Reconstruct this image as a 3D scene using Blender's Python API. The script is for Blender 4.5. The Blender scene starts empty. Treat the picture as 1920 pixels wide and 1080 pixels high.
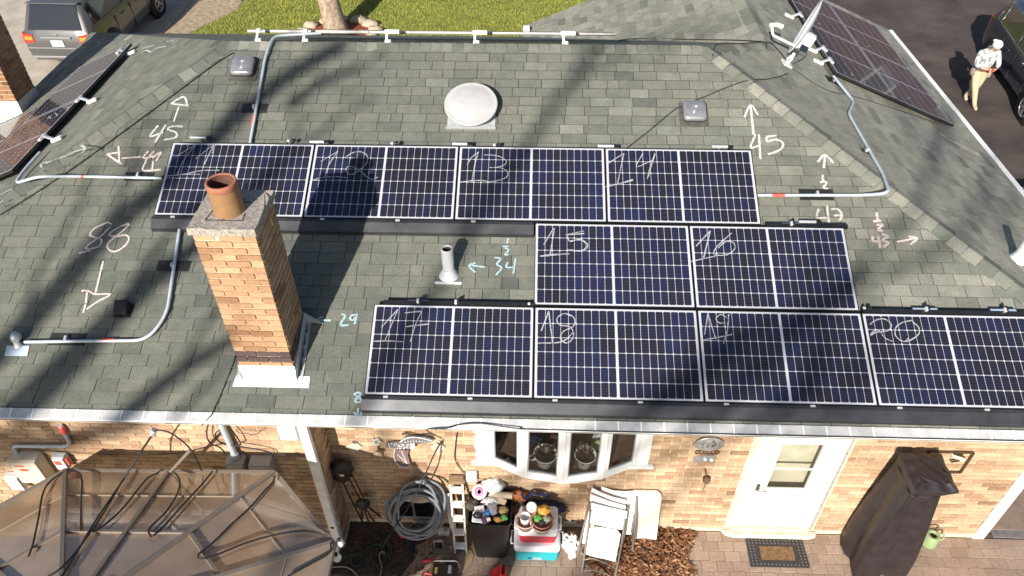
import bpy, math, random
from mathutils import Vector as V, Matrix, Quaternion, noise
random.seed(7)
S = bpy.context.scene
COL = S.collection
# ------------------------------------------------------------------ camera
CR = Matrix(((0.999503, 0.031233, -0.004173), (0.017817, -0.669401, -0.742687), (-0.025989, 0.742244, -0.669625)))
CC = V((4.428929, -7.958199, 9.154364)); CF = 1419.357
cd = bpy.data.cameras.new('camera'); cam = bpy.data.objects.new('camera', cd); COL.objects.link(cam)
cd.sensor_width = 36; cd.lens = CF / 1920 * 36; cd.clip_start = .1; cd.clip_end = 600
cam.matrix_world = Matrix.Translation(CC) @ Matrix((CR[0], -CR[1], -CR[2])).transposed().to_4x4()
S.camera = cam
# ------------------------------------------------------------------ sky, sun, exposure
SUN = V((.277, .845, -.460)).normalized()
w = bpy.data.worlds.new('World'); S.world = w; w.use_nodes = True
nt = w.node_tree; bg = nt.nodes['Background']
sky = nt.nodes.new('ShaderNodeTexSky'); sky.sky_type = 'NISHITA'; sky.sun_disc = False
sky.sun_elevation = math.asin(-SUN.z); sky.sun_rotation = math.atan2(-SUN.x, -SUN.y)
sky.air_density = 1.0; sky.dust_density = 1.2; sky.altitude = 200
nt.links.new(sky.outputs[0], bg.inputs[0]); bg.inputs[1].default_value = .07
sl = bpy.data.lights.new('sun', 'SUN'); sl.energy = 5.0; sl.angle = math.radians(.53); sl.color = (1, .93, .83)
so = bpy.data.objects.new('sun', sl); COL.objects.link(so); so.rotation_euler = SUN.to_track_quat('-Z', 'Y').to_euler(); so.location = (0, -20, 30)
S.view_settings.view_transform = 'Standard'; S.view_settings.look = 'None'
S.view_settings.exposure = .72; S.view_settings.gamma = 1
S.render.engine = 'CYCLES'
# ------------------------------------------------------------------ photo pixel (1920x1080) -> point on a surface of the place
def ray(x, y): return CR.transposed() @ V(((x - 960) / CF, (y - 540) / CF, 1))
def onP(x, y, n, d0):
    r = ray(x, y); n = V(n); return CC + r * ((d0 - n.dot(CC)) / n.dot(r))
def onY(x, y, Y): return onP(x, y, (0, 1, 0), Y)
def onX(x, y, X): return onP(x, y, (1, 0, 0), X)
def onZ(x, y, Z=0.): return onP(x, y, (0, 0, 1), Z)
def pix(p):
    q = CR @ (V(p) - CC); return (960 + CF * q.x / q.z, 540 + CF * q.y / q.z, q.z)
PT = 5 / 12; PH = math.atan(PT); PC = math.cos(PH); PS = math.sin(PH)
# roof planes: eaves at z 2.844
EY0, EY1, EX0, EX1, EZ = -3.111, 6.40, -4.43, 11.42, 2.844
RY = (EY0 + EY1) / 2; RZ = EZ + (RY - EY0) * PT
def near(x, y, n=0.): return onP(x, y, (0, -PS, PC), -PS * EY0 + PC * EZ + n)
def left(x, y, n=0.): return onP(x, y, (-PS, 0, PC), -PS * EX0 + PC * EZ + n)
def right(x, y, n=0.): return onP(x, y, (PS, 0, PC), PS * EX1 + PC * EZ + n)
def back(x, y, n=0.): return onP(x, y, (0, PS, PC), PS * EY1 + PC * EZ + n)
NN, LN, RN, BN = V((0, -PS, PC)), V((-PS, 0, PC)), V((PS, 0, PC)), V((0, PS, PC))
# ------------------------------------------------------------------ mesh helpers
WM = {}
def frame_of(z, x=None):
    z = V(z).normalized(); x = V(x) if x is not None else (V((1, 0, 0)) if abs(z.x) < .9 else V((0, 1, 0)))
    x = (x - z * x.dot(z)).normalized(); y = z.cross(x)
    return Matrix((x, y, z)).transposed()
class MB:
    def __init__(s): s.v = []; s.f = []; s.t = []; s.m = []; s.sm = []
    def add(s, vs, fs, t=.5, m=0, sm=False):
        o = len(s.v); s.v += [tuple(v) for v in vs]; s.t += [t] * len(vs)
        for f in fs: s.f.append(tuple(i + o for i in f)); s.m.append(m); s.sm.append(sm)
        return s
    def box(s, c, d, M=None, t=.5, m=0):
        c = V(c); vs = []
        for z in (-.5, .5):
            for x, y in ((-.5, -.5), (.5, -.5), (.5, .5), (-.5, .5)):
                p = V((x * d[0], y * d[1], z * d[2])); vs.append(c + (M @ p if M else p))
        return s.add(vs, [(3, 2, 1, 0), (4, 5, 6, 7), (0, 1, 5, 4), (1, 2, 6, 5), (2, 3, 7, 6), (3, 0, 4, 7)], t, m)
    def bx(s, a, b, t=.5, m=0):
        a = V(a); b = V(b); return s.box((a + b) / 2, [abs(b[i] - a[i]) for i in range(3)], None, t, m)
    def bar(s, a, b, wd, h, up=(0, 0, 1), t=.5, m=0):
        a = V(a); b = V(b); M = frame_of(b - a, V(up).cross(b - a)); return s.box((a + b) / 2, (wd, h, (b - a).length), M, t, m)
    def tube(s, pts, r, n=8, t=.5, m=0, closed=False, caps=True):
        pts = [V(p) for p in pts]; k = len(pts); rs = r if isinstance(r, (list, tuple)) else [r] * k
        o = []; prev = None
        for i, p in enumerate(pts):
            if closed: d = pts[(i + 1) % k] - pts[i - 1]
            else: d = pts[min(i + 1, k - 1)] - pts[max(i - 1, 0)]
            if d.length < 1e-9: d = V((0, 0, 1))
            d.normalize()
            if prev is None: M = frame_of(d); x = M.col[0].copy()
            else:
                x = prev - d * prev.dot(d)
                if x.length < 1e-6: x = frame_of(d).col[0].copy()
                x.normalize()
            prev = x; y = d.cross(x)
            for j in range(n):
                a = 2 * math.pi * j / n; o.append(p + (x * math.cos(a) + y * math.sin(a)) * rs[i])
        fs = []
        for i in range(k if closed else k - 1):
            for j in range(n):
                a = i * n + j; b = i * n + (j + 1) % n; i2 = (i + 1) % k
                fs.append((a, b, i2 * n + (j + 1) % n, i2 * n + j))
        s.add(o, fs, t, m, True)
        if caps and not closed:
            s.add(o[:n], [tuple(range(n - 1, -1, -1))], t, m); s.add(o[-n:], [tuple(range(n))], t, m)
        return s
    def lathe(s, prof, c=(0, 0, 0), M=None, n=24, t=.5, m=0, sx=1, sy=1):
        c = V(c); o = []
        for r, z in prof:
            for j in range(n):
                a = 2 * math.pi * j / n; p = V((r * math.cos(a) * sx, r * math.sin(a) * sy, z)); o.append(c + (M @ p if M else p))
        fs = [(i * n + j, i * n + (j + 1) % n, (i + 1) * n + (j + 1) % n, (i + 1) * n + j) for i in range(len(prof) - 1) for j in range(n)]
        s.add(o, fs, t, m, True)
        return s
    def prism(s, base, off, t=.5, m=0):
        base = [V(p) for p in base]; off = V(off); k = len(base)
        return s.add(base + [p + off for p in base], [tuple(range(k - 1, -1, -1)), tuple(range(k, 2 * k))] + [(i, (i + 1) % k, k + (i + 1) % k, k + i) for i in range(k)], t, m)
    def poly(s, pts, t=.5, m=0): return s.add(pts, [tuple(range(len(pts)))], t, m)
    def build(s, name, mat, parent=None, local=False, kind=None, bevel=0, seg=2, smooth=None):
        me = bpy.data.meshes.new(name); me.from_pydata(s.v, [], s.f)
        a = me.attributes.new('tint', 'FLOAT', 'POINT'); a.data.foreach_set('value', s.t)
        for mm in (mat if isinstance(mat, (list, tuple)) else [mat]): me.materials.append(mm)
        me.polygons.foreach_set('material_index', s.m)
        me.polygons.foreach_set('use_smooth', [True] * len(s.f) if smooth else s.sm)
        me.update(); return link(me, name, parent, local, kind, bevel, seg)
def link(me, name, parent=None, local=False, kind=None, bevel=0, seg=2):
    o = bpy.data.objects.new(name, me); COL.objects.link(o)
    if parent:
        o.parent = parent
        if not local: o.matrix_parent_inverse = WM.get(parent.name, Matrix()).inverted()
    if kind: o['kind'] = kind
    if bevel:
        b = o.modifiers.new('bevel', 'BEVEL'); b.width = bevel; b.segments = seg; b.limit_method = 'ANGLE'; b.angle_limit = math.radians(40)
    return o
def tag(o, label, cat, group=None, kind=None):
    o['label'] = label; o['category'] = cat
    if group: o['group'] = group
    if kind: o['kind'] = kind
    return o
def thing(name, label, cat, loc=(0, 0, 0), group=None, M=None):
    o = bpy.data.objects.new(name, None); COL.objects.link(o); o.empty_display_size = .1
    m = M if M is not None else Matrix.Translation(V(loc))
    o.matrix_world = m; WM[o.name] = m.copy()
    return tag(o, label, cat, group)
def struct(name, mb, mat, **k):
    o = mb.build(name, mat, **k); o['kind'] = 'structure'; return o
def smoothpts(pts, n=4, closed=False):
    P = [V(p) for p in pts]; k = len(P); out = []
    if k < 3: return P
    for i in range(k if closed else k - 1):
        p0 = P[i - 1] if (i or closed) else P[0] * 2 - P[1]; p1 = P[i]; p2 = P[(i + 1) % k]
        p3 = P[(i + 2) % k] if (closed or i + 2 < k) else P[-1] * 2 - P[-2]
        for j in range(n):
            t = j / n; out.append(.5 * ((2 * p1) + (p2 - p0) * t + (2 * p0 - 5 * p1 + 4 * p2 - p3) * t * t + (3 * p1 - p0 - 3 * p2 + p3) * t ** 3))
    if not closed: out.append(P[-1])
    return out
def fillet(pts, r, n=6):
    P = [V(p) for p in pts]; out = [P[0]]
    for i in range(1, len(P) - 1):
        a, b, c = P[i - 1], P[i], P[i + 1]; rr = min(r, (a - b).length * .45, (c - b).length * .45)
        s0 = b + (a - b).normalized() * rr; s1 = b + (c - b).normalized() * rr
        for j in range(n + 1):
            t = j / n; out.append(s0 * (1 - t) ** 2 + b * 2 * t * (1 - t) + s1 * t * t)
    out.append(P[-1]); return out
def clip(poly, A, B, C):   # keep A x + B y <= C
    out = []
    for i in range(len(poly)):
        p, q = poly[i - 1], poly[i]; dp = A * p[0] + B * p[1] - C; dq = A * q[0] + B * q[1] - C
        if (dp <= 0) != (dq <= 0):
            t = dp / (dp - dq); out.append((p[0] + (q[0] - p[0]) * t, p[1] + (q[1] - p[1]) * t))
        if dq <= 0: out.append(q)
    return out
def clip_convex(poly, cv):
    for i in range(len(cv)):
        (x0, y0), (x1, y1) = cv[i - 1], cv[i]; A, B = (y1 - y0), -(x1 - x0)
        poly = clip(poly, A, B, A * x0 + B * y0)
        if len(poly) < 3: return []
    return poly
def area(p): return abs(sum(p[i - 1][0] * p[i][1] - p[i][0] * p[i - 1][1] for i in range(len(p)))) / 2
# ------------------------------------------------------------------ materials
def mat(name, col, rough=.6, metal=0, var=.0, vs=6, bump=0, bs=60, coat=0, spec=.5, col2=None, tint=0, objrand=0, trans=0, alpha=1, sheen=0):
    m = bpy.data.materials.new(name); m.use_nodes = True; N = m.node_tree.nodes; L = m.node_tree.links
    b = N['Principled BSDF']; b.inputs['Roughness'].default_value = rough; b.inputs['Metallic'].default_value = metal
    b.inputs['Coat Weight'].default_value = coat; b.inputs['Coat Roughness'].default_value = .04; b.inputs['Specular IOR Level'].default_value = spec
    b.inputs['Transmission Weight'].default_value = trans; b.inputs['Alpha'].default_value = alpha; b.inputs['Sheen Weight'].default_value = sheen
    geo = N.new('ShaderNodeNewGeometry')
    c1 = (*col, 1); cur = None
    if var or col2 or tint or objrand:
        dark = tuple(c * (1 - max(var, .0)) for c in col); lite = tuple(min(1, c * (1 + var)) for c in (col2 or col))
        mix = N.new('ShaderNodeMix'); mix.data_type = 'RGBA'; mix.inputs['A'].default_value = (*dark, 1); mix.inputs['B'].default_value = (*lite, 1)
        nz = N.new('ShaderNodeTexNoise'); nz.inputs['Scale'].default_value = vs; nz.inputs['Detail'].default_value = 5; nz.inputs['Roughness'].default_value = .65
        L.new(geo.outputs['Position'], nz.inputs['Vector'])
        mr = N.new('ShaderNodeMapRange'); mr.inputs['From Min'].default_value = .3; mr.inputs['From Max'].default_value = .7; L.new(nz.outputs['Fac'], mr.inputs['Value'])
        fac = mr.outputs[0]
        if tint or objrand:
            src = None
            if tint:
                at = N.new('ShaderNodeAttribute'); at.attribute_name = 'tint'; src = at.outputs['Fac']
            else:
                oi = N.new('ShaderNodeObjectInfo'); src = oi.outputs['Random']
            k = tint or objrand
            mm = N.new('ShaderNodeMix'); mm.data_type = 'FLOAT'; mm.inputs['Factor'].default_value = k
            L.new(fac, mm.inputs['A']); L.new(src, mm.inputs['B']); fac = mm.outputs[0]
        L.new(fac, mix.inputs['Factor']); cur = mix.outputs['Result']; L.new(cur, b.inputs['Base Color'])
    else: b.inputs['Base Color'].default_value = c1
    if bump:
        nb = N.new('ShaderNodeTexNoise'); nb.inputs['Scale'].default_value = bs; nb.inputs['Detail'].default_value = 4; L.new(geo.outputs['Position'], nb.inputs['Vector'])
        bp = N.new('ShaderNodeBump'); bp.inputs['Strength'].default_value = bump; bp.inputs['Distance'].default_value = .01; L.new(nb.outputs['Fac'], bp.inputs['Height']); L.new(bp.outputs[0], b.inputs['Normal'])
    return m
def nd(m): return m.node_tree.nodes, m.node_tree.links, m.node_tree.nodes['Principled BSDF']
def mixcol(N, L, a, b, f, blend='MIX'):
    mx = N.new('ShaderNodeMix'); mx.data_type = 'RGBA'; mx.blend_type = blend
    for s, v in (('A', a), ('B', b), ('Factor', f)):
        i = mx.inputs[s]
        if isinstance(v, (int, float)): i.default_value = v
        elif isinstance(v, tuple): i.default_value = (*v, 1)
        else: L.new(v, i)
    return mx.outputs['Result']
def ntex(N, L, scale, detail=4, rough=.6, vec=None, lo=.35, hi=.65):
    n = N.new('ShaderNodeTexNoise'); n.inputs['Scale'].default_value = scale; n.inputs['Detail'].default_value = detail; n.inputs['Roughness'].default_value = rough
    if vec is None:
        g = N.new('ShaderNodeNewGeometry'); vec = g.outputs['Position']
    L.new(vec, n.inputs['Vector'])
    r = N.new('ShaderNodeMapRange'); r.inputs['From Min'].default_value = lo; r.inputs['From Max'].default_value = hi; L.new(n.outputs['Fac'], r.inputs['Value'])
    return r.outputs[0]
MT = {}
def mk_shingle():
    m = bpy.data.materials.new('asphalt_shingle'); m.use_nodes = True; N, L, b = nd(m)
    at = N.new('ShaderNodeAttribute'); at.attribute_name = 'tint'
    rmp = N.new('ShaderNodeValToRGB'); e = rmp.color_ramp.elements
    e[0].position = 0; e[0].color = (.072, .076, .069, 1); e[1].position = 1; e[1].color = (.315, .305, .262, 1)
    for p, c in ((.25, (.100, .111, .099)), (.5, (.132, .146, .126)), (.62, (.158, .160, .138)), (.75, (.185, .194, .164))):
        q = e.new(p); q.color = (*c, 1)
    L.new(at.outputs['Fac'], rmp.inputs[0])
    big = ntex(N, L, .55, 3, .6, lo=.38, hi=.66)
    c = mixcol(N, L, rmp.outputs[0], (.195, .188, .152), 0.)
    mf = N.new('ShaderNodeMath'); mf.operation = 'MULTIPLY'; mf.inputs[1].default_value = .42; L.new(big, mf.inputs[0])
    L.new(mf.outputs[0], c.node.inputs['Factor'])
    med = ntex(N, L, 5, 5, .7, lo=.3, hi=.7)
    c = mixcol(N, L, c, mixcol(N, L, (.80, .82, .82), (1.15, 1.14, 1.12), med), 1., 'MULTIPLY')
    gr = ntex(N, L, 210, 2, .8, lo=.25, hi=.75)
    c = mixcol(N, L, c, mixcol(N, L, (.65, .65, .65), (1.35, 1.35, 1.35), gr), 1., 'MULTIPLY')
    gr2 = ntex(N, L, 60, 3, .8, lo=.25, hi=.75)
    c = mixcol(N, L, c, mixcol(N, L, (.7, .7, .7), (1.3, 1.3, 1.3), gr2), 1., 'MULTIPLY')
    L.new(c, b.inputs['Base Color']); b.inputs['Roughness'].default_value = .93; b.inputs['Specular IOR Level'].default_value = .35
    bp = N.new('ShaderNodeBump'); bp.inputs['Strength'].default_value = .55; bp.inputs['Distance'].default_value = .004
    L.new(gr, bp.inputs['Height']); L.new(bp.outputs[0], b.inputs['Normal'])
    return m
def mk_brick(name, ramp, soot=0.):
    m = bpy.data.materials.new(name); m.use_nodes = True; N, L, b = nd(m)
    at = N.new('ShaderNodeAttribute'); at.attribute_name = 'tint'
    r = N.new('ShaderNodeValToRGB'); e = r.color_ramp.elements
    e[0].position = ramp[0][0]; e[0].color = (*ramp[0][1], 1); e[1].position = ramp[-1][0]; e[1].color = (*ramp[-1][1], 1)
    for p, c in ramp[1:-1]: e.new(p).color = (*c, 1)
    L.new(at.outputs['Fac'], r.inputs[0])
    n1 = ntex(N, L, 30, 5, .7, lo=.25, hi=.75); c = mixcol(N, L, r.outputs[0], mixcol(N, L, (.7, .68, .66), (1.2, 1.18, 1.15), n1), 1., 'MULTIPLY')
    n2 = ntex(N, L, 1.3, 4, .6, lo=.35, hi=.7); c = mixcol(N, L, c, mixcol(N, L, (.84, .8, .77), (1.1, 1.1, 1.1), n2), 1., 'MULTIPLY')
    L.new(c, b.inputs['Base Color']); b.inputs['Roughness'].default_value = .88
    bp = N.new('ShaderNodeBump'); bp.inputs['Strength'].default_value = .5; bp.inputs['Distance'].default_value = .006
    L.new(ntex(N, L, 90, 4, .7), bp.inputs['Height']); L.new(bp.outputs[0], b.inputs['Normal'])
    return m
MT['shingle'] = mk_shingle()
MT['brick'] = mk_brick('tan_brick', [(0, (.27, .165, .105)), (.3, (.40, .265, .17)), (.6, (.50, .36, .24)), (1, (.62, .48, .33))])
MT['chbrick'] = mk_brick('chimney_brick', [(0, (.075, .052, .055)), (.07, (.10, .07, .07)), (.12, (.27, .15, .08)), (.5, (.42, .26, .15)), (1, (.54, .37, .23))])
MT['redbrick'] = mk_brick('red_brick', [(0, (.14, .06, .04)), (.5, (.30, .15, .08)), (1, (.38, .22, .12))])
MT['shedge'] = mat('shingle_edge', (.062, .062, .056), .95)
MT['mortar'] = mat('mortar', (.64, .53, .38), .95, var=.25, vs=14, bump=.6, bs=90)
MT['paver'] = mk_brick('clay_paver', [(0, (.31, .235, .185)), (.5, (.37, .28, .225)), (1, (.43, .335, .27))])
MT['white'] = mat('white_aluminium', (.78, .78, .77), .42, var=.06, vs=9)
MT['whitev'] = mat('white_vinyl', (.66, .67, .68), .38, var=.05, vs=5)
MT['soffit'] = mat('soffit_white', (.7, .7, .68), .6)
MT['galv'] = mat('galvanised_steel', (.52, .56, .60), .42, .4, var=.18, vs=25)
MT['emt'] = mat('conduit_steel', (.50, .56, .61), .42, .25, var=.12, vs=18)
MT['alu'] = mat('mill_aluminium', (.80, .80, .80), .34, .55, var=.1, vs=30)
MT['blue_alu'] = mat('rail_splice_aluminium', (.42, .52, .66), .4, .4, var=.1, vs=30)
MT['black'] = mat('black_anodised', (.014, .015, .017), .42, .1, var=.3, vs=20)
MT['skirt'] = mat('black_array_skirt', (.045, .048, .054), .36, .4, var=.3, vs=4)
MT['rubber'] = mat('black_rubber', (.012, .012, .012), .7)
MT['cable'] = mat('black_cable', (.016, .014, .013), .6)
MT['flash'] = mat('black_flashing', (.022, .022, .024), .5, .1, var=.2, vs=20)
MT['red'] = mat('red_label', (.62, .075, .055), .5, var=.12, vs=60, col2=(.7, .12, .09))
MT['lead'] = mat('weathered_lead_flashing', (.46, .48, .50), .5, .3, var=.22, vs=14)
MT['dome'] = mat('pale_painted_metal', (.44, .43, .435), .48, .05, var=.08, vs=6, bump=.08, bs=8)
MT['ventm'] = mat('grey_metal_vent', (.40, .40, .43), .28, .6, var=.22, vs=16)
MT['conc'] = mat('weathered_concrete', (.31, .28, .245), .95, var=.5, vs=38, bump=.9, bs=70)
MT['clay'] = mat('clay_flue', (.26, .145, .065), .7, var=.12, vs=12)
MT['clayrim'] = mat('clay_flue_rim', (.33, .125, .075), .75, var=.12, vs=20)
MT['soot'] = mat('sooty_clay', (.10, .045, .028), .9, var=.3, vs=12)
MT['deck'] = mat('roofing_felt', (.045, .046, .042), .95, var=.2, vs=10)
def mk_chalk(name, col, lo, hi, sc=140):
    m = bpy.data.materials.new(name); m.use_nodes = True; N, L, b = nd(m)
    b.inputs['Base Color'].default_value = (*col, 1); b.inputs['Roughness'].default_value = .95
    L.new(ntex(N, L, sc, 2, .7, lo=lo, hi=hi), b.inputs['Alpha']); return m
MT['chalk'] = mk_chalk('pink_white_chalk', (.74, .62, .60), .33, .56, 120)
MT['chalkw'] = mk_chalk('white_chalk', (.66, .66, .64), .33, .56, 120)
MT['chalkb'] = mk_chalk('pale_blue_chalk', (.42, .60, .68), .33, .56, 120)
MT['chalkg'] = mk_chalk('chalk_on_glass', (.50, .50, .53), .32, .60, 130)
def mk_cell():
    m = bpy.data.materials.new('solar_cell'); m.use_nodes = True; N, L, b = nd(m)
    tc = N.new('ShaderNodeTexCoord'); sp = N.new('ShaderNodeSeparateXYZ'); L.new(tc.outputs['Object'], sp.inputs[0])
    wv = N.new('ShaderNodeMath'); wv.operation = 'MULTIPLY'; wv.inputs[1].default_value = 9 / .157; L.new(sp.outputs['Y'], wv.inputs[0])
    fr = N.new('ShaderNodeMath'); fr.operation = 'FRACT'; L.new(wv.outputs[0], fr.inputs[0])
    gt = N.new('ShaderNodeMath'); gt.operation = 'GREATER_THAN'; gt.inputs[1].default_value = .86; L.new(fr.outputs[0], gt.inputs[0])
    oi = N.new('ShaderNodeObjectInfo')
    base = mixcol(N, L, (.0070, .0078, .017), (.005, .010, .040), oi.outputs['Random'])
    big = ntex(N, L, 1.1, 2, .5); base = mixcol(N, L, base, mixcol(N, L, (.8, .75, .65), (1.15, 1.2, 1.6), big), 1., 'MULTIPLY')
    c = mixcol(N, L, base, (.075, .070, .070), gt.outputs[0])
    L.new(c, b.inputs['Base Color']); b.inputs['Roughness'].default_value = .45; b.inputs['Coat Weight'].default_value = .7; b.inputs['Coat Roughness'].default_value = .05; b.inputs['Coat IOR'].default_value = 1.3
    b.inputs['Specular IOR Level'].default_value = .25
    return m
MT['cell'] = mk_cell()
MT['sheet'] = mat('white_backsheet', (.47, .48, .53), .5, coat=.5, var=.04, vs=2)
MT['grass'] = mat('lawn_grass', (.12, .165, .018), .85, col2=(.30, .31, .055), var=.25, vs=3, tint=.55)
MT['lawn'] = mat('lawn_soil', (.13, .16, .022), .95, col2=(.24, .24, .05), var=.3, vs=4, bump=.6, bs=60)
MT['asph'] = mat('dark_asphalt', (.040, .032, .030), .85, col2=(.088, .068, .060), var=.15, vs=.9, bump=.5, bs=180)
MT['drive'] = mat('concrete_drive', (.38, .33, .27), .9, col2=(.47, .41, .34), var=.15, vs=1.4, bump=.3, bs=90)
MT['dirt'] = mat('sandy_soil', (.26, .19, .12), .95, col2=(.42, .33, .23), var=.2, vs=7, bump=.5, bs=60)
MT['darksoil'] = mat('dark_leaf_litter', (.018, .017, .016), .9, col2=(.05, .04, .032), var=.4, vs=9, bump=.8, bs=40)
MT['bark'] = mat('tree_bark', (.21, .15, .105), .95, col2=(.36, .285, .21), var=.3, vs=9, bump=1., bs=28)
MT['barkd'] = mat('grey_bark', (.10, .08, .065), .95, var=.3, vs=12)
MT['mulch'] = mat('red_mulch', (.26, .05, .02), .95, var=.4, vs=22, bump=.8, bs=50)
MT['stone'] = mat('tan_stone', (.42, .34, .25), .9, var=.25, vs=9, bump=.5, bs=30)
MT['glass'] = None
def mk_glass(name, tintc, base=.06):
    m = bpy.data.materials.new(name); m.use_nodes = True; N = m.node_tree.nodes; L = m.node_tree.links; N.clear()
    out = N.new('ShaderNodeOutputMaterial'); mx = N.new('ShaderNodeMixShader'); tr = N.new('ShaderNodeBsdfTransparent'); gl = N.new('ShaderNodeBsdfGlossy')
    tr.inputs[0].default_value = (*tintc, 1); gl.inputs['Roughness'].default_value = .02; gl.inputs[0].default_value = (.95, .95, .95, 1)
    lw = N.new('ShaderNodeLayerWeight'); lw.inputs[0].default_value = .5; pw_ = N.new('ShaderNodeMath'); pw_.operation = 'POWER'; pw_.inputs[1].default_value = 4; L.new(lw.outputs['Facing'], pw_.inputs[0]); ad = N.new('ShaderNodeMath'); ad.operation = 'MULTIPLY_ADD'; ad.inputs[1].default_value = .9; ad.inputs[2].default_value = .05; L.new(pw_.outputs[0], ad.inputs[0])
    L.new(ad.outputs[0], mx.inputs[0]); L.new(tr.outputs[0], mx.inputs[1]); L.new(gl.outputs[0], mx.inputs[2]); L.new(mx.outputs[0], out.inputs[0]); return m
MT['glass'] = mk_glass('window_glass', (.82, .86, .84))
MT['cglass'] = mat('dark_car_glass', (.012, .014, .018), .04, coat=.6, spec=.8)
def mk_poly():
    m = bpy.data.materials.new('bronze_polycarbonate'); m.use_nodes = True; N = m.node_tree.nodes; L = m.node_tree.links; b = N['Principled BSDF']
    c = mixcol(N, L, (.30, .215, .14), (.44, .335, .24), ntex(N, L, 1.4, 4, .6))
    L.new(c, b.inputs['Base Color']); b.inputs['Roughness'].default_value = .16; b.inputs['Specular IOR Level'].default_value = .8; b.inputs['Coat Weight'].default_value = 1; b.inputs['Coat Roughness'].default_value = .06; b.inputs['Coat IOR'].default_value = 1.9
    tr = N.new('ShaderNodeBsdfTransparent'); tr.inputs[0].default_value = (.78, .62, .48, 1); mx = N.new('ShaderNodeMixShader'); mx.inputs[0].default_value = .72
    L.new(tr.outputs[0], mx.inputs[1]); L.new(b.outputs[0], mx.inputs[2]); L.new(mx.outputs[0], N['Material Output'].inputs[0]); return m
MT['poly'] = mk_poly()
MT['bronze'] = mat('taupe_frame', (.24, .20, .165), .45, .3, var=.1, vs=12)
def plain(name, col, rough=.5, **k):
    if name not in MT: MT[name] = mat(name, col, rough, **k)
    return MT[name]
# ================================================================== ground
struct('ground', MB().poly([(-150, -150, -.03), (150, -150, -.03), (150, 150, -.03), (-150, 150, -.03)]), MT['dirt'])
struct('lawn', MB().bx((-5.6, 7.2, -.06), (10.4, 60, 0)), MT['lawn'])
struct('driveway_asphalt', MB().bx((12.2, -8, -.06), (60, 60, .012)), MT['asph'])
struct('driveway_concrete', MB().bx((-40, -8, -.06), (-6.75, 60, .012)), MT['drive'])
struct('driveway_edge', MB().bx((-6.75, 8, -.06), (-6.35, 60, .06)), mat('edge_concrete', (.30, .26, .22), .9, var=.3, vs=6), bevel=.02)
struct('back_yard', MB().bx((-40, -60, -.06), (60, -8, -.006)), MT['lawn'])
# grass blades of the lawn that shows
random.seed(3); mb = MB()
for i in range(52000):
    x = random.uniform(-5.6, 6.5); y = random.uniform(10.5, 19)
    if x < -4.6 - .35 * (15 - y) + random.gauss(0, .25): continue
    if (x + 1.25) ** 2 + ((y - 12.95) * 1.1) ** 2 < 1.0: continue
    a = random.uniform(0, 6.28); h = random.uniform(.03, .075); dx, dy = math.cos(a) * .014, math.sin(a) * .014
    lx, ly = random.gauss(0, .025), random.gauss(0, .025)
    t = min(1, max(0, .45 + .35 * noise.noise(V((x * .8, y * .8, 0))) + random.gauss(0, .22)))
    mb.add([(x - dx, y - dy, 0), (x + dx, y + dy, 0), (x + lx, y + ly, h)], [(0, 1, 2)], t)
o = mb.build('grass', MT['grass']); tag(o, 'short green lawn grass behind the house', 'grass', kind='stuff')
# bare sandy strip between the lawn and the left driveway
mb = MB(); pts = []
for i in range(14):
    y = 9 + i * .8; pts.append((-4.75 - .35 * (15 - y) + .18 * math.sin(i * 2.1), y, .006))
mb.add([(-6.35, p[1], .006) for p in pts] + pts, [(i, 14 + i, 15 + i, i + 1) for i in range(13)])
struct('soil_strip', mb, MT['dirt'])
# ================================================================== patio and its pavers
WY, WL, WXR, WXJ = -2.55, -2.885, 10.42, 2.04      # wall plane, projecting wall plane, right corner, return
patio = struct('patio', MB().bx((-8, -8, -.05), (12.2, WY + .05, -.012)), mat('paver_joint_sand', (.13, .095, .07), .95, var=.3, vs=20))
random.seed(11); cand = []
pl, pw, gp = .20, .140, .004
for r in range(-1, 14):
    y1 = WY - .02 - r * pw; y0 = y1 - pw + gp
    if y1 > WY - .015: continue
    off = (r % 2) * pl * .5 + .03 * math.sin(r * 1.7)
    for k in range(-2, 70):
        x0 = -1.8 + k * pl + off
        if x0 > 11.9 or x0 < -1.9: continue
        px = pix((x0 + .1, (y0 + y1) / 2, 0)); cand.append((x0, y0, x0 + pl - gp, y1, px))
vis = [c for c in cand if 620 < c[4][0] < 1935 and c[4][1] < 1092 and not (1140 < c[4][0] < 1295)]
vis.sort(key=lambda c: -c[4][0] if c[4][0] > 1290 else -c[4][0] + 400); vs_ = set(id(c) for c in vis[:280]); rest = MB()
for c in cand:
    t = random.random() * (.75 if c[4][0] > 1200 else .4); dz = random.uniform(-.004, .002)
    if id(c) in vs_: MB().bx((c[0], c[1], -.05), (c[2], c[3], dz), t).build('paver', MT['paver'], patio, bevel=.004, seg=1)
    else: rest.bx((c[0], c[1], -.05), (c[2], c[3], dz), t)
rest.build('pavers', MT['paver'], patio, kind='stuff')
# grey soldier course past the house corner
for k in range(8):
    MB().bx((WXR + .16 + k * .19, WY + .0, -.02), (WXR + .345 + k * .19, WY + .11, .003), .1 * k).build('edge_paver', plain('grey_paver', (.16, .15, .15), .9, var=.25, vs=12), patio, bevel=.004, seg=1)
struct('side_path', MB().bx((WXR + .02, WY + .11, -.05), (12.2, 2.5, .014)), plain('brown_paving', (.22, .16, .13), .9, var=.3, vs=5))
# dark leaf litter in the shaded corner
mb = MB(); random.seed(5)
P = [(2.05, -2.57), (2.75, -2.57), (2.95, -2.75), (2.98, -3.05), (2.85, -3.3), (2.7, -3.6), (2.0, -3.9), (1.2, -3.9), (1.2, -2.95), (2.05, -2.95)]
mb.prism([(x, y, -.01) for x, y in P], (0, 0, .016)); struct('planting_bed', mb, MT['darksoil'])
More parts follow.
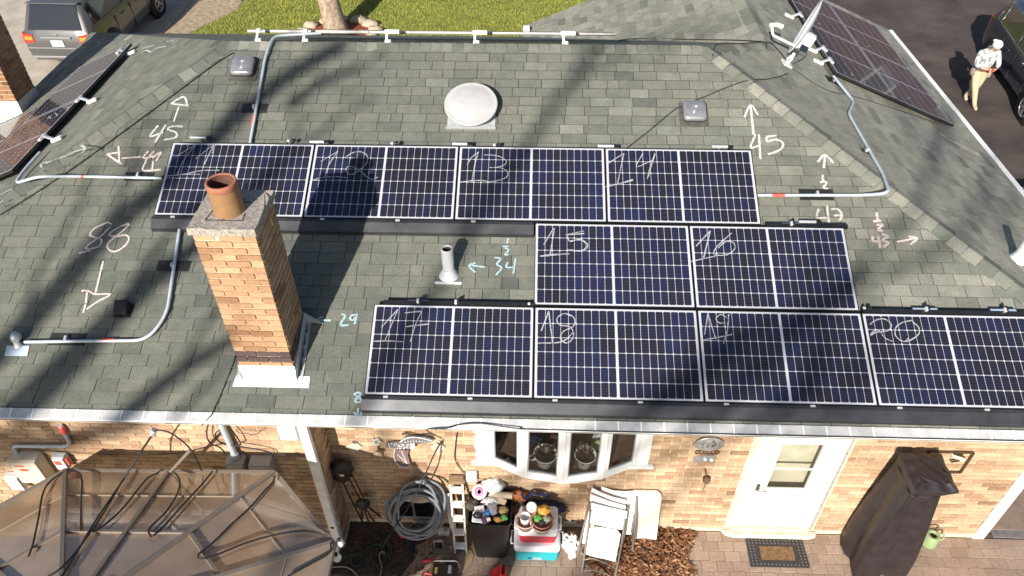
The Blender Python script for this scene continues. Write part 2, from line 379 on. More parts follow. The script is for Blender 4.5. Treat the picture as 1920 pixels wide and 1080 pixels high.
# ================================================================== the house
house = thing('house', 'single-storey tan brick house with a green-grey shingled hip roof', 'house', (3.5, 1.7, 0))
# roof deck (closed shell just under the shingles)
HX = EX0 + (RY - EY0); JX = EX1 - (RY - EY0); WX0 = 4.2; WRX = (WX0 + EX1) / 2; WRZ = EZ + (EX1 - WRX) * PT; WJY = RY + (WRX - JX); GY = 6.95
def dz(p): return (p[0], p[1], p[2] - .012)
A, B, C, D = (EX0, EY0, EZ), (EX1, EY0, EZ), (EX0, EY1, EZ), (WX0, EY1, EZ)
Rl, Rr, Wj, Wg, G1, G2 = (HX, RY, RZ), (JX, RY, RZ), (WRX, WJY, WRZ), (WRX, GY, WRZ), (EX1, GY, EZ), (WX0, GY, EZ)
mb = MB(); vs = [dz(p) for p in (A, B, C, D, Rl, Rr, Wj, Wg, G1, G2)]
lo = [(p[0], p[1], EZ - .07) for p in (A, B, G1, G2, D, C)]
mb.add(vs + lo, [(0, 1, 5, 4), (2, 0, 4), (3, 2, 4, 5, 6), (9, 3, 6, 7), (1, 8, 7, 6, 5), (8, 9, 7), (10, 15, 14, 13, 12, 11), (0, 10, 11, 1), (1, 11, 12, 8), (8, 12, 13, 9), (9, 13, 14, 3), (3, 14, 15, 2), (2, 15, 10, 0)])
roof = mb.build('roof', [MT['deck']], house)
# ---- shingles, tab by tab
EXPO, TABW = .143, .300
random.seed(21)
def tabs(convs, O, U, W, vmax, umin, umax, light_bias=0.):
    """O eave origin, U along the eave, W up the slope (3D unit vectors); convs convex CCW (u,v) polygons."""
    out = []; r = 0; v = 0; N = V(U).cross(V(W))
    while v < vmax:
        off = (r % 2) * TABW * .5 + (r // 2 % 3) * .04 + random.uniform(-.02, .02); u = umin - off
        while u < umax:
            bx_ = light_bias + (.30 * min(1, max(0, (V(O).x + u - 1.5) / 6.5)) - .03 if light_bias == 0 else 0); wd = TABW if random.random() < .78 else random.choice((.15, .19, .24)); g = .0065  # tint offset paints brighter, hazier light into the side slopes and rightwards
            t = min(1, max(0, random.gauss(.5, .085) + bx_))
            if random.random() < .06: t = max(0, t - random.choice((.15, .2, .28)))
            lift = random.uniform(.008, .014)
            for cv in convs:
                p = clip_convex([(u + g / 2, v + .0), (u + wd - g / 2, v), (u + wd - g / 2, v + EXPO), (u + g / 2, v + EXPO)], cv)
                if len(p) > 2 and area(p) > .0004:
                    top = [V(O) + V(U) * a + V(W) * b + N * (.0015 + lift * (1 - (b - v) / EXPO)) for a, b in p]
                    bot = [V(O) + V(U) * a + V(W) * b - N * .006 for a, b in p]
                    out.append((top, bot, t, (u + wd / 2, v + EXPO / 2), area(p)))
            u += wd
        v += EXPO; r += 1
    return out
def tabmesh(mb, tb):
    top, bot, t = tb[:3]; k = len(top)
    mb.add(top, [tuple(range(k))], t); o_ = [p for p in top]; mb.add(o_ + bot, [(i, k + i, k + (i + 1) % k, (i + 1) % k) for i in range(k)], t, 1)
SL = (RY - EY0) / PC
planes = {
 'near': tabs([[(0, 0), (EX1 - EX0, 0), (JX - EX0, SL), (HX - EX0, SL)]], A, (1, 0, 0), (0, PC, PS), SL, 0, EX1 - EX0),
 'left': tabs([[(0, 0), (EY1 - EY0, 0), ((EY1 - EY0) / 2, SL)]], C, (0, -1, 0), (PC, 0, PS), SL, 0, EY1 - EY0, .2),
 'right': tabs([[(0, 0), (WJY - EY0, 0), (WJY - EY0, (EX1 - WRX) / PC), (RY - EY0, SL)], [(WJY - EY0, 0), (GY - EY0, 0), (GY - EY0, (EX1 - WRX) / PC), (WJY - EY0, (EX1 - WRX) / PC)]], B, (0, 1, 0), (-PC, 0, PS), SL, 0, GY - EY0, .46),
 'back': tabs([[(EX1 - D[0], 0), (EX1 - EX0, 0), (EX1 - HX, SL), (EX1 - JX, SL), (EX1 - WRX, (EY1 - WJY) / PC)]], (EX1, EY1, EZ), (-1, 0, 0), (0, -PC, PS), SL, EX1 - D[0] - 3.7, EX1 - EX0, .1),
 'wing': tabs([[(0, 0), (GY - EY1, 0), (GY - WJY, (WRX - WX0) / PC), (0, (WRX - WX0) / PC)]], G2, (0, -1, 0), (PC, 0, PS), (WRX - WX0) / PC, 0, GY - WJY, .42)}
def covered(p):   # under the three rows of panels on the near slope
    x, y, z = pix(p)
    return (280 < x < 1430 and 262 < y < 432 and x > 285) or (1000 < x < 1615 and 415 < y < 590) or (685 < x and 570 < y < 790)
cands = []
for k, tl in planes.items():
    for tb in tl:
        c = sum(tb[0], V()) / len(tb[0]); x, y, z = pix(c)
        q = [pix(p) for p in tb[0]]; ar = area([(a[0], a[1]) for a in q])
        ok = 5 < x < 1915 and 60 < y < 800 and not (k == 'near' and covered(c)) and k != 'back'
        if k == 'near' and 340 < x < 580 and 330 < y < 720: ok = False
        cands.append((ar if ok else 0, tb))
cands.sort(key=lambda c: -c[0]); rest = MB()
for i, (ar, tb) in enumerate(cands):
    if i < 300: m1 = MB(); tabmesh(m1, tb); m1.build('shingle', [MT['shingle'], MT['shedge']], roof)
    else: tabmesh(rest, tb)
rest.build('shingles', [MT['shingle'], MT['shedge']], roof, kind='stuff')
# ---- ridge and hip caps, one bent piece each
def caps(a, b, na, nb, step=.143, hw=.145):
    a, b, na, nb = V(a), V(b), V(na), V(nb); d = (b - a).normalized(); n = int((b - a).length / step)
    sa = d.cross(na).normalized(); sb = d.cross(nb).normalized()
    up = (na + nb).normalized()
    if sa.dot(nb) > 0: sa = -sa
    if sb.dot(na) > 0: sb = -sb
    if sa.z > 0: sa = -sa
    if sb.z > 0: sb = -sb
    for i in range(n):
        t = min(1, max(0, random.gauss(.5, .15) + .3 * min(1, max(0, (a.x + b.x) / 2 / 8)))); t = t * .7 if random.random() < .22 else t  # caps share the painted brightening towards the right
        p0 = a + d * (i * step); p1 = p0 + d * (step * .965); j = random.uniform(-.006, .006)
        vs = []
        for p, h in ((p0, .018 + j * .3), (p1, .011)):
            vs += [p + sa * (hw + j) + na * (h - .004), p + sa * hw * .3 + na * h + up * .004, p + up * (h + .006), p + sb * hw * .3 + nb * h + up * .004, p + sb * (hw + j) + nb * (h - .004)]
        bo = [v - up * .014 for v in (vs[0], vs[4], vs[5], vs[9])]
        m = MB(); m.add(vs + bo, [(0, 1, 6, 5), (1, 2, 7, 6), (2, 3, 8, 7), (3, 4, 9, 8)], t); m.add(vs + bo, [(10, 0, 5, 12), (4, 11, 13, 9), (0, 10, 11, 4, 3, 2, 1), (5, 6, 7, 8, 9, 13, 12)], t, 1)
        m.build('ridge_cap', [MT['shingle'], MT['shedge']], roof)
caps((HX, RY, RZ), (JX, RY, RZ), NN, BN)
caps((EX0, EY0, EZ), (HX, RY, RZ), NN, LN, .2, .15)
caps((EX0, EY1, EZ), (HX, RY, RZ), LN, BN, .2, .15)
caps((EX1, EY0, EZ), (JX, RY, RZ), NN, RN, .2, .15)
caps((WRX, WJY, WRZ), (JX, RY, RZ), BN, RN, .2, .15)
caps((WRX, GY, WRZ), (WRX, WJY, WRZ), LN, RN, .2, .15)
# ---- fascia, gutters
MB().bx((EX0, EY0 + .012, EZ - .09), (EX1 - .02, EY0 + .032, EZ - .073)).bx((EX0 + .0, EY0 + .034, EZ - .2), (EX0 + .02, EY1, EZ - .073)).bx((EX1 - .02, EY0 + .034, EZ - .2), (EX1, GY, EZ - .073)).bx((WX0 + .02, GY - .02, EZ - .2), (EX1 - .022, GY, EZ - .073)).build('fascia', MT['white'], house)
gut = MB()
gy0, gy1, gz = EY0 - .036, EY0 + .008, EZ + .0
for a, b in (((EX0 - .05, gy0), (EX1 + .1, gy0 + .012)),): gut.bx((a[0], a[1], gz - .012), (b[0], b[1], gz + .012))
gut.add([(EX0 - .05, gy0 + .001, gz - .012), (EX1 + .1, gy0 + .001, gz - .012), (EX1 + .1, gy0 + .044, gz - .066), (EX0 - .05, gy0 + .044, gz - .066)], [(0, 3, 2, 1)]); gut.bx((EX0 - .05, gy0 + .044, gz - .072), (EX1 + .1, gy1 + .0, gz - .066))
gut.bx((EX0 - .05, gy0 - .008, gz + .002), (EX1 + .1, gy0, gz + .012))
gutter = gut.build('gutter', MT['white'], house, bevel=.003, seg=1)
def mk_guard():
    m = bpy.data.materials.new('perforated_guard'); m.use_nodes = True; N, L, b = nd(m)
    g = N.new('ShaderNodeNewGeometry'); sc = N.new('ShaderNodeVectorMath'); sc.operation = 'MULTIPLY'; sc.inputs[1].default_value = (1, 1, 0); L.new(g.outputs['Position'], sc.inputs[0])
    mp = N.new('ShaderNodeMapping'); mp.inputs['Rotation'].default_value = (0, 0, .785); mp.inputs['Scale'].default_value = (95, 95, 95); L.new(sc.outputs[0], mp.inputs[0])
    vr = N.new('ShaderNodeTexVoronoi'); vr.inputs['Randomness'].default_value = 0; vr.inputs['Scale'].default_value = 1; L.new(mp.outputs[0], vr.inputs['Vector'])
    lt = N.new('ShaderNodeMath'); lt.operation = 'LESS_THAN'; lt.inputs[1].default_value = .34; L.new(vr.outputs['Distance'], lt.inputs[0])
    dirt = ntex(N, L, 7, 4, .6); base = mixcol(N, L, (.58, .58, .58), (.76, .76, .77), dirt)
    L.new(mixcol(N, L, base, (.06, .06, .065), lt.outputs[0]), b.inputs['Base Color']); b.inputs['Roughness'].default_value = .45; return m
MT['guard'] = mk_guard()
gm = MB(); gm.add([(EX0 - .05, gy0 + .010, gz + .012), (EX1 + .1, gy0 + .010, gz + .012), (EX1 + .1, EY0 + .066, gz + .050), (EX0 - .05, EY0 + .066, gz + .050)], [(0, 1, 2, 3)])
guard = gm.build('gutter_guard', MT['guard'], house)
strip = MB(); strip.add([(-.007, gy0 + .010, gz + .0145), (.007, gy0 + .010, gz + .0145), (.007, EY0 + .066, gz + .0525), (-.007, EY0 + .066, gz + .0525)], [(0, 1, 2, 3)])
sme = None; x = EX0 + .1
while x < EX1:
    if sme is None: o = strip.build('guard_strip', MT['white'], guard); sme = o.data
    else: o = link(sme, 'guard_strip', guard)
    o.location.x = x; x += .236
# right eave drip gutter and left edge
MB().bx((EX1 - .005, EY0 - .1, EZ - .13), (EX1 + .012, GY, EZ - .04)).bx((EX1 + .1, EY0 - .1, EZ - .13), (EX1 + .112, GY, EZ - .012)).bx((EX1 - .005, EY0 - .1, EZ - .142), (EX1 + .112, GY, EZ - .13)).build('side_gutter', MT['white'], house)
MB().bx((EX1 + .01, EY0 - .1, EZ - .022), (EX1 + .1, GY, EZ - .016)).build('side_gutter_guard', MT['white'], house)
# soffit
MB().bx((EX0 + .03, EY0 + .034, EZ - .11), (EX1 - .03, EY1 - .03, EZ - .092)).bx((WX0 + .05, EY1 - .03, EZ - .11), (EX1 - .03, GY - .03, EZ - .092)).build('soffit', MT['soffit'], house)
# ---- walls: mortar body with openings, bricks proud of it
BL, BH, JT = .232, .0767, .012
bay = (3.86, 5.80, 1.50, 2.62); door = (7.10, 8.12, .06, 2.10)
wall = MB(); top = EZ - .115
def wallx(x0, x1, z0, z1, y): wall.bx((x0, y, z0), (x1, y + .1, z1))
for x0, x1, z0, z1 in ((WXJ, bay[0], 0, top), (bay[0], bay[1], 0, bay[2]), (bay[0], bay[1], bay[3], top), (bay[1], door[0], 0, top), (door[0], door[1], door[3], top), (door[0], door[1], 0, door[2]), (door[1], WXR, 0, top)):
    wallx(x0, x1, z0, z1, WY)
wallx(-3.9, WXJ, 0, top, WL)
wall.bx((WXJ - .1, WL + .1, 0), (WXJ, WY + .1, top))
wall.bx((-3.9, WL + .1, 0), (-3.8, 5.9, top)); wall.bx((WXR - .1, WY + .1, 0), (WXR, 6.5, top)); wall.bx((-3.8, 5.8, 0), (4.6, 5.9, top)); wall.bx((4.6, 6.4, 0), (WXR - .1, 6.5, top)); wall.bx((4.5, 5.9, 0), (4.6, 6.5, top))
# gable end of the rear wing
wall.add([(4.6, 6.5, top), (WXR, 6.5, top), (WRX, 6.5, WRZ - .2), (4.6, 6.4, top), (WXR, 6.4, top), (WRX, 6.4, WRZ - .2)], [(1, 0, 2), (3, 4, 5)])
wall.bx((WXJ, WY - .012, 0), (WXR, WY, .075)); wall.bx((-3.9, WL - .012, 0), (WXJ, WL, .075))
wallo = wall.build('wall', MT['mortar'], house)
MB().bx((-3.85, -2.45, -.02), (10.35, 6.4, .05)).build('floor', mat('dark_floor', (.05, .045, .04), .8), house)
random.seed(33); bricks = []
def brickwall(P0, U, length, z0, z1, N, holes=(), t0=0.):
    P0, U, N = V(P0), V(U), V(N); r = 0; z = z0
    while z + BH < z1 + .05:
        u = -BL * .5 * (r % 2) - random.uniform(0, .02)
        while u < length:
            a0, a1 = max(u, 0), min(u + BL - JT, length)
            if a1 - a0 > .03:
                segs = [(a0, a1)]
                for hx0, hx1, hz0, hz1 in holes:
                    if z + BH > hz0 and z < hz1:
                        ns = []
                        for s0, s1 in segs:
                            X0, X1 = P0.x + s0, P0.x + s1
                            if X1 < hx0 or X0 > hx1: ns.append((s0, s1)); continue
                            if X0 < hx0 - .03: ns.append((s0, hx0 - P0.x))
                            if X1 > hx1 + .03: ns.append((hx1 - P0.x, s1))
                        segs = ns
                for s0, s1 in segs:
                    c = P0 + U * ((s0 + s1) / 2) + V((0, 0, z + BH / 2)); out = random.uniform(.006, .0105)
                    t = min(1, max(0, random.gauss(.58, .22) + t0))
                    bricks.append((c + N * (out / 2 - .01), s1 - s0, out + .02, t, U, N))
            u += BL
        z += BH; r += 1
holes = [(3.80, 5.86, 1.42, 2.7), (7.02, 8.20, -.1, 2.2)]
brickwall((WXJ + .012, WY, 0), (1, 0, 0), WXR - WXJ - .012, .08, top - .02, (0, -1, 0), holes)
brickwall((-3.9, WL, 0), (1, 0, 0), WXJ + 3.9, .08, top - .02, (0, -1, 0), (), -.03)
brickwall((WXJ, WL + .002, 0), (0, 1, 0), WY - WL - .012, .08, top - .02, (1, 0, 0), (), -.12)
def brick_into(mb, b):
    c, ln, th, t, U, N = b; M = Matrix((U, N, V((0, 0, 1)))).transposed(); mb.box(c, (ln, th, BH - JT), M, t)
sel = []
for b in bricks:
    x, y, z = pix(b[0]); ok = 0 < x < 1920 and 812 < y < 1000 and b[1] > .1
    if ok and (860 < x < 1260 and y > 905): ok = False
    if ok and x < 640 and y > 880: ok = False
    if ok and 1600 < x < 1790 and y > 850: ok = False
    if ok and 720 < x < 840 and y > 900: ok = False
    sel.append((b[1] / z ** 1.5 if ok else 0, b))
sel.sort(key=lambda q: -q[0]); rest = MB()
for i, (s_, b) in enumerate(sel):
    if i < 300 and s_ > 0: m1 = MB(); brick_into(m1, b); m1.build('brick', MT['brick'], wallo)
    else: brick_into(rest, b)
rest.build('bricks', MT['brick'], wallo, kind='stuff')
# white corner board at the right corner and downspout at the return
MB().bx((WXR - .135, WY - .03, .0), (WXR + .012, WY - .012, top)).bx((WXR + .001, WY - .012, 0), (WXR + .014, WY + .1, top)).build('corner_board', MT['white'], house)
ds = MB(); x0 = 1.925; ds.bx((x0, WL - .095, .12), (x0 + .105, WL - .018, 2.72)); dso = ds.build('downspout', MT['white'], house, bevel=.008)
MB().lathe([(0, 0), (.022, 0), (.022, .004), (0, .004)], (x0 + .052, WL - .096, .55), Matrix(((1, 0, 0), (0, 0, -1), (0, 1, 0))), 16).build('plug', MT['rubber'], dso)
MB().bx((x0 + .01, WL - .3, .12), (x0 + .095, WL - .096, .19)).build('spout_elbow', MT['white'], dso, bevel=.01)
MB().bx((1.70, WL - .1, 2.35), (1.90, WL - .012, 2.58)).build('soffit_vent_hood', MT['white'], house, bevel=.012)
# ---- chimneys
def chimney(name, x0, x1, y0, y1, z0, z1, m, dark_rows=(), ind=True, top_wear=True, bl=BL):
    ch = MB().bx((x0 + .008, y0 + .008, z0), (x1 - .008, y1 - .008, z1)).build(name, MT['mortar'], house)
    st = MB()
    nr = int((z1 - z0) / BH); off = z1 - z0 - nr * BH
    for r in range(nr):
        z = z0 + off + r * BH
        for (P0, U, N, ln) in (((x0, y0), (1, 0, 0), (0, -1, 0), x1 - x0), ((x1, y0), (0, 1, 0), (1, 0, 0), y1 - y0), ((x1, y1), (-1, 0, 0), (0, 1, 0), x1 - x0), ((x0, y1), (0, -1, 0), (-1, 0, 0), y1 - y0)):
            U, N = V(U), V(N); u = 0 if r % 2 == 0 else -bl / 2
            while u < ln - .02:
                a0, a1 = max(u, .0), min(u + bl - JT, ln)
                if ln - a1 < .04: a1 = ln
                if a1 - a0 > .03:
                    ins = 0 if abs(N.y) > .5 else .016
                    b0, b1 = max(a0, ins), min(a1, ln - ins); outp = random.uniform(.001, .006)
                    if r > nr - 5 and top_wear and random.random() < .3: outp -= .006; b1 -= random.uniform(.01, .05)
                    t = min(1, max(.13, random.gauss(.62, .2)))
                    if r in dark_rows: t = random.uniform(.0, .07)
                    c = V((P0[0], P0[1], z + BH / 2)) + U * ((b0 + b1) / 2) + N * (outp - .008)
                    M = Matrix((U, N, V((0, 0, 1)))).transposed(); q = MB() if ind else st
                    q.box(c, (b1 - b0, .02, BH - JT - random.uniform(0, .004)), M, t)
                    if ind: q.build('brick', m, ch)
                if a1 >= ln: break
                u += bl
    if not ind: st.build('bricks', m, ch, kind='stuff')
    return ch
random.seed(4)
CX0, CX1, CY0, CY1, CZ1 = 1.365, 1.938, -2.665, -2.095, 4.965
ch = chimney('chimney', CX0, CX1, CY0, CY1, 3.02, CZ1, MT['chbrick'], dark_rows=(3, 4))
cap = MB(); e = .030
n = 9; cz0, cz1 = CZ1, CZ1 + .075
base = [(CX0 - e, CY0 - e), (CX1 + e, CY0 - e), (CX1 + e, CY1 + e), (CX0 - e, CY1 + e)]
ring = []; random.seed(8)
for i in range(4):
    for k in range(8):
        a, b = base[i], base[(i + 1) % 4]; t = k / 8; ring.append((a[0] + (b[0] - a[0]) * t + random.uniform(-.006, .006), a[1] + (b[1] - a[1]) * t + random.uniform(-.006, .006)))
k = len(ring)
vs = [(x, y, cz0 + random.uniform(-.004, .004)) for x, y in ring] + [(x * .985 + 1.65 * .015, y * .985 - 2.38 * .015, cz1 + random.uniform(-.005, .005)) for x, y in ring]
cap.add(vs, [tuple(range(k - 1, -1, -1)), tuple(range(k, 2 * k))] + [(i, (i + 1) % k, k + (i + 1) % k, k + i) for i in range(k)])
capo = cap.build('cap', MT['conc'], ch, bevel=.008)
cr = MB()   # cracks in the cap: thin dark grooves round the flue
for a, b in (((1.47, -2.56), (1.50, -2.36)), ((1.47, -2.56), (1.81, -2.56)), ((1.81, -2.56), (1.80, -2.45)), ((1.80, -2.27), (1.56, -2.27)), ((1.63, -2.56), (1.63, -2.53))):
    cr.bar((a[0], a[1], cz1 + .0035), (b[0], b[1], cz1 + .0035), .006, .005)
cr.build('crack', plain('crack_dark', (.05, .045, .04), .95), ch)
fc = (1.645, -2.405); fz = cz1 - .02
fl = MB(); fl.lathe([(.138, 0), (.136, .1), (.133, .28)], (fc[0], fc[1], fz), None, 40); 
flue = fl.build('flue_pot', MT['clay'], ch)
MB().lathe([(.133, .278), (.139, .286), (.139, .335), (.134, .345), (.118, .345), (.113, .338)], (fc[0], fc[1], fz), None, 40).build('flue_rim', MT['clayrim'], ch)
MB().lathe([(.113, .338), (.112, .0), (0, .0)], (fc[0], fc[1], fz), None, 40).build('flue_lining', MT['soot'], ch)
# flashings of the chimney
def nz(y): return EZ + (y - EY0) * PT
fm = MB()
fm.bx((CX0 - .012, CY0 - .016, nz(CY0) - .03), (CX1 + .012, CY0 - .008, nz(CY0) + .195))
a0, a1 = near(436, 724, .016), near(579, 727, .016); b0, b1 = near(443, 704, .016), near(581, 706, .016)
fm.add([a0, a1, b1, b0] + [p - NN * .012 for p in (a0, a1, b1, b0)], [(0, 1, 2, 3), (0, 4, 5, 1), (1, 5, 6, 2), (2, 6, 7, 3), (3, 7, 4, 0)])
fm.build('apron_flashing', plain('white_flashing', (.86, .85, .82), .45, var=.04, vs=6), ch)
for sx, X in ((1, CX1), (-1, CX0)):
    s = MB(); h = .16
    y0, y1 = CY0 - .05, CY1 + .02
    s.add([(X + sx * .012, y0, nz(y0)), (X + sx * .012, y1, nz(y1)), (X + sx * .012, y1, nz(y1) + h), (X + sx * .012, y0 + .06, nz(y0) + h + .03), (X + sx * .012, y0, nz(y0) + .08),
           (X + sx * .07, y0, nz(y0) + .024), (X + sx * .07, y1, nz(y1) + .024)], [(0, 1, 2, 3, 4), (0, 5, 6, 1)])
    s.build('side_flashing', MT['lead'], ch)
s = MB(); q = (CX1 + .012, CY1 + .02); s.add([(q[0], q[1], nz(q[1]) + .01), (q[0] + .2, q[1] - .02, nz(q[1]) + .012), (q[0], q[1], nz(q[1]) + .15), (q[0] - .02, q[1] + .03, nz(q[1]) + .14)], [(0, 1, 2), (2, 1, 3)]); s.build('saddle_flashing', MT['lead'], ch)
random.seed(6)
ch2 = chimney('side_chimney', -5.1, -3.86, 2.78, 3.32, 0.0, 5.25, MT['redbrick'], ind=False, top_wear=False)
s = MB(); yb0, yb1 = 2.78, 3.32; zz = EZ + (-3.86 - EX0) * PT
s.bx((-4.6, 2.765, zz - .35), (-3.845, 2.775, zz + .22)); s.build('front_flashing', plain('white_flashing', (.86, .85, .82)), ch2)
MB().bx((-3.858, 2.77, zz - .06), (-3.846, 3.34, zz + .2)).build('side_flashing', MT['lead'], ch2)
MB().bx((-5.16, 2.74, 5.25), (-3.82, 3.36, 5.33)).build('cap', MT['conc'], ch2, bevel=.01)
# ---- bow window with four lights
zb, zt = 1.50, 2.62
P = [(3.97, -2.565), (4.36, -2.755), (4.825, -2.835), (5.30, -2.755), (5.72, -2.565)]
win = MB().bx((3.80, WY - .03, zb - .055), (3.97, WY - .008, zt)).bx((5.72, WY - .03, zb - .055), (5.86, WY - .008, zt)).build('bow_window', MT['whitev'], house)
MB().bx((3.74, WY - .06, zb - .075), (4.06, WY - .008, zb - .02)).bx((5.62, WY - .06, zb - .075), (5.93, WY - .008, zb - .02)).build('sill', MT['whitev'], win, bevel=.006)
seat = MB(); seat.prism([(x, y, zb - .09) for x, y in [(3.90, -2.52)] + P + [(5.79, -2.52)]], (0, 0, .09)); seat.build('seat_board', MT['whitev'], win, bevel=.004)
for i in range(4):
    a, b = V((*P[i], 0)), V((*P[i + 1], 0)); d = (b - a).normalized(); nn = V((d.y, -d.x, 0)); L_ = (b - a).length
    fr = MB(); fw = .062
    M = Matrix((d, -nn, V((0, 0, 1)))).transposed()
    def fb(u0, u1, z0, z1, dep=.05, o=0.): fr.box(a + d * ((u0 + u1) / 2) + nn * o + V((0, 0, (z0 + z1) / 2)), (u1 - u0, dep, z1 - z0), M)
    fb(.008, fw, zb + .002, zt); fb(L_ - fw, L_ - .008, zb + .002, zt); fb(fw, L_ - fw, zb + .002, zb + .075); fb(fw, L_ - fw, zt - .09, zt)
    fo = fr.build('sash', MT['whitev'], win, bevel=.006)
    fr = MB(); iw = fw + .0
    fr.box(a + d * (L_ / 2) + V((0, 0, (zb + zt) / 2)) - nn * .005, (L_ - 2 * iw, .006, zt - zb - .17), M); fr.f = fr.f[2:3]; fr.m = fr.m[2:3]; fr.sm = fr.sm[2:3]; fr.build('pane', MT['glass'], fo)
    fr = MB(); pz0, pz1 = zb + .075, zt - .09
    for u0, u1, z0, z1 in ((iw, iw + .012, pz0, pz1), (L_ - iw - .012, L_ - iw, pz0, pz1), (iw + .012, L_ - iw - .012, pz0, pz0 + .014)): fr.box(a + d * ((u0 + u1) / 2) + nn * .004 + V((0, 0, (z0 + z1) / 2)), (u1 - u0, .012, z1 - z0), M)
    fr.build('glazing_bead', plain('grey_gasket', (.25, .26, .27), .5), fo)
for i in range(1, 4):
    MB().lathe([(.028, 0), (.028, zt - zb)], (P[i][0], P[i][1] - .004, zb + .001), None, 10).build('mullion', MT['whitev'], win)
seatin = MB(); seatin.prism([(x, y + .05, zb + .002) for x, y in [(3.97, -2.50)] + P[1:4] + [(5.72, -2.50)]] + [(5.72, -2.05, zb + .002), (3.97, -2.05, zb + .002)], (0, 0, .012)); seatin.build('shelf', plain('brown_shelf', (.10, .06, .04), .6, var=.2, vs=8), win)
# ---- back door: white storm door with two panes, frame, step
dx0, dx1, dz0, dz1 = 7.205, 8.005, .17, 2.06
dr = MB(); y = WY - .022
gx0, gx1, gz0_, gz1_ = 7.365, 7.842, 1.02, 1.94
for x0, x1, z0, z1 in ((dx0, gx0, dz0, dz1), (gx1, dx1, dz0, dz1), (gx0, gx1, dz0, gz0_), (gx0, gx1, gz1_, dz1)): dr.bx((x0, y, z0), (x1, y + .035, z1))
do = dr.build('door', MT['whitev'], house)
MB().poly([(gx0, y + .014, gz0_), (gx1, y + .014, gz0_), (gx1, y + .014, gz1_), (gx0, y + .014, gz1_)]).build('pane', MT['glass'], do)
MB().bx((gx0, y + .0, 1.43), (gx1, y + .011, 1.465)).build('meeting_rail', MT['alu'], do)
MB().bx((gx0 - .02, y - .006, gz0_ - .02), (gx1 + .02, y - .001, gz0_)).bx((gx0 - .02, y - .006, gz0_), (gx0, y - .001, gz1_)).bx((gx1, y - .006, gz0_), (gx1 + .02, y - .001, gz1_)).build('pane_trim', MT['white'], do)
hd = MB().bx((dx0 + .035, y - .014, 1.0), (dx0 + .075, y - .001, 1.13)); hd.tube([(dx0 + .055, y - .012, 1.05), (dx0 + .055, y - .05, 1.05), (dx0 + .15, y - .055, 1.045)], .009); hd.build('handle', plain('bronze_metal', (.22, .17, .11), .35, metal=.8), do)
emb = MB()
for x0, x1, z0, z1 in ((7.3, 7.9, .32, .33), (7.3, 7.9, .9, .91), (7.3, 7.31, .33, .9), (7.89, 7.9, .33, .9)): emb.bx((x0, y - .004, z0), (x1, y - .001, z1))
emb.build('kick_panel_moulding', MT['whitev'], do)
MB().bx((7.10, WY - .03, .075), (7.198, WY + .08, 2.14)).bx((8.012, WY - .03, .075), (8.12, WY + .08, 2.14)).bx((7.198, WY - .03, 2.068), (8.012, WY + .08, 2.14)).build('door_frame', MT['whitev'], house, bevel=.004)
MB().bx((8.121, WY - .014, .08), (8.165, WY - .006, 2.15)).build('sealant_strip', MT['conc'], house)
MB().bx((7.1, WY - .06, .08), (8.12, WY + .06, .165)).build('threshold', plain('cream_stone', (.58, .50, .36), .8, var=.12, vs=8), house, bevel=.008)
stp = MB(); stp.prism([(6.98, WY - .014, 0), (7.04, WY - .09, 0), (7.16, WY - .115, 0), (8.12, WY - .115, 0), (8.22, WY - .09, 0), (8.24, WY - .014, 0)], (0, 0, .07)); stp.build('door_step', plain('pale_concrete', (.60, .55, .46), .9, var=.15, vs=9, bump=.3, bs=60), house, bevel=.02)
MB().bx((7.12, WY + .14, .1), (8.1, WY + .18, 2.1)).build('inner_door', plain('inner_door_paint', (.55, .49, .38), .6, var=.2, vs=3), house)
# ================================================================== chalk strokes
def ribbon(mb, pts, n, wd, jit=.15, sub=5):
    P = smoothpts(pts, sub); k = len(P); n = V(n); vs = []
    for i, p in enumerate(P):
        d = P[min(i + 1, k - 1)] - P[max(i - 1, 0)]
        if d.length < 1e-7: d = V((1, 0, 0))
        s = n.cross(d).normalized() * wd * .5 * (1 + random.uniform(-jit, jit)); vs += [p + s, p - s]
    mb.add(vs, [(2 * i, 2 * i + 1, 2 * i + 3, 2 * i + 2) for i in range(k - 1)])
def zz(x0, y0, s): return lambda st: [[(x0 + a / s, y0 + b / s) for a, b in q] for q in st]
random.seed(9)
def chalk(name, strokes, plane, n, wd, m, off=.014):
    mb = MB()
    for q in strokes: ribbon(mb, [plane(x, y, off) for x, y in q], n, wd)
    return mb.build(name, MT[m], roof)
z = zz(0, 380, 3.177)
chalk('chalk_number', z([[(668, 130), (640, 118), (600, 135), (560, 155), (535, 190), (560, 205), (595, 210), (605, 235), (580, 265), (520, 275), (512, 270), (540, 240), (600, 200), (660, 140)], [(470, 300), (540, 285)],
   [(770, 124), (720, 140), (672, 168), (652, 192), (690, 202), (745, 192), (768, 215), (745, 255), (690, 290), (648, 278), (642, 245), (685, 205), (735, 165), (772, 126)]]), near, NN, .022, 'chalk')
chalk('chalk_arrow', z([[(615, 348), (585, 470), (565, 550)], [(485, 525), (520, 525), (570, 545), (658, 545), (580, 590), (515, 635)], [(520, 520), (510, 600), (495, 655)]]), near, NN, .022, 'chalk')
z = zz(0, 0, 2.7)
chalk('chalk_number', z([[(800, 635), (760, 690), (825, 670)], [(840, 630), (785, 720)], [(925, 640), (870, 640), (850, 655), (890, 670), (890, 695), (830, 708)]]), near, NN, .026, 'chalkw')
chalk('chalk_arrow', z([[(880, 615), (905, 540)], [(865, 525), (930, 490), (950, 540)], [(870, 525), (955, 535)]]), near, NN, .024, 'chalkw')
chalk('chalk_number', z([[(750, 765), (725, 800), (780, 790)], [(780, 765), (735, 815)], [(770, 800), (815, 770), (790, 815)], [(740, 815), (725, 862), (815, 858)], [(775, 815), (770, 860)]]), near, NN, .022, 'chalk')
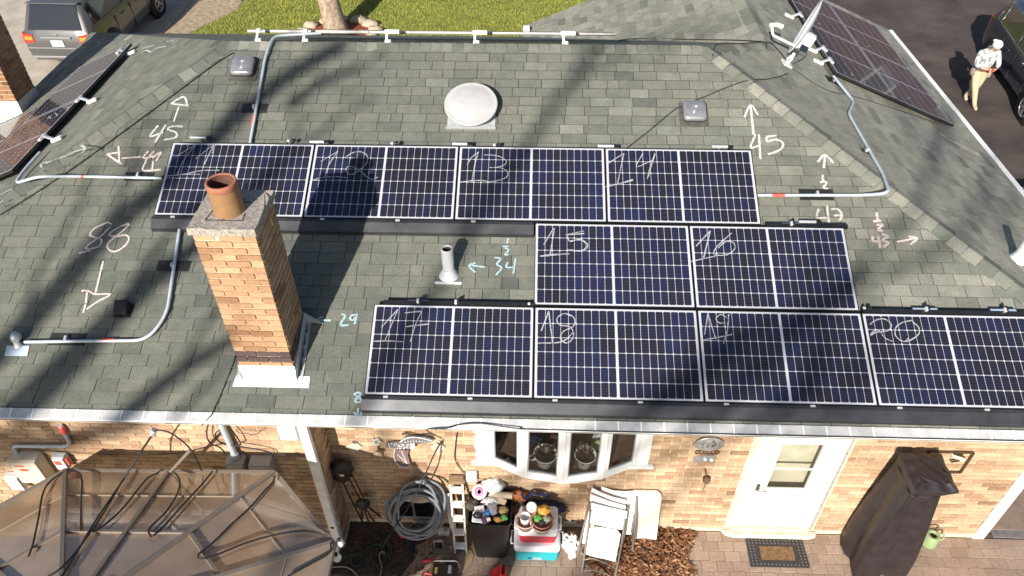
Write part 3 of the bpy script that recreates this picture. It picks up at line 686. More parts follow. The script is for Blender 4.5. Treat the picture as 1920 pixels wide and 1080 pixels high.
chalk('chalk_arrow', z([[(600, 740), (605, 830)], [(540, 780), (610, 770)], [(540, 780), (615, 830)], [(615, 800), (715, 795)]]), near, NN, .024, 'chalk')
chalk('chalk_number', z([[(195, 865), (225, 850), (205, 838), (225, 822), (245, 825)], [(240, 822), (262, 815)], [(665, 230), (700, 215), (725, 195), (750, 183)], [(842, 210), (905, 195), (870, 205)], [(712, 268), (740, 255), (765, 262), (790, 245), (842, 233)], [(720, 247), (745, 238), (780, 230)], [(0, 990), (30, 970), (62, 955)], [(0, 1025), (15, 1015)]]), left, LN, .03, 'chalkw', .016)
chalk('chalk_arrow', z([[(265, 815), (300, 800), (335, 790), (365, 772), (430, 752)], [(410, 735), (430, 752), (415, 772)]]), left, LN, .03, 'chalkw', .016)
z = zz(1400, 0, 2.7)
chalk('chalk_arrow', z([[(-12, 595), (20, 532), (58, 582)], [(20, 535), (35, 680)]]), near, NN, .026, 'chalkw')
chalk('chalk_number', z([[(45, 680), (20, 745), (60, 738)], [(62, 680), (70, 805)], [(150, 686), (100, 692)], [(100, 692), (103, 718)], [(103, 718), (150, 706), (185, 728), (165, 760), (108, 782)]]), near, NN, .028, 'chalkw')
chalk('chalk_arrow', z([[(360, 820), (395, 785), (440, 825)], [(397, 790), (390, 850)]]), near, NN, .028, 'chalkw')
chalk('chalk_number', z([[(385, 885), (387, 920)], [(370, 922), (402, 920), (400, 935), (388, 950), (412, 957)]]), near, NN, .026, 'chalkw')
chalk('chalk_number', zz(1360, 260, 6)([[(1050, 790), (1030, 885), (1140, 890)], [(1145, 755), (1165, 955)], [(1190, 795), (1260, 790), (1300, 830), (1310, 870), (1285, 920)], [(1220, 865), (1310, 860)]]), near, NN, .026, 'chalkw')
z = zz(1280, 340, 3)
chalk('chalk_number', z([[(1090, 175), (1098, 225)], [(1072, 225), (1115, 220)], [(1090, 245), (1125, 245), (1100, 270), (1125, 278)], [(1068, 310), (1072, 335), (1110, 335)], [(1100, 305), (1112, 375)], [(1120, 295), (1155, 310), (1125, 330), (1155, 345), (1130, 370)]]), near, NN, .030, 'chalk')
chalk('chalk_arrow', z([[(1205, 340), (1320, 318)], [(1270, 310), (1320, 320), (1280, 355)]]), near, NN, .022, 'chalk')
z = zz(780, 380, 3.6)
chalk('chalk_arrow', z([[(355, 420), (465, 435)], [(400, 405), (358, 425), (400, 470)]]), near, NN, .020, 'chalkb')
chalk('chalk_number', z([[(530, 370), (572, 378), (545, 415), (578, 440), (540, 488)], [(620, 400), (610, 435), (670, 435)], [(672, 375), (658, 478)], [(622, 240), (615, 275)], [(580, 295), (625, 295)], [(600, 305), (625, 320), (600, 350), (625, 350)]]), near, NN, .020, 'chalkb')
z = zz(420, 560, 6)
chalk('chalk_arrow', z([[(1040, 240), (1200, 245)], [(1110, 205), (1045, 235), (1080, 285)]]), near, NN, .022, 'chalkb')
chalk('chalk_number', z([[(1315, 175), (1345, 178), (1360, 200), (1310, 295), (1400, 295)], [(1480, 175), (1430, 195), (1420, 230), (1450, 240), (1490, 200), (1500, 165), (1470, 285)]]), near, NN, .022, 'chalkb')
z = zz(640, 540, 2.8235)
chalk('chalk_number', z([[(75, 555), (100, 555), (95, 575), (75, 590), (80, 605), (105, 600), (95, 580), (70, 565), (75, 555)]]), near, NN, .020, 'chalkb')
chalk('chalk_arrow', z([[(88, 635), (88, 685)], [(68, 655), (88, 685), (112, 655)]]), near, NN, .020, 'chalkb')
chalk('chalk_arrow', zz(1400, 0, 2.7)([[(985, 680), (1050, 720), (1170, 780)], [(1140, 755), (1175, 780), (1150, 778)]]), right, RN, .03, 'chalk', .016)
chalk('chalk_number', zz(1400, 0, 2.7)([[(285, 340), (310, 362), (345, 372)], [(290, 360), (330, 380), (350, 395)]]), right, RN, .02, 'chalkb', .016)
# ================================================================== solar panels
PW, PHH, WWD, WHH = 1.755, 1.0326, 1.739, 1.0166
def calP(u, v, n): return V((u, v * PC - n * PS, v * PS + n * PC + 4.27))
def cellmesh():
    wx, wy, c = .0394, .0789, .009
    p = [(-wx + c, -wy), (wx - c, -wy), (wx, -wy + c), (wx, wy - c), (wx - c, wy), (-wx + c, wy), (-wx, wy - c), (-wx, -wy + c)]
    mb = MB(); mb.add([(x, y, .0012) for x, y in p] + [(x, y, -.0008) for x, y in p], [tuple(range(8))] + [(i, 8 + i, 8 + (i + 1) % 8, (i + 1) % 8) for i in range(8)])
    return mb
cell_me = None; frame_me = None; sheet_me = None; cells_me = None
CELLS = []
px_, py_ = (WWD - 2 * .024 - .024) / 20, (WHH - 2 * .018) / 6
for h in range(2):
    for i in range(10):
        for j in range(6):
            x = -WWD / 2 + .024 + (h * 10 + i + .5) * px_ + (.024 if h else 0); y = -WHH / 2 + .018 + (j + .5) * py_; CELLS.append((x, y))
def panel(M, label, group, single=True):
    global cell_me, frame_me, sheet_me, cells_me
    p = thing('solar_panel', label, 'solar panel', group=group, M=M)
    if frame_me is None:
        f = MB(); b = (PW - WWD) / 2
        f.bx((-PW / 2, -PHH / 2, -.036), (PW / 2, -PHH / 2 + b, .002)).bx((-PW / 2, PHH / 2 - b, -.036), (PW / 2, PHH / 2, .002)).bx((-PW / 2, -PHH / 2 + b, -.036), (-PW / 2 + b, PHH / 2 - b, .002)).bx((PW / 2 - b, -PHH / 2 + b, -.036), (PW / 2, PHH / 2 - b, .002))
        o = f.build('frame', MT['black'], p, True); frame_me = o.data
        o = MB().bx((-WWD / 2, -WHH / 2, -.006), (WWD / 2, WHH / 2, 0)).build('backsheet', MT['sheet'], p, True); sheet_me = o.data
    else: link(frame_me, 'frame', p, True); link(sheet_me, 'backsheet', p, True)
    if single:
        for x, y in CELLS:
            if cell_me is None: o = cellmesh().build('cell', MT['cell'], p, True); cell_me = o.data
            else: o = link(cell_me, 'cell', p, True)
            o.location = (x, y, 0)
    else:
        if cells_me is None:
            mb = MB(); c = cellmesh()
            for x, y in CELLS: mb.add([(a + x, b + y, d) for a, b, d in c.v], c.f)
            o = mb.build('cells', MT['cell'], p, True, kind='stuff'); cells_me = o.data
        else: link(cells_me, 'cells', p, True, kind='stuff')
    return p
def pchalk(p, strokes, plane, n, wd=.011):
    mb = MB()
    for q in strokes: ribbon(mb, [plane(x, y) for x, y in q], n, wd, .35)
    mb.build('chalk_number', MT['chalkg'], p)
def ptop(x, y): return onP(x, y, NN, NN.dot(calP(0, 0, .0032)))
ROWS = {11: (0, 0, 0), 12: (0, 0, 1), 13: (0, 0, 2), 14: (0, 0, 3), 15: (4.4642, -1.0611, 0), 16: (4.4642, -1.0611, 1), 17: (2.7107, -2.1204, 0), 18: (2.7107, -2.1204, 1), 19: (2.7107, -2.1204, 2), 20: (2.7107, -2.1204, 3)}
WR = {
 11: zz(260, 240, 6)([[(415, 322), (640, 188)], [(640, 188), (560, 290), (480, 410), (435, 530)], [(650, 350), (665, 325), (845, 185)], [(845, 185), (735, 415)], [(845, 185), (830, 290)], [(310, 540), (500, 522), (700, 480), (905, 475)], [(510, 522), (690, 520)]]),
 12: zz(530, 260, 5.4)([[(385, 232), (560, 125)], [(560, 125), (470, 260), (425, 390)], [(310, 418), (400, 392), (560, 385), (650, 397)], [(310, 420), (400, 425)], [(630, 195), (700, 145), (780, 132), (840, 155), (862, 200), (840, 260), (770, 320), (700, 362), (655, 345), (645, 300), (680, 280), (740, 295), (800, 340), (850, 385), (910, 410), (960, 390)]]),
 13: zz(820, 260, 5.333)([[(298, 262), (340, 190), (412, 132)], [(410, 132), (380, 240), (345, 440)], [(235, 432), (350, 420), (450, 418), (520, 432)], [(468, 162), (560, 165), (640, 185), (690, 225), (670, 262), (600, 285), (520, 290)], [(600, 287), (660, 300), (705, 340), (690, 385), (620, 415), (520, 432)]]),
 14: zz(1120, 270, 9.817)([[(200, 355), (490, 170)], [(490, 170), (430, 450), (375, 720)], [(150, 790), (400, 730), (660, 650)], [(400, 730), (660, 672)], [(840, 170), (720, 415), (1010, 300)], [(1060, 165), (960, 480), (920, 645)], [(1065, 180), (980, 440), (940, 600)]]),
 15: zz(780, 380, 3.6)([[(862, 285), (930, 170)], [(935, 170), (920, 260), (905, 355)], [(835, 360), (900, 350), (1035, 345)], [(840, 362), (910, 356), (1000, 345)], [(1010, 218), (1135, 190)], [(1010, 218), (1135, 208)], [(1020, 215), (1040, 262), (1100, 245), (1155, 275), (1150, 310), (1100, 328), (1020, 315)], [(1040, 258), (1110, 252), (1150, 285), (1120, 322), (1030, 318)]]),
 16: zz(1280, 340, 3)([[(75, 365), (155, 278)], [(155, 278), (118, 430)], [(50, 450), (185, 420)], [(275, 290), (200, 360), (175, 400), (190, 415), (250, 412), (292, 380), (285, 345), (240, 340), (200, 375)]]),
 17: zz(640, 540, 2.8235)([[(212, 208), (300, 112)], [(300, 112), (232, 275)], [(172, 282), (250, 280), (330, 285)], [(335, 132), (425, 122)], [(425, 122), (390, 200), (365, 285)], [(340, 205), (465, 190)]]),
 18: zz(640, 540, 2.8235)([[(1058, 228), (1098, 122)], [(1098, 122), (1118, 290)], [(1038, 292), (1165, 285), (1228, 235)], [(1215, 150), (1180, 135), (1142, 160), (1155, 195), (1210, 205), (1230, 245), (1215, 280), (1185, 290), (1160, 265), (1175, 230), (1225, 205), (1237, 175), (1225, 150), (1195, 135)]]),
 19: zz(1300, 560, 3.0968)([[(65, 210), (85, 85)], [(85, 85), (130, 235)], [(50, 242), (140, 225), (225, 208)], [(195, 110), (160, 92), (132, 115), (150, 140), (190, 140)], [(205, 90), (198, 180), (175, 262)]]),
 20: zz(1300, 560, 3.0968)([[(1025, 150), (1060, 125), (1110, 118), (1150, 150), (1130, 185), (1060, 195), (1030, 212), (1045, 190), (1080, 185), (1110, 225), (1160, 250)], [(1270, 130), (1310, 170), (1305, 210), (1250, 245), (1210, 245), (1175, 215), (1175, 170), (1210, 140), (1270, 125)], [(1230, 248), (1250, 230)]])}
PAN = {}
PLAB = {11: 'solar panel chalked 11, half hidden behind the clay flue pot', 12: 'solar panel chalked 12, darkened by the chimney shadow', 13: 'solar panel chalked 13, directly below the pale round vent', 14: 'solar panel chalked 14, with a conduit leaving its side', 15: 'solar panel chalked 15, beside the chalked 34 and the lead vent pipe', 16: 'solar panel chalked 16, just below the chalked 47', 17: 'solar panel chalked 17, the closest one to the brick chimney base', 18: 'solar panel chalked 18, above the bow window', 19: 'solar panel chalked 19, above the silver wall plaque and white door', 20: 'solar panel chalked 20, above the dark furniture cover'}
RO = Matrix(((1, 0, 0), (0, PC, -PS), (0, PS, PC)))
for k, (u0, v0, i) in ROWS.items():
    c = calP(u0 + i * 1.7648 + WWD / 2, v0 - WHH / 2, 0)
    M = Matrix.Translation(c) @ RO.to_4x4()
    p = PAN[k] = panel(M, PLAB[k], 'numbered solar panels on the main roof slope')
    pchalk(p, WR[k], ptop, NN)
# panels on the left hip
LM = Matrix(((0, PC, -PS), (-1, 0, 0), (0, PS, PC)))
def lpanel(xc, yc, label): return panel(Matrix.Translation(V((xc, yc, EZ + (xc - EX0) * PT)) + LN * .12) @ LM.to_4x4() @ Matrix.Diagonal((1.045, 1.075, 1, 1)), label, 'solar panels on the left hip', False)
def ltop(x, y): return left(x, y, .124)
q = lpanel(-2.545, 2.60, 'upper hip solar panel whose far corner is next to the back roof corner')
q = lpanel(-2.545, .75, 'upper hip solar panel chalked with a number beside the bent conduit'); pchalk(q, zz(0, 60, 3.726)([[(330, 610), (345, 590), (355, 605)], [(385, 565), (400, 585)], [(460, 530), (480, 525), (470, 550)]]), ltop, LN, .016)
q = lpanel(-3.60, 1.26, 'lower hip solar panel directly in front of the side chimney')
q = lpanel(-3.60, -.60, 'lower hip solar panel farthest from the side chimney')
RM = Matrix(((0, -PC, PS), (1, 0, 0), (0, PS, PC)))
def rpanel(xc, yc, label): return panel(Matrix.Translation(V((xc, yc, EZ + (EX1 - xc) * PT)) + RN * .12) @ RM.to_4x4() @ Matrix.Diagonal((1.045, 1.055, 1, 1)), label, 'solar panels on the driveway side of the roof', False)
def rtop(x, y): return right(x, y, .124)
q = rpanel(9.30, 3.46, 'upper driveway-side solar panel next to the satellite dish foot'); pchalk(q, zz(1550, 0, 4.32)([[(190, 590), (210, 600), (195, 610)], [(140, 580), (170, 600)]]), rtop, RN, .014)
q = rpanel(9.30, 5.30, 'upper driveway-side solar panel at the gable end'); pchalk(q, zz(1430, 0, 8.31)([[(580, 185), (610, 170), (625, 200)], [(640, 270), (665, 290)], [(820, 290), (850, 300)], [(850, 370), (900, 370)]]), rtop, RN, .012)
q = rpanel(10.31, 3.46, 'lower driveway-side solar panel at the end with the black corner foot'); pchalk(q, zz(1550, 0, 4.32)([[(500, 670), (525, 690)], [(650, 800), (675, 790)]]), rtop, RN, .014)
q = rpanel(10.31, 5.30, 'lower driveway-side solar panel at the gable end above the white gutter'); pchalk(q, zz(1550, 0, 4.32)([[(330, 380), (350, 370)], [(240, 340), (255, 330)]]), rtop, RN, .014)
# panels on the back slope, seen edge on over the ridge
BM = Matrix(((-1, 0, 0), (0, -PC, PS), (0, PS, PC)))
yb = 2.53
for i in range(3):
    xc = 1.27 + i * 1.70
    bp_ = panel(Matrix.Translation(V((xc, yb, EZ + (EY1 - yb) * PT)) + BN * .157) @ BM.to_4x4() @ Matrix.Diagonal((.963, 1, 1, 1)), ['back-slope solar panel by the conduit crossing the ridge', 'back-slope solar panel in front of the tree trunk', 'back-slope solar panel next to the rear wing valley'][i], 'solar panels behind the ridge', False)
    MB().bx((-PW / 2, PHH / 2 + .001, -.024), (PW / 2, PHH / 2 + .006, .0)).build('edge_glare', plain('glare_trim', (.36, .345, .33), .5, var=.2, vs=6), bp_, True)  # added pale bar, paints the sun's glare along the black frame edge
# ---- skirts, rails, clamps (things of the racking)
def skirt(u0, u1, v, label):
    mb = MB(); prof = [(v - .006, -.012), (v - .045, -.010), (v - .150, -.050), (v - .165, -.100), (v - .152, -.104), (v - .14, -.058), (v - .04, -.022), (v - .006, -.022)]
    a = [calP(u0, y, n) for y, n in prof]; b = [calP(u1, y, n) for y, n in prof]; k = len(prof)
    mb.add(a + b, [(i, (i + 1) % k, k + (i + 1) % k, k + i) for i in range(k)] + [tuple(range(k - 1, -1, -1)), tuple(range(k, 2 * k))])
    t = thing('array_skirt', label, 'array skirt', calP((u0 + u1) / 2, v - .1, -.1), 'black skirts below the panels')
    mb.build('trim', MT['skirt'], t); s = MB(); x = u0 + .25
    while x < u1:
        s.box(calP(x, v - .014, -.008), (.05, .02, .012), RO); x += .88
    s.build('clip', MT['alu'], t); return t
skirt(-.03, 4.44, -WHH - .008, 'black skirt under panels 11 to 13, above the lead pipe')
skirt(2.68, 10.05, -2.1204 - WHH - .008, 'long black skirt under panels 17 to 20, above the gutter')
def rail(u0, u1, v, label):
    o = MB().box(calP((u0 + u1) / 2, v, -.03), (u1 - u0, .05, .04), RO).build('mounting_rail', MT['black']); return tag(o, label, 'rail', 'black mounting rails')
rail(2.80, 4.46, -2.1204 + .042, 'black mounting rail below the lead vent pipe')
rail(8.02, 10.0, -2.1204 + .042, 'black mounting rail under the two splices above the furniture cover')
rail(7.10, 8.03, -1.0611 + .04, 'short black mounting rail below the chalked 47')
def clampbar(x, y, wpx, kind, label, row):
    """bracket standing at the top edge of a row, placed on the panel plane"""
    p = onP(x, y, NN, NN.dot(calP(0, 0, -.02))); wd = wpx / 1419 * (p - CC).length
    t = thing('panel_bracket', label, 'bracket', p, 'brackets along the panel rows')
    if kind == 'bar':
        MB().box(p, (wd, .028, .03), RO).build('bar', MT['alu'], t, bevel=.004, seg=1); MB().box(p + V((wd * .5 + .03, .0, -.01)), (.06, .04, .035), RO).build('end_block', MT['black'], t, bevel=.004, seg=1)
        MB().tube([p - NN * .012, p - NN * .1], .012, 8).build('foot', MT['galv'], t)
    elif kind == 'lug':
        MB().box(p, (.03, .03, .035), RO).build('lug', MT['alu'], t, bevel=.004, seg=1); MB().box(p + V((.055, 0, .0)), (.04, .035, .04), RO).build('end_block', MT['black'], t, bevel=.004, seg=1)
        MB().tube([p, p - NN * .1], .012, 8).build('foot', MT['galv'], t)
    else:
        MB().box(p - NN * .005, (wd, .045, .012), RO).build('splice', MT['blue_alu'], t, bevel=.002, seg=1)
        MB().box(p + NN * .02, (.028, .05, .04), RO).build('clamp', MT['alu'], t, bevel=.004, seg=1)
        MB().box(p + V((.03, .02, .01)), (.02, .06, .05), RO).build('end_block', MT['black'], t, bevel=.003, seg=1)
    return t
for i, (x, y, wp, kd, lab) in enumerate([(372, 258, 28, 'bar', 'bright bracket bar above the clay flue pot'), (541, 264, 10, 'lug', 'small lug bracket right of the ridge conduit'), (594, 266, 26, 'bar', 'bright bracket bar left of the chimney shadow panel'), (735, 269, 10, 'lug', 'small lug bracket over the panel darkened by the chimney'),
    (862, 270, 28, 'bar', 'bright bracket bar left of the pale round vent'), (927, 272, 10, 'lug', 'small lug bracket below the pale round vent'), (1136, 274, 30, 'bar', 'bright bracket bar where a thin cable leaves the panels'), (1350, 275, 28, 'bar', 'bright bracket bar beside the chalked 45'),
    (1514, 416, 30, 'bar', 'bright bracket bar below the chalked 47'), (1483, 421, 30, 'splice', 'blue-grey splice bracket below the chalked 47'), (784, 566, 40, 'splice', 'blue-grey splice bracket nearest the chimney'), (855, 568, 40, 'splice', 'blue-grey splice bracket below the lead vent pipe'), (992, 570, 16, 'lug', 'small lug bracket at the corner of the bare roof patch'),
    (1620, 578, 14, 'lug', 'small lug bracket at the end of the middle panel row'), (1735, 581, 40, 'splice', 'blue-grey splice bracket above the chalked twenty'), (1882, 583, 40, 'splice', 'blue-grey splice bracket over the furniture cover end of the array')]):
    clampbar(x, y, wp, kd, lab, 0)
def foot(p, n, e, label, grp, mt='white'):
    """roof foot with post and bar reaching the panel edge; e = direction to the panel"""
    p, n, e = V(p), V(n), V(e); s = n.cross(e); M = Matrix((e, s, n)).transposed()
    t = thing('roof_mount', label, 'roof mount', p, grp)
    MB().box(p + n * .03, (.17, .075, .045), M).build('base', plain('weathered_white_metal', (.68, .66, .62), .5, var=.15, vs=20), t, bevel=.014)
    MB().bar(p + n * .03 + e * .03, p + n * .13 + e * .13, .03, .03, s).build('post', MT['galv'], t)
    MB().box(p + n * .125 + e * .16, (.05, .17, .03), M).build('bar', MT['alu'], t, bevel=.004, seg=1)
    return t
for x, y, lab in ((248, 102, 'white roof mount at the far corner of the left hip panels'), (176, 192, 'white roof mount midway along the left hip panels'), (110, 264, 'white roof mount of the left hip panels nearest the bent conduit')):
    foot(left(x, y, .01), LN, V((-PC, 0, -PS)), lab, 'roof mounts beside the left hip panels')
for x, y, lab in ((1478, 33, 'white roof mount above the satellite dish'), (1521, 97, 'white roof mount hidden behind the satellite dish mast'), (1532, 119, 'white roof mount at the end of the driveway-side panels')):
    foot(right(x, y, .01), RN, V((PC, 0, -PS)), lab, 'roof mounts beside the driveway-side panels')
for i, x in enumerate((484, 572, 727, 893, 1060)):
    p = onY(x, 74, RY + .14); p = V((p.x, RY + .14, EZ + (EY1 - RY - .14) * PT)); t = thing('roof_mount', ['white ridge mount beside the conduit crossing the ridge', 'white ridge mount just right of the conduit end', 'white ridge mount in line with the tree base', 'white ridge mount above the pale round vent', 'white ridge mount at the shaded end of the back array'][i], 'roof mount', p, 'roof mounts behind the ridge')
    mb = MB(); mb.box(p + V((0, 0, .03)), (.085, .06, .045)); mb.build('base', MT['white'], t, bevel=.012)
    MB().bar(p + V((-.02, 0, .04)), p + V((-.03, .14, .10)), .03, .018).build('post', MT['white'], t)
    MB().box(p + V((.04 if i > 1 else -.02, .15, .105)), (.2 if i > 1 else .06, .05, .045)).build('end_clamp', MT['white'], t, bevel=.006)
# ================================================================== conduits
def conduit(label, path, plates, bands, r=.019, fr=.16, extra=None):
    pts = fillet(path, fr, 8); t = thing('conduit', label, 'conduit', path[0], 'steel conduits on the roof')
    MB().tube(pts, r, 10).build('pipe', MT['emt'], t)
    for c, n, e, sz in plates:
        c, n, e = V(c), V(n), V(e); M = Matrix((e, n.cross(e), n)).transposed()
        po = MB().box(c + n * .012, (sz[0], sz[1], .006), M).build('flashing_plate', MT['flash'], t)
        MB().box(c + n * .04, (.03, .05, .06), M).build('strap', MT['galv'], t, bevel=.006)
    for a, b in bands: MB().tube([a, b], r * 1.07, 10).build('warning_label', MT['red'], t)
    return t
U3 = (1, 0, 0)
h = .050
conduit('conduit climbing over the ridge beside the left box vent', [near(469, 268, h), near(497, 110, h), near(505, 84, h + .03), V((.95, RY + .02, RZ + .09)), V((1.5, RY + .28, RZ + .02))], [(near(478, 204), NN, U3, (.33, .14))], [(near(473, 234, h), near(476, 217, h))], fr=.08)
conduit('level conduit from panel 11 bending round the left hip', [near(304, 334, h), near(140, 330.5, h), left(72, 331, .06), left(28, 344, .05), left(46, 318, .07), left(75, 286, .08)], [(near(262, 332), NN, U3, (.36, .12))], [(near(131, 330.5, h), near(158, 331, h))], fr=.12)
conduit('long curved conduit from panel 11 down to the silver roof fitting', [near(337, 428, h), near(313, 590, h), near(276, 638, h), near(46, 641, h)], [(near(326, 500), NN, U3, (.38, .13)), (near(128, 637), NN, U3, (.40, .14))], [(near(191, 638.5, h), near(215, 637.5, h))], fr=.42)
conduit('conduit from panel 14 curving up to the driveway-side panels', [near(1420, 366, h), near(1620, 366, h), right(1668, 362, .06), right(1655, 325, .05), right(1591, 213, .05), right(1601, 190, .05), right(1563, 143, .08)], [(near(1530, 366), NN, U3, (.40, .15)), (right(1622, 285), RN, (PC, 0, -PS), (.12, .10)), (right(1562, 153), RN, (PC, 0, -PS), (.25, .2))], [(near(1447, 366, h), near(1471, 366, h))], fr=.12)
# silver roof fitting
p = near(33, 655); t = thing('roof_fitting', 'silver roof entry fitting on a pale plate by the gutter', 'fitting', p)
a = [near(8, 667, .016), near(51, 667, .016), near(55, 648, .016), near(13, 648, .016)]
MB().add(a + [q - NN * .008 for q in a], [(0, 1, 2, 3), (0, 4, 5, 1), (1, 5, 6, 2), (2, 6, 7, 3), (3, 7, 4, 0)]).build('flashing_plate', plain('pale_blue_metal', (.55, .65, .72), .45, metal=.2), t)
c = near(34, 647, .015); MB().lathe([(.05, 0), (.034, .03), (.03, .09)], c, None, 20).build('collar', MT['alu'], t)
MB().lathe([(.0, .17), (.03, .165), (.06, .13), (.065, .085), (.05, .07), (0, .07)], c + V((.01, .02, 0)), None, 20, sx=.8).build('cap', MT['galv'], t)
# ================================================================== vents, pipes
RM3 = RO
def boxvent(c, label, s=.285):
    t = thing('box_vent', label, 'roof vent', c, 'square metal roof vents')
    MB().box(c + NN * .014, (.36, .37, .006), RM3).build('flange', plain('stained_flange', (.075, .070, .065), .8, var=.3, vs=14), t)
    MB().box(c + NN * .045 , (s * .72, s * .72, .07), RM3).build('throat', MT['rubber'], t)
    hd = MB(); w2 = s / 2; rings = []
    def rr(w_, r_, k=6):
        o = []
        for sx, sy, a0 in ((1, -1, -90), (1, 1, 0), (-1, 1, 90), (-1, -1, 180)):
            for j in range(k + 1):
                a = math.radians(a0 + 90 * j / k); o.append((sx * (w_ - r_) + r_ * math.cos(a), sy * (w_ - r_) + r_ * math.sin(a)))
        return o
    prof = [(w2, .05, .06), (w2 * 1.03, .05, .052), (w2 * 1.0, .055, .09), (w2 * .96, .06, .112), (w2 * .88, .06, .122)]
    vs = []; k = None
    for w_, r_, z_ in prof:
        q = rr(w_, r_); k = len(q); vs += [c + RM3 @ V((x, y, z_)) for x, y in q]
    fs = [(i * k + j, i * k + (j + 1) % k, (i + 1) * k + (j + 1) % k, (i + 1) * k + j) for i in range(len(prof) - 1) for j in range(k)] + [tuple((len(prof) - 1) * k + j for j in range(k))]
    hd.add(vs, fs, sm=True); hd.build('hood', MT['ventm'], t)
    for r_ in (.035, .058): MB().tube([c + RM3 @ V((r_ * math.cos(a * .2618), r_ * math.sin(a * .2618), .122)) for a in range(24)], .005, 6, closed=True).build('embossed_ring', MT['ventm'], t)
    return t
boxvent(near(459, 132), 'square grey roof vent beside the conduit and the left hip cap')
boxvent(near(1300, 216), 'square grey roof vent crossed by a black cable above panel 14')
c = near(883, 212); t = thing('round_vent', 'large pale round roof vent standing above panels 12 and 13', 'roof vent', c)
lip = near(883, 241, .012)
MB().box(lip + V((0, PC * .17, PS * .17)), (.60, .36, .006), RM3).build('flange', MT['lead'], t)
MB().box(lip + NN * .012, (.62, .02, .025), RM3).build('flange_lip', MT['galv'], t)
MB().lathe([(.16, 0), (.16, .15)], near(884, 215, .015), RM3, 32).build('throat', MT['lead'], t)
dc = near(883, 195, .15); 
MB().lathe([(.20, -.02), (.318, -.025), (.33, -.02), (.334, -.006), (.332, .010), (.322, .016), (.312, .012), (.26, .026), (.16, .042), (.06, .052), (0, .053)], dc, RM3, 72).build('dome', MT['dome'], t)
def pipe(c, h, r, label, n, flange=True, mtl='lead', tilt=V((0, 0, 1))):
    c, n, tilt = V(c), V(n), V(tilt).normalized(); t = thing('vent_pipe', label, 'vent pipe', c, 'plumbing vents')
    F = frame_of(tilt); w = plain('pale_lead', (.62, .64, .66), .5, metal=.15, var=.15, vs=18)
    MB().lathe([(r * 1.02, -.05), (r, .1), (r * 1.01, h - .01), (r * .97, h), (r * .80, h), (r * .78, h - .02), (r * .76, h * .4), (0, h * .4)], c, F, 28).build('pipe', [w, MT['soot']], t)
    o = t.children[0]; me = o.data
    for p_ in me.polygons:
        if p_.index >= 28 * 5: p_.material_index = 1
    MB().lathe([(r * 1.75, 0), (r * 1.25, .06), (r * 1.03, .11)], c + n * .005, F, 24).build('boot', w, t)
    X = V((1, 0, 0)) if abs(n.y) > .1 else V((0, 1, 0)); M = Matrix((X, n.cross(X), n)).transposed()
    up = n.cross(X) if n.cross(X).z > 0 else -n.cross(X)
    MB().box(c + n * .016 - up * .10, (.30, .03, .008), M).build('flange', w, t); return t
pipe(near(842, 517), .40, .066, 'pale lead vent pipe on the bare patch above panel 17', NN)
pipe(right(1905, 488), .33, .062, 'pale vent pipe on the driveway-side slope casting a long shadow', RN, tilt=V((.05, -.05, 1)))
c = near(233, 583); t = thing('exhaust_hood', 'small black exhaust hood beside the chalked 88 arrow', 'roof vent', c)
MB().box(c + NN * .014, (.2, .17, .006), RM3).build('flange', MT['flash'], t)
MB().add([c + RM3 @ V(v) for v in ((-.075, -.075, .01), (.075, -.075, .01), (.075, .085, .01), (-.075, .085, .01), (-.07, -.07, .09), (.07, -.07, .09), (.07, .08, .13), (-.07, .08, .13))], [(0, 1, 5, 4), (1, 2, 6, 5), (2, 3, 7, 6), (3, 0, 4, 7), (4, 5, 6, 7)]).build('hood', plain('black_plastic', (.012, .012, .013), .55), t, bevel=.008)
# ---- satellite dish on the driveway-side hip
F0 = right(1474, 121); t = thing('satellite_dish', 'white satellite dish seen edge on with a feed arm, bolted to the hip', 'satellite dish', F0)
wm = plain('dish_white', (.72, .70, .66), .5, var=.1, vs=10); DY = F0.y + .12
mtop = onY(1502, 80, DY); J = onY(1494, 92, DY)
MB().box(F0 + RN * .015, (.14, .2, .02), Matrix((V((PC, 0, -PS)), V((0, 1, 0)), RN)).transposed()).build('foot', wm, t, bevel=.008)
MB().tube(fillet([F0 + RN * .02, F0 + V((.06, .03, .06)), onY(1488, 102, DY), mtop], .05), .024, 10).build('mast', wm, t)
MB().tube([F0 + V((.05, .2, -.02)), onY(1497, 95, DY + .02)], .012, 8).build('strut', wm, t)
dcn = onY(1513, 52, DY - .03); ax = V((-.87, -.18, .46)); vd = (dcn - CC).normalized(); ax = (ax - vd * (ax.dot(vd) + .06)).normalized(); F = frame_of(ax, (0, 1, 0))
prof = [(0, -.035)] + [(r, -.035 + .075 * (r / .40) ** 2 * .9) for r in (.1, .2, .3, .37, .40)] + [(.405, .036), (.40, .026), (.3, -.008), (.2, -.032), (.1, -.046), (0, -.05)]
MB().lathe(prof, dcn, F, 40, sx=.88, sy=1.0).build('reflector', plain('dish_grey', (.66, .68, .72), .45, var=.06, vs=6), t)
MB().box((dcn + mtop) / 2 - ax * .06 + V((0, 0, -.02)), (.15, .16, .2), F).build('mount_bracket', wm, t, bevel=.02)
MB().box(J + V((-.02, -.02, 0)), (.09, .07, .12), F).build('tilt_clamp', MT['black'], t, bevel=.01)
arm = [onY(1494, 88, DY - .06), onY(1449, 66, DY - .12), onY(1447, 49, DY - .12)]
MB().tube(fillet(arm, .04), .020, 8).build('feed_arm', wm, t)
MB().tube([onY(1444, 47, DY - .12), onY(1456, 46, DY - .1), onY(1466, 50, DY - .08)], [.028, .03, .036], 12).build('feed_horn', wm, t)
MB().tube(smoothpts([onY(1494, 92, DY - .05), onY(1512, 100, DY), onY(1507, 108, DY), onY(1484, 122, DY), right(1480, 128, .02)], 6), .006, 6).build('coax', MT['cable'], t)
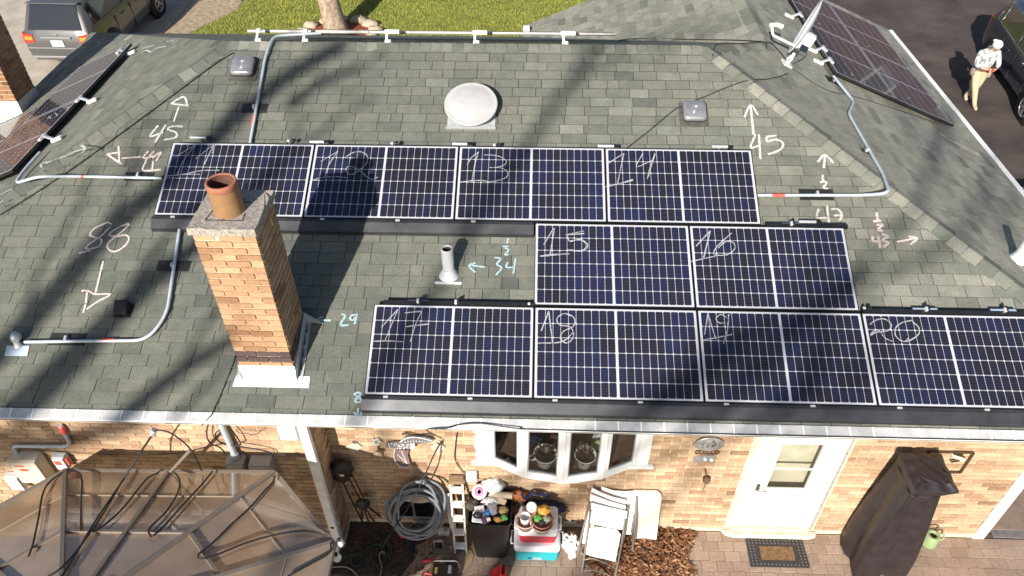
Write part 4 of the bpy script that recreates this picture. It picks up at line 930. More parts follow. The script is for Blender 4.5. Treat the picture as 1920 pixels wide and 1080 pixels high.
# ================================================================== cables on the roof
def cable(label, pts, r=.006, m='cable', name='cable', grp='loose cables', sub=6):
    o = MB().tube(smoothpts(pts, sub), r, 6).build(name, MT[m]); return tag(o, label, 'cable', grp)
cable('black cable lying along the left hip cap', [near(x, y, .02) for x, y in ((0, 403), (60, 366), (150, 306), (242, 239), (330, 174), (400, 122), (437, 99))], .008)
cable('black cable from the gutter up to the chimney flashing', [V((1.02, gy0 - .02, gz - .02)), near(396, 778, .03), near(402, 765, .02), near(412, 745, .016), near(425, 712, .016), near(438, 680, .016), near(444, 655, .016)], .006)
cable('thin black cable from panel 14 past the box vent to the dish', [near(x, y, .016) for x, y in ((1174, 279), (1215, 247), (1262, 208), (1290, 194), (1320, 182), (1362, 164), (1402, 151))] + [right(x, y, .02) for x, y in ((1440, 148), (1466, 142), (1478, 137))], .007)
cable('black cable along the rear valley to the dish mast', [back(1160, 75.5, .02), V((6.2, 4.45, 3.70)), V((7.0, 3.66, 4.04)), V((7.5, 3.17, 4.25)), V((WRX + .02, WJY - .02, WRZ + .05))] + [right(x, y, .02) for x, y in ((1450, 85), (1462, 97), (1474, 112))], .008)
cable('black cable following the rear hip to the dish', [near(1336, 105, .03), V((6.85, 1.80, 4.80)), V((7.3, 2.25, 4.61)), V((7.75, 2.72, 4.42))] + [right(x, y, .02) for x, y in ((1437, 92),)], .006)
cable('thin cable from the dish mast down along the driveway-side panels', [right(x, y, .016) for x, y in ((1482, 126), (1500, 138), (1530, 158), (1560, 172), (1600, 180), (1680, 205), (1760, 232))], .005)
# ================================================================== gazebo
gzE = [(-.60, -3.33), (1.68, -3.29), (2.49, -4.10), (2.49, -6.42), (1.68, -7.23), (-.60, -7.23), (-1.41, -6.42), (-1.41, -4.10)]
gzc = V((.54, -5.26, 2.84)); gze = 2.2
G = thing('gazebo', 'hard-top garden gazebo with bronze polycarbonate panes and taupe ribs by the brick wall', 'gazebo', (.54, -5.26, 0))
gpl = []
for i in range(8):
    a = V((*gzE[i], gze)); b = V((*gzE[(i + 1) % 8], gze)); n = (b - a).cross(gzc - a).normalized()
    if n.z < 0: n = -n
    gpl.append((n, n.dot(a)))
def gz3(x, y, off=.03):
    r = ray(x, y); return max((CC + r * ((d + off - n.dot(CC)) / n.dot(r)) for n, d in gpl if n.dot(r) < 0), key=lambda p: (p - CC).length)
def lerp(a, b, t): return V(a) + (V(b) - V(a)) * t
KT = .46
def pane(q, i):
    q = [V(p) for p in q]; c = sum(q, V()) / len(q); q = [c + (p - c) * (1 - .012 / max(.1, (p - c).length)) for p in q]; n = gpl[i][0]
    MB().prism([p - n * .012 for p in q], n * .008).build('pane', MT['poly'], G)
rib = []
for i in range(8):
    a = V((*gzE[i], gze)); b = V((*gzE[(i + 1) % 8], gze)); long = (b - a).length > 1.6
    pts = [a, (a + b) / 2, b] if long else [a, b]
    for p, q in zip(pts[:-1], pts[1:]):
        pane([p, q, lerp(q, gzc, KT), lerp(p, gzc, KT)], i); pane([lerp(p, gzc, KT), lerp(q, gzc, KT), gzc], i)
    up = gpl[i][0]
    MB().bar(a - V((0, 0, .03)), b - V((0, 0, .03)), .05, .07).build('eave_beam', MT['bronze'], G, bevel=.006)
    MB().bar(lerp(a, gzc, KT) + up * .006, lerp(b, gzc, KT) + up * .006, .035, .02, up).build('purlin', MT['bronze'], G)
    for p in pts[:-1]: MB().bar(p + V((0, 0, .012)), gzc + V((0, 0, .012)), .042, .03, up).build('rib', MT['bronze'], G, bevel=.004)
    MB().bar(lerp(a, gzc, .2) + up * .002, lerp(b, gzc, .2) + up * .002, .012, .006, up).build('seam', plain('seam_joiner', (.38, .30, .22), .4), G)
MB().lathe([(.0, .09), (.08, .07), (.1, 0)], gzc, None, 16).build('finial', MT['bronze'], G)
for i in (0, 1, 3, 4, 5, 7):
    x, y = gzE[i]; x += (gzc.x - x) * .05; y += (gzc.y - y) * .05
    MB().bx((x - .045, y - .045, 0), (x + .045, y + .045, gze - .06)).build('post', MT['bronze'], G)
random.seed(14)
for i in range(0):   # frayed sealant and clips on the rear eave
    p = lerp((*gzE[0], gze), (*gzE[1], gze), .1 + .1 * i); MB().box(p + V((0, -.03, .02)), (.05, .05, .006)).build('clip', plain('clear_joiner', (.5, .45, .38), .4), G)
Z3 = lambda L_: [(a / 3, 760 + b / 3) for a, b in L_]
for lab, L_ in (('thick black cable from the eave bracket across the gazebo roof', [(700, 410), (530, 660), (430, 830), (340, 970)]), ('second black cable running beside the thick one over the gazebo', [(690, 420), (610, 560), (490, 740), (360, 900), (260, 970)]), ('short hanging black loop at the rear left gazebo rib', [(400, 375), (440, 380), (460, 420), (455, 560), (455, 705)]),
    ('black cable sagging over the left gazebo pane', [(350, 378), (280, 430), (240, 500), (215, 640), (185, 780), (160, 850)]), ('black cable looping from the rear eave to the left purlin clip', [(890, 378), (830, 410), (770, 480), (690, 580), (590, 670), (520, 715)]), ('black loop beside the middle gazebo rib', [(985, 380), (1010, 420), (1000, 490), (940, 590), (860, 670), (835, 705), (850, 738)]),
    ('straight black cable from the rear eave to the middle purlin clip', [(1195, 372), (1130, 450), (1010, 580), (930, 670), (862, 735)]), ('black cable swinging across the corner gazebo pane', [(1545, 395), (1535, 430), (1480, 490), (1400, 580), (1300, 670), (1200, 770), (1120, 835), (1130, 862), (1220, 840), (1380, 775), (1560, 725), (1720, 706), (1840, 735)]), ('black cable at the gazebo corner with globe bulbs', [(1862, 770), (1850, 830), (1750, 890), (1620, 960)])):
    cable(lab, [gz3(x, y, .03) for x, y in Z3(L_)], .010, grp='cables on the gazebo')
gr = [V((1.04 - .9, gy0 - .03, gz - .06)), onP(960 / 3, 760 + 150 / 3, (0, 1, 0), -3.33), onP(1070 / 3, 760 + 240 / 3, (0, 1, 0), -3.36), gz3(1130 / 3, 760 + 360 / 3, .04)]
cable('cable pair dropping from the gutter to the gazebo eave', [onY(293, 806, -3.28), onY(320, 812, -3.3), onY(357, 842, -3.32), gz3(378, 882, .03)], .009, grp='cables on the gazebo')
cable('double cable from the gutter bracket down to the gazebo roof', [onY(291, 808, -3.28), onY(262, 850, -3.30), gz3(232, 897, .03)], .011, grp='cables on the gazebo')
o = MB().tube([onY(290, 806, -3.27), onY(285, 814, -3.28)], .03, 10).build('gutter_bracket', MT['galv']); tag(o, 'small grey bracket hooked on the gutter above the gazebo', 'bracket')
o = MB().tube([onY(357, 844, -3.33), gz3(320, 884, .02)], .018, 8).build('support_rod', MT['bronze']); tag(o, 'taupe rod propped between gazebo eave and cables', 'rod')
for i, (x, y) in enumerate(((637, 1019), (632, 1046))):
    p = onP(x, y, (0, 0, 1), 2.13 if i == 0 else 2.05); t = thing('globe_bulb', ['white globe bulb at the gazebo eave corner', 'white globe bulb below the gazebo eave corner'][i], 'light bulb', p, 'string light bulbs')
    MB().lathe([(0, -.045), (.03, -.038), (.045, 0), (.036, .032), (.018, .05), (.016, .07)], p, None, 14).build('globe', plain('frosted_globe', (.75, .76, .78), .3), t); MB().lathe([(.018, .05), (.018, .085), (0, .085)], p, None, 10).build('socket', MT['rubber'], t)
# ================================================================== electrical gear on the projecting wall
def wbox(label, cat, x0, x1, z0, z1, dep, m, name, grp=None, Y=WL, extras=()):
    t = thing(name, label, cat, ((x0 + x1) / 2, Y, z0), grp); y1 = Y - .013; y0 = y1 - dep
    MB().bx((x0, y0 + .016, z0), (x1, y1, z1)).build('case', m, t, bevel=.008)
    MB().bx((x0 + .006, y0, z0 + .006), (x1 - .006, y0 + .015, z1 - .012)).build('cover', m, t, bevel=.005)
    for a, b, c_, d, mm, nm in extras: MB().bx((x0 + a * (x1 - x0), y0 - .003, z0 + c_ * (z1 - z0)), (x0 + b * (x1 - x0), y0 - .0005, z0 + d * (z1 - z0))).build(nm, mm, t)
    return t
be = plain('beige_enclosure', (.60, .55, .44), .5, var=.06, vs=6); gy = plain('grey_enclosure', (.30, .31, .33), .45, var=.12, vs=10); lg = plain('light_grey_enclosure', (.55, .57, .58), .45, var=.08, vs=9)
t = wbox('large beige electrical cabinet with two red stickers on the brick wall', 'electrical box', -1.53, -1.20, 1.50, 1.93, .16, be, 'electrical_cabinet', extras=((.2, .52, .78, .83, MT['red'], 'sticker'), (.3, .6, .58, .68, MT['red'], 'sticker'), (.3, .55, .42, .435, gy, 'nameplate')))
t = wbox('small grey disconnect switch with red warning stickers beside the beige cabinet', 'electrical box', -1.04, -.90, 1.72, 1.93, .11, lg, 'disconnect_switch', extras=((.15, .72, .45, .8, MT['red'], 'sticker'),)); MB().bx((-.895, WL - .10, 1.78), (-.875, WL - .06, 1.9)).build('lever', MT['red'], t, bevel=.005)
wbox('pale grey junction box below the beige electrical cabinet', 'electrical box', -1.80, -1.63, 1.24, 1.50, .10, lg, 'junction_box')
t = wbox('grey meter base half hidden behind the gazebo roof', 'electrical box', .99, 1.20, 1.45, 1.96, .15, gy, 'meter_base'); MB().lathe([(.085, 0), (.085, .05), (.07, .1), (0, .11)], (1.095, WL - .165, 1.66), Matrix(((1, 0, 0), (0, 0, -1), (0, 1, 0))), 24).build('meter_dial', plain('meter_glass', (.35, .37, .38), .15), t)
wbox('grey utility cabinet next to the meter base', 'electrical box', 1.26, 1.50, 1.45, 1.96, .17, gy, 'utility_cabinet')
t = thing('conduit', 'bent wall conduit with a red label above the beige cabinet', 'conduit', (-1.2, WL, 2.07), 'wall conduits')
yc = WL - .05; MB().tube(fillet([(-1.46, yc, 1.92), (-1.46, yc, 2.06), (-.76, yc, 2.08), (-.74, yc, 2.46)], .13, 8), .022, 10).build('pipe', MT['emt'], t); MB().tube([(-.742, yc, 2.33), (-.74, yc, 2.44)], .030, 10).build('warning_label', MT['red'], t); MB().tube([(-1.1, yc, 2.066), (-1.06, yc, 2.067)], .027, 10).build('coupling', MT['galv'], t)
t = thing('conduit', 'vertical service mast rising from the meter base to the eave', 'conduit', (1.08, WL, 1.84), 'wall conduits')
MB().tube([(1.10, WL - .07, 1.94), (1.09, WL - .07, 2.72)], .035, 12).build('pipe', MT['emt'], t); MB().tube([(1.10, WL - .07, 1.97), (1.10, WL - .07, 2.04)], .045, 12).build('coupling', MT['galv'], t)
random.seed(2)
for i, (lab, L_) in enumerate((('coiled black wires wrapped round the service mast', [(230, 100), (165, 150), (170, 210), (230, 270), (330, 300), (460, 300), (470, 260), (400, 150), (350, 100)]), ('black wire hanging from the gutter toward the meter base', [(85, 10), (55, 100), (60, 220), (120, 290), (200, 320), (260, 370), (280, 400)]), ('black wires running from the mast to the utility cabinet', [(400, 300), (470, 320), (600, 340), (750, 365), (860, 400), (890, 440)]), ('thin tangled wire beside the mast', [(420, 110), (470, 150), (560, 150), (620, 170), (700, 150), (740, 110)]))):
    cable(lab, [onY(380 + x / 6.75, 790 + y / 6.75, WL - .09) for x, y in L_], .008 if i < 3 else .004, grp='wall wires')
cable('thin yellow wire strung along the brick wall to the meter mast', [onY(x, y, WL - .03) for x, y in ((20, 838), (120, 848), (230, 853), (330, 850), (420, 832), (450, 836))], .004, grp='wall wires')
MT['cable2'] = plain('pale_cable', (.35, .30, .22), .6)
# ================================================================== wall ornaments
def relief(mb, pts, Y, th=.012, t=.5): mb.prism([onY(x, y, Y) for x, y in pts], (0, th, 0), t)
zb_ = lambda L_: [(700 + a / 12, 800 + b / 12) for a, b in L_]
bm = plain('grey_painted_metal', (.20, .19, .20), .45, metal=.3, var=.2, vs=20); bm2 = plain('brown_painted_metal', (.22, .15, .14), .5, metal=.2, var=.2, vs=20); wp = plain('silver_paint', (.62, .62, .62), .45)
t = thing('wall_bird', 'grey metal flying bird ornament with silver dots on the brick wall', 'wall ornament', (2.95, WY, 1.4))
YB = WY - .05
mb = MB(); relief(mb, zb_([(600, 345), (700, 250), (850, 215), (1050, 220), (1250, 260), (1370, 300), (1340, 340), (1200, 375), (1000, 380), (850, 400), (800, 480), (640, 510), (490, 490), (400, 470), (300, 475), (275, 380), (400, 355)]), YB); mb.build('body', bm, t)
mb = MB(); relief(mb, zb_([(480, 520), (800, 540), (770, 640), (820, 800), (840, 870), (700, 910), (560, 850), (470, 720), (460, 620)]), YB - .004); mb.build('lower_wing', bm2, t)
mb = MB(); relief(mb, zb_([(820, 390), (930, 390), (940, 470), (880, 520), (830, 500)]), YB - .02); mb.build('head', wp, t)
mb = MB(); mb.tube(smoothpts([onY(x, y, YB - .008) for x, y in zb_([(600, 345), (720, 270), (860, 240), (1050, 250), (1330, 320)])], 4), .007, 6); mb.tube(smoothpts([onY(x, y, YB - .012) for x, y in zb_([(490, 510), (465, 620), (490, 760), (560, 860), (680, 910), (850, 880)])], 4), .007, 6); mb.tube([onY(x, y, YB - .008) for x, y in zb_([(345, 375), (375, 470)])], .006, 6)
for k in range(34):
    x, y = random.uniform(390, 800), random.uniform(380, 500); mb.lathe([(.007, 0), (.005, .006), (0, .007)], onY(700 + x / 12, 800 + y / 12, YB), Matrix(((1, 0, 0), (0, 0, -1), (0, 1, 0))), 6)
for k in range(9):
    for x, y in ((720 + k * 64, 345 - 20 * math.sin(k * .4)), (560 + k * 28, 640 + k * 26), (640 + k * 14, 560 + k * 32)): mb.lathe([(.008, 0), (.006, .006), (0, .007)], onY(700 + x / 12, 800 + y / 12, YB - .005), Matrix(((1, 0, 0), (0, 0, -1), (0, 1, 0))), 6)
mb.build('silver_dots', wp, t)
mb = MB()
for k in range(22):
    a = lerp(onY(755, 817, YB), onY(813, 821, YB), k / 21); mb.box(a + V((0, 0, .012 * math.sin(k * .15 * 3.1) + .03)), (.012, .01, .028))
mb.build('feather_tips', MT['rubber'], t); MB().box(V((2.95, WY - .025, 1.62)), (.04, .045, .04)).build('hanger', MT['rubber'], t)
st = plain('mottled_tile', (.42, .42, .36), .6, var=.3, vs=60)
for lab, L_, hk in (('diamond wall tile hanging by the downspout corner', [(648, 838), (665, 828), (679, 838), (664, 850)], (661, 829)), ('diamond wall tile crossed by the slanting cable', [(806, 838), (824, 828), (835, 840), (821, 850)], (820, 831))):
    t = thing('wall_tile', lab, 'wall ornament', onY(*L_[0], WY), 'diamond wall tiles'); mb = MB(); relief(mb, L_, WY - .03, .014); mb.build('tile', st, t); MB().tube([onY(*hk, WY), onY(*hk, WY - .04), onY(hk[0] + 6, hk[1] + 3, WY - .05)], .006, 6).build('hook', MT['rubber'], t)
t = thing('wind_chime', 'small leafy metal chime with a disc hanging on the brick wall', 'wall ornament', onY(709, 840, WY))
mb = MB()
for k in range(5):
    a = k * 1.256; c = onY(706 + 6 * math.cos(a), 829 + 5 * math.sin(a), WY - .03); mb.lathe([(.03, 0), (.02, .006), (0, .008)], c, Matrix(((1, 0, 0), (0, 0, -1), (0, 1, 0))), 7)
mb.build('leaves', st, t); MB().lathe([(.0, 0), (.055, 0), (.055, .01), (0, .01)], onY(709, 852, WY - .03), Matrix(((1, 0, 0), (0, 0, -1), (0, 1, 0))), 18).build('disc', plain('rust_tile', (.38, .32, .25), .7, var=.2, vs=40), t); MB().tube([onY(709, 833, WY - .03), onY(709, 850, WY - .03)], .008, 6).box(onY(714, 845, WY - .03), (.07, .02, .05)).build('hanger', plain('rust', (.12, .065, .035), .8), t)
t = thing('wall_sign', 'oval silver plaque with scrolled letters on the brick wall beside the door', 'wall sign', onY(1330, 860, WY))
mb = MB(); c = onY(1330, 832, WY - .03); mb.lathe([(0, 0), (.17, 0), (.17, .012), (.155, .02), (0, .02)], c, Matrix(((1, 0, 0), (0, 0, -1), (0, 1, 0))), 32, sy=.75); mb.build('plaque', plain('mottled_silver', (.38, .38, .38), .4, metal=.5, var=.35, vs=24), t)
mb = MB()
for k in range(14):
    a = random.uniform(0, 6.28); r = random.uniform(.02, .13); q = c + V((r * math.cos(a), -.022, r * math.sin(a) * .7)); mb.box(q, (random.uniform(.02, .06), .008, .012), Matrix.Rotation(random.uniform(0, 3), 3, 'Y'))
mb.build('relief', plain('dark_silver', (.16, .16, .16), .5, metal=.4), t)
mb = MB()
for k, r in enumerate((.028, .03, .026, .028, .03, .026)):
    q = onY(1308 + k * 7.3, 848.5, WY - .025); mb.tube([q + V((r * math.cos(a * .5236), 0, r * math.sin(a * .5236))) for a in range(12)], .008, 6, closed=True)
mb.build('scroll_letters', plain('rust', (.12, .065, .035), .8), t)
mb = MB(); relief(mb, [(1303, 857), (1340, 854), (1340, 866), (1302, 867), (1299, 864)], WY - .028, .014); mb.build('lower_plate', plain('mottled_silver', (.38, .38, .38)), t)
mb = MB()
for x, y in ((1322, 861), (1334, 862)): mb.lathe([(.022, 0), (.016, .02), (0, .024)], onY(x, y, WY - .03), Matrix(((1, 0, 0), (0, 0, -1), (0, 1, 0))), 14)
mb.build('glass_bead', plain('pale_bead', (.70, .78, .82), .2), t)
t = thing('hanging_bell', 'small rusty bird bell hanging below the silver plaque', 'wall ornament', onY(1325, 890, WY))
MB().lathe([(0, .05), (.03, .035), (.048, 0), (.045, -.03), (.02, -.045), (0, -.046)], onY(1325, 899, WY - .06), None, 16).build('bell', plain('rust', (.12, .065, .035)), t); MB().tube([onY(1322, 880, WY - .03), onY(1324, 893, WY - .06)], .008, 6).build('hook', plain('rust', (.12, .065, .035)), t); MB().tube([onY(1325, 903, WY - .06), onY(1318, 920, WY - .04)], .004, 5).build('clapper', plain('rust', (.12, .065, .035)), t)
t = thing('wall_frame', 'bronze square frame with crossed pale shapes on the wall behind the dark cover', 'wall ornament', onY(1795, 870, WY))
cs = [onY(1752, 848, WY - .03), onY(1826, 849, WY - .03), onY(1802, 886, WY - .03), onY(1740, 886, WY - .03)]
x0, x1, z0, z1 = 9.36, 9.82, 1.40, 1.76
x1 = cs[1].x; z1 = cs[1].z; z0 = cs[2].z; x0 = x1 - .5
mb = MB(); yy = WY - .03
for a, b in (((x0, z0), (x1, z0)), ((x1, z0), (x1, z1)), ((x1, z1), (x0, z1)), ((x0, z1), (x0, z0))): mb.bar((a[0], yy, a[1]), (b[0], yy, b[1]), .022, .022, (0, 1, 0))
mb.build('frame', plain('bronze_brown', (.10, .065, .04), .45, metal=.4), t)
mb = MB(); relief(mb, [(1784, 850), (1792, 851), (1812, 862), (1806, 866), (1786, 858)], WY - .045, .014); mb.build('pale_shape', plain('cream_metal', (.66, .58, .44), .5), t)
mb = MB(); relief(mb, [(1786, 851), (1810, 857), (1808, 859), (1788, 853)], WY - .06, .012); relief(mb, [(1782, 866), (1800, 863), (1798, 866), (1784, 868)], WY - .06, .012); mb.build('dark_shape', plain('bronze_brown', (.10, .065, .04)), t)
# ================================================================== things along the wall
def lump(mb, c, r, seed, sq=(1, 1, 1), amp=.35, n=10, t=.5, fq=2.2):
    vs = []; N_, K_ = n, n * 2
    for i in range(N_ + 1):
        th = math.pi * i / N_
        for j in range(K_):
            ph = 2 * math.pi * j / K_; d = V((math.sin(th) * math.cos(ph), math.sin(th) * math.sin(ph), math.cos(th)))
            k = 1 + amp * noise.noise(d * fq + V((seed * 3.7, seed, 0))) + amp * .5 * noise.noise(d * fq * 2.3 + V((seed, 0, 9)))
            vs.append(V(c) + V((d.x * sq[0], d.y * sq[1], d.z * sq[2])) * r * k)
    mb.add(vs, [(i * K_ + j, (i + 1) * K_ + j, (i + 1) * K_ + (j + 1) % K_, i * K_ + (j + 1) % K_) for i in range(N_) for j in range(K_)], t, sm=True); return mb
# hose coil hung in front of the basement window
hn, hd = (0, .955, -.297), .955 * -2.63 - .297 * .95
def hp(x, y, o=0.): return onP(x, y, hn, hd - o)
t = thing('hose_coil', 'thick coil of grey garden hose hanging in front of the basement window', 'hose', hp(780, 1000))
random.seed(19); hm = plain('grey_hose', (.17, .19, .215), .42, var=.15, vs=8)
for k in range(18):
    a0, b0 = random.uniform(36, 52), random.uniform(36, 51); cx, cy = 780 + random.uniform(-5, 6), 952 + random.uniform(-6, 8) + (51 - b0) * .55; ph = random.uniform(-.2, .2); o_ = k * .012
    pts = [hp(cx + a0 * math.cos(a) + 2 * math.sin(3 * a + k), cy + b0 * math.sin(a + ph) * (1.02 if math.sin(a) > 0 else .98) + 2 * math.sin(2 * a + k * 2), o_ + .012 * math.sin(a * 2 + k)) for a in [i * 2 * math.pi / 30 for i in range(30)]]
    MB().tube(smoothpts(pts, 2, True), .0165, 8, closed=True).build('hose_loop', hm, t)
t = thing('hose_hanger', 'cream hose hanger on a wooden board above the basement window', 'hose hanger', onY(785, 912, WY))
MB().box(onY(787, 922, WY - .03), (.34, .04, .06)).build('board', plain('old_wood', (.26, .17, .10), .85, var=.3, vs=20), t)
MB().lathe([(0, 0), (.13, 0), (.15, .02), (.15, .16), (.17, .18)], onY(787, 912, WY - .02), Matrix(((1, 0, 0), (0, 0, -1), (0, 1, 0))), 24, sy=.55).build('saddle', plain('cream_plastic', (.60, .53, .42), .5), t)
bw = MB().bx((2.55, WY - .014, .12), (3.30, WY - .011, .58)).build('basement_window', plain('grey_window_frame', (.33, .35, .36), .5), house)
MB().bx((2.62, WY - .02, .18), (2.91, WY - .015, .52)).bx((2.95, WY - .02, .18), (3.24, WY - .015, .52)).build('pane', plain('dark_pane', (.015, .017, .02), .06), bw)
# iron plant stand in the shaded corner
ir = plain('wrought_iron', (.022, .017, .015), .6, var=.2, vs=20)
t = thing('iron_stand', 'dark iron plant stand with two baskets in the shaded wall corner', 'plant stand', (2.3, -2.68, 0))
h1, h2 = onY(641, 878, -2.70), onY(680, 945, -2.72)
for a, b in ((h1 + V((-.06, 0, -.1)), onZ(680, 980)), (h1 + V((.04, 0, -.1)), h2 + V((0, 0, -.02))), (h1 + V((.1, 0, -.08)), h2 + V((.05, 0, 0))), (h2, onZ(678, 978)), (h2, onZ(692, 982)), (h2, onZ(702, 980)), (h2 + V((.03, 0, 0)), onZ(719, 974))): MB().tube([a, b], .011, 6).build('rod', ir, t)
for c, r, k in ((h1, .14, 1), (h1 + V((-.03, .02, -.16)), .12, 2), (h2, .095, 3)):
    mb = MB(); lump(mb, c, r, k, (1, .6, 1), .3, 8); mb.build('basket', ir, t)
MB().box(h1 + V((.02, -.1, .0)), (.05, .01, .03)).build('tag', wp, t)
# step ladder folded against the wall
t = thing('step_ladder', 'folded cream step ladder leaning on the wall beside the rubbish bin', 'ladder', (3.55, -2.93, 0)); cr = plain('worn_cream_paint', (.62, .58, .50), .5, var=.25, vs=18)
for dx in (-.075, .075):
    MB().bar((3.57 + dx, -2.97, .0), (3.54 + dx, -2.62, 1.14), .025, .05, (0, 1, 0)).build('rail', cr, t, bevel=.004)
for k in range(5):
    f_ = .12 + k * .19; p = lerp((3.57, -2.99, 0), (3.54, -2.64, 1.14), f_); MB().box(p, (.135, .09, .03)).build('tread', plain('white_tread', (.76, .75, .73), .5), t, bevel=.006)
    MB().box(p + V((0, .04, -.09)), (.12, .02, .12)).build('brace_plate', plain('rust_brown', (.16, .09, .05), .7), t)
MB().box((3.54, -2.635, 1.15), (.18, .10, .06)).build('top_cap', plain('old_wood', (.26, .17, .10)), t, bevel=.006)
t = thing('white_board', 'plain white board leaning on the wall left of the step ladder', 'board', (3.42, -2.7, 0)); MB().prism([onY(833, 926, -2.60), onY(848, 924, -2.60), onY(857, 1000, -2.66), onY(846, 998, -2.66)], (0, -.02, 0)).build('panel', plain('white_board_paint', (.72, .71, .68), .5), t)
t = wbox('pale grey outdoor outlet box on the wall under the bow window end', 'outlet box', 3.66, 3.80, 1.10, 1.26, .07, lg, 'outlet_box', Y=WY)
cable('thin dark cable from the soffit to the outlet box', [onY(x, y, WY - .03) for x, y in ((857, 812), (854, 835), (853, 860), (862, 878), (874, 890))], .006, grp='wall wires')
# long slanting cable from the wall hook to the yard, and the cable over the gutter
cable('taut black cable slanting from the wall down to the planting bed', [onY(829, 826, WY - .04), onY(815, 850, -2.75), onY(790, 905, -2.98), onY(765, 952, -3.05), onY(742, 985, -3.1), onY(715, 1030, -3.15)], .009, grp='yard cables')
cable('thin black cable looping over the gutter guard', [onY(829, 822, -3.2), V((3.37, gy0 - .02, gz + .0)), near(838, 803, .05), near(857, 797, .03), near(880, 794, .04), near(905, 794, .04), near(940, 799, .05), near(975, 804, .06), V((4.4, gy0 + .0, gz + .018)), V((5.2, gy0 - .004, gz + .016)), V((7.0, gy0 - .004, gz + .016)), V((10.5, gy0 - .004, gz + .016))], .006, grp='yard cables')
# rubbish bin and what lies on it
t = thing('rubbish_bin', 'black wheeled rubbish bin heaped with rubbish against the wall', 'bin', (3.96, -2.84, 0)); bk = plain('black_bin_plastic', (.011, .0105, .0105), .45, var=.25, vs=10)
def rrect(cx, cy, w_, d_, r_, z_, k=5):
    o = []
    for sx, sy, a0 in ((1, -1, -90), (1, 1, 0), (-1, 1, 90), (-1, -1, 180)):
        for j in range(k + 1):
            a = math.radians(a0 + 90 * j / k); o.append((cx + sx * (w_ / 2 - r_) + r_ * math.cos(a), cy + sy * (d_ / 2 - r_) + r_ * math.sin(a), z_))
    return o
def loft(rings, cap0=True, cap1=True, mb=None):
    mb = mb or MB(); k = len(rings[0]); vs = [p for r in rings for p in r]
    fs = [(i * k + j, i * k + (j + 1) % k, (i + 1) * k + (j + 1) % k, (i + 1) * k + j) for i in range(len(rings) - 1) for j in range(k)]
    if cap0: fs.append(tuple(range(k - 1, -1, -1)))
    if cap1: fs.append(tuple((len(rings) - 1) * k + j for j in range(k)))
    mb.add(vs, fs, sm=False); return mb
loft([rrect(3.965, -2.86, .40, .36, .06, .02), rrect(3.965, -2.85, .46, .44, .07, .5), rrect(3.965, -2.84, .50, .48, .07, .82), rrect(3.965, -2.835, .54, .51, .08, .83), rrect(3.965, -2.835, .545, .515, .08, .875), rrect(3.965, -2.835, .52, .49, .07, .88), rrect(3.965, -2.835, .49, .46, .07, .84), rrect(3.965, -2.835, .44, .42, .06, .74)]).build('body', bk, t)
for dx in (-.17, .17): MB().lathe([(0, -.02), (.09, -.02), (.09, .02), (0, .02)], (3.965 + dx, -2.63, .09), Matrix(((0, 0, 1), (0, 1, 0), (-1, 0, 0))), 20).build('wheel', MT['rubber'], t)
MB().tube(fillet([(3.8, -2.59, .80), (3.8, -2.55, .84), (4.13, -2.55, .84), (4.13, -2.59, .80)], .03), .014, 8).build('handle', bk, t)
def bin_item(x, y, z_, name, label, cat, fn):
    p = onZ(x, y, z_); o = thing(name, label, cat, p, 'rubbish heaped on the bin'); fn(p, o)
def L1(col, r, seed, sq=(1, 1, 1), amp=.4, nm='bundle', rough=.5): return lambda p, o: lump(MB(), p, r, seed, sq, amp, 10).build(nm, plain('rb_%d' % seed, col, rough, var=.25, vs=40), o)
def B1(col, d, rz, seed, nm='box', bev=.01): return lambda p, o: MB().box(p, d, Matrix.Rotation(rz, 3, 'Z') @ Matrix.Rotation(.25, 3, 'X')).build(nm, plain('rb_%d' % seed, col, .5, var=.12, vs=30), o, bevel=bev)
def disc(col, col2, r, th, seed):
    def f(p, o):
        F = frame_of((-.25, -.55, .8)); MB().lathe([(.03, -th), (r, -th), (r, th), (.03, th), (.03, -th)], p, F, 28).build('spool', plain('rb_%da' % seed, col, .5), o); MB().lathe([(.03, th + .002), (r * .62, th + .002), (r * .62, th + .006), (.03, th + .006)], p, F, 24).build('ribbon', plain('rb_%db' % seed, col2, .5), o)
    return f
bin_item(899, 922, 1.0, 'ribbon_spool', 'pink and white ribbon spool on top of the bin', 'spool', disc((.72, .62, .66), (.62, .18, .32), .095, .02, 101))
bin_item(925, 910, 1.02, 'plastic_bag', 'crumpled pale plastic bag on top of the bin', 'bag', L1((.62, .70, .70), .13, 102, (1.1, .7, .75), .6, 'bag', .25))
bin_item(938, 902, .98, 'cloth', 'dark red cloth behind the plastic bag on the bin', 'cloth', L1((.16, .05, .05), .11, 103, (1, .6, .6), .5, 'cloth', .8))
bin_item(899, 934, .93, 'bottle_cap', 'small round red cap on the bin', 'cap', L1((.6, .08, .05), .028, 104, (1, 1, .6), .1, 'cap'))
bin_item(884, 946, .92, 'paper_bag', 'dark brown crumpled bag at the bin edge', 'bag', L1((.045, .035, .03), .085, 105, (1, .9, .6), .5, 'bag', .7))
bin_item(932, 936, .95, 'cardboard', 'torn cream cardboard strip across the bin', 'cardboard', B1((.60, .50, .36), (.24, .07, .03), -.45, 106, 'strip', .004))
bin_item(943, 931, .97, 'newspaper', 'rolled beige paper with a grey ring on the bin', 'paper', lambda p, o: MB().tube([p + V((-.11, .03, 0)), p + V((.12, .0, .02))], .04, 14).build('roll', plain('rb_107', (.46, .37, .27), .7, var=.2, vs=20), o))
bin_item(920, 940, .95, 'white_wrap', 'long white plastic wrapper draped over the bin', 'wrapper', L1((.72, .72, .70), .11, 108, (1.1, .5, .3), .5, 'wrapper', .35))
bin_item(899, 956, .95, 'small_carton', 'small pale pink carton on the bin', 'carton', B1((.66, .60, .62), (.12, .09, .06), .2, 109, 'carton'))
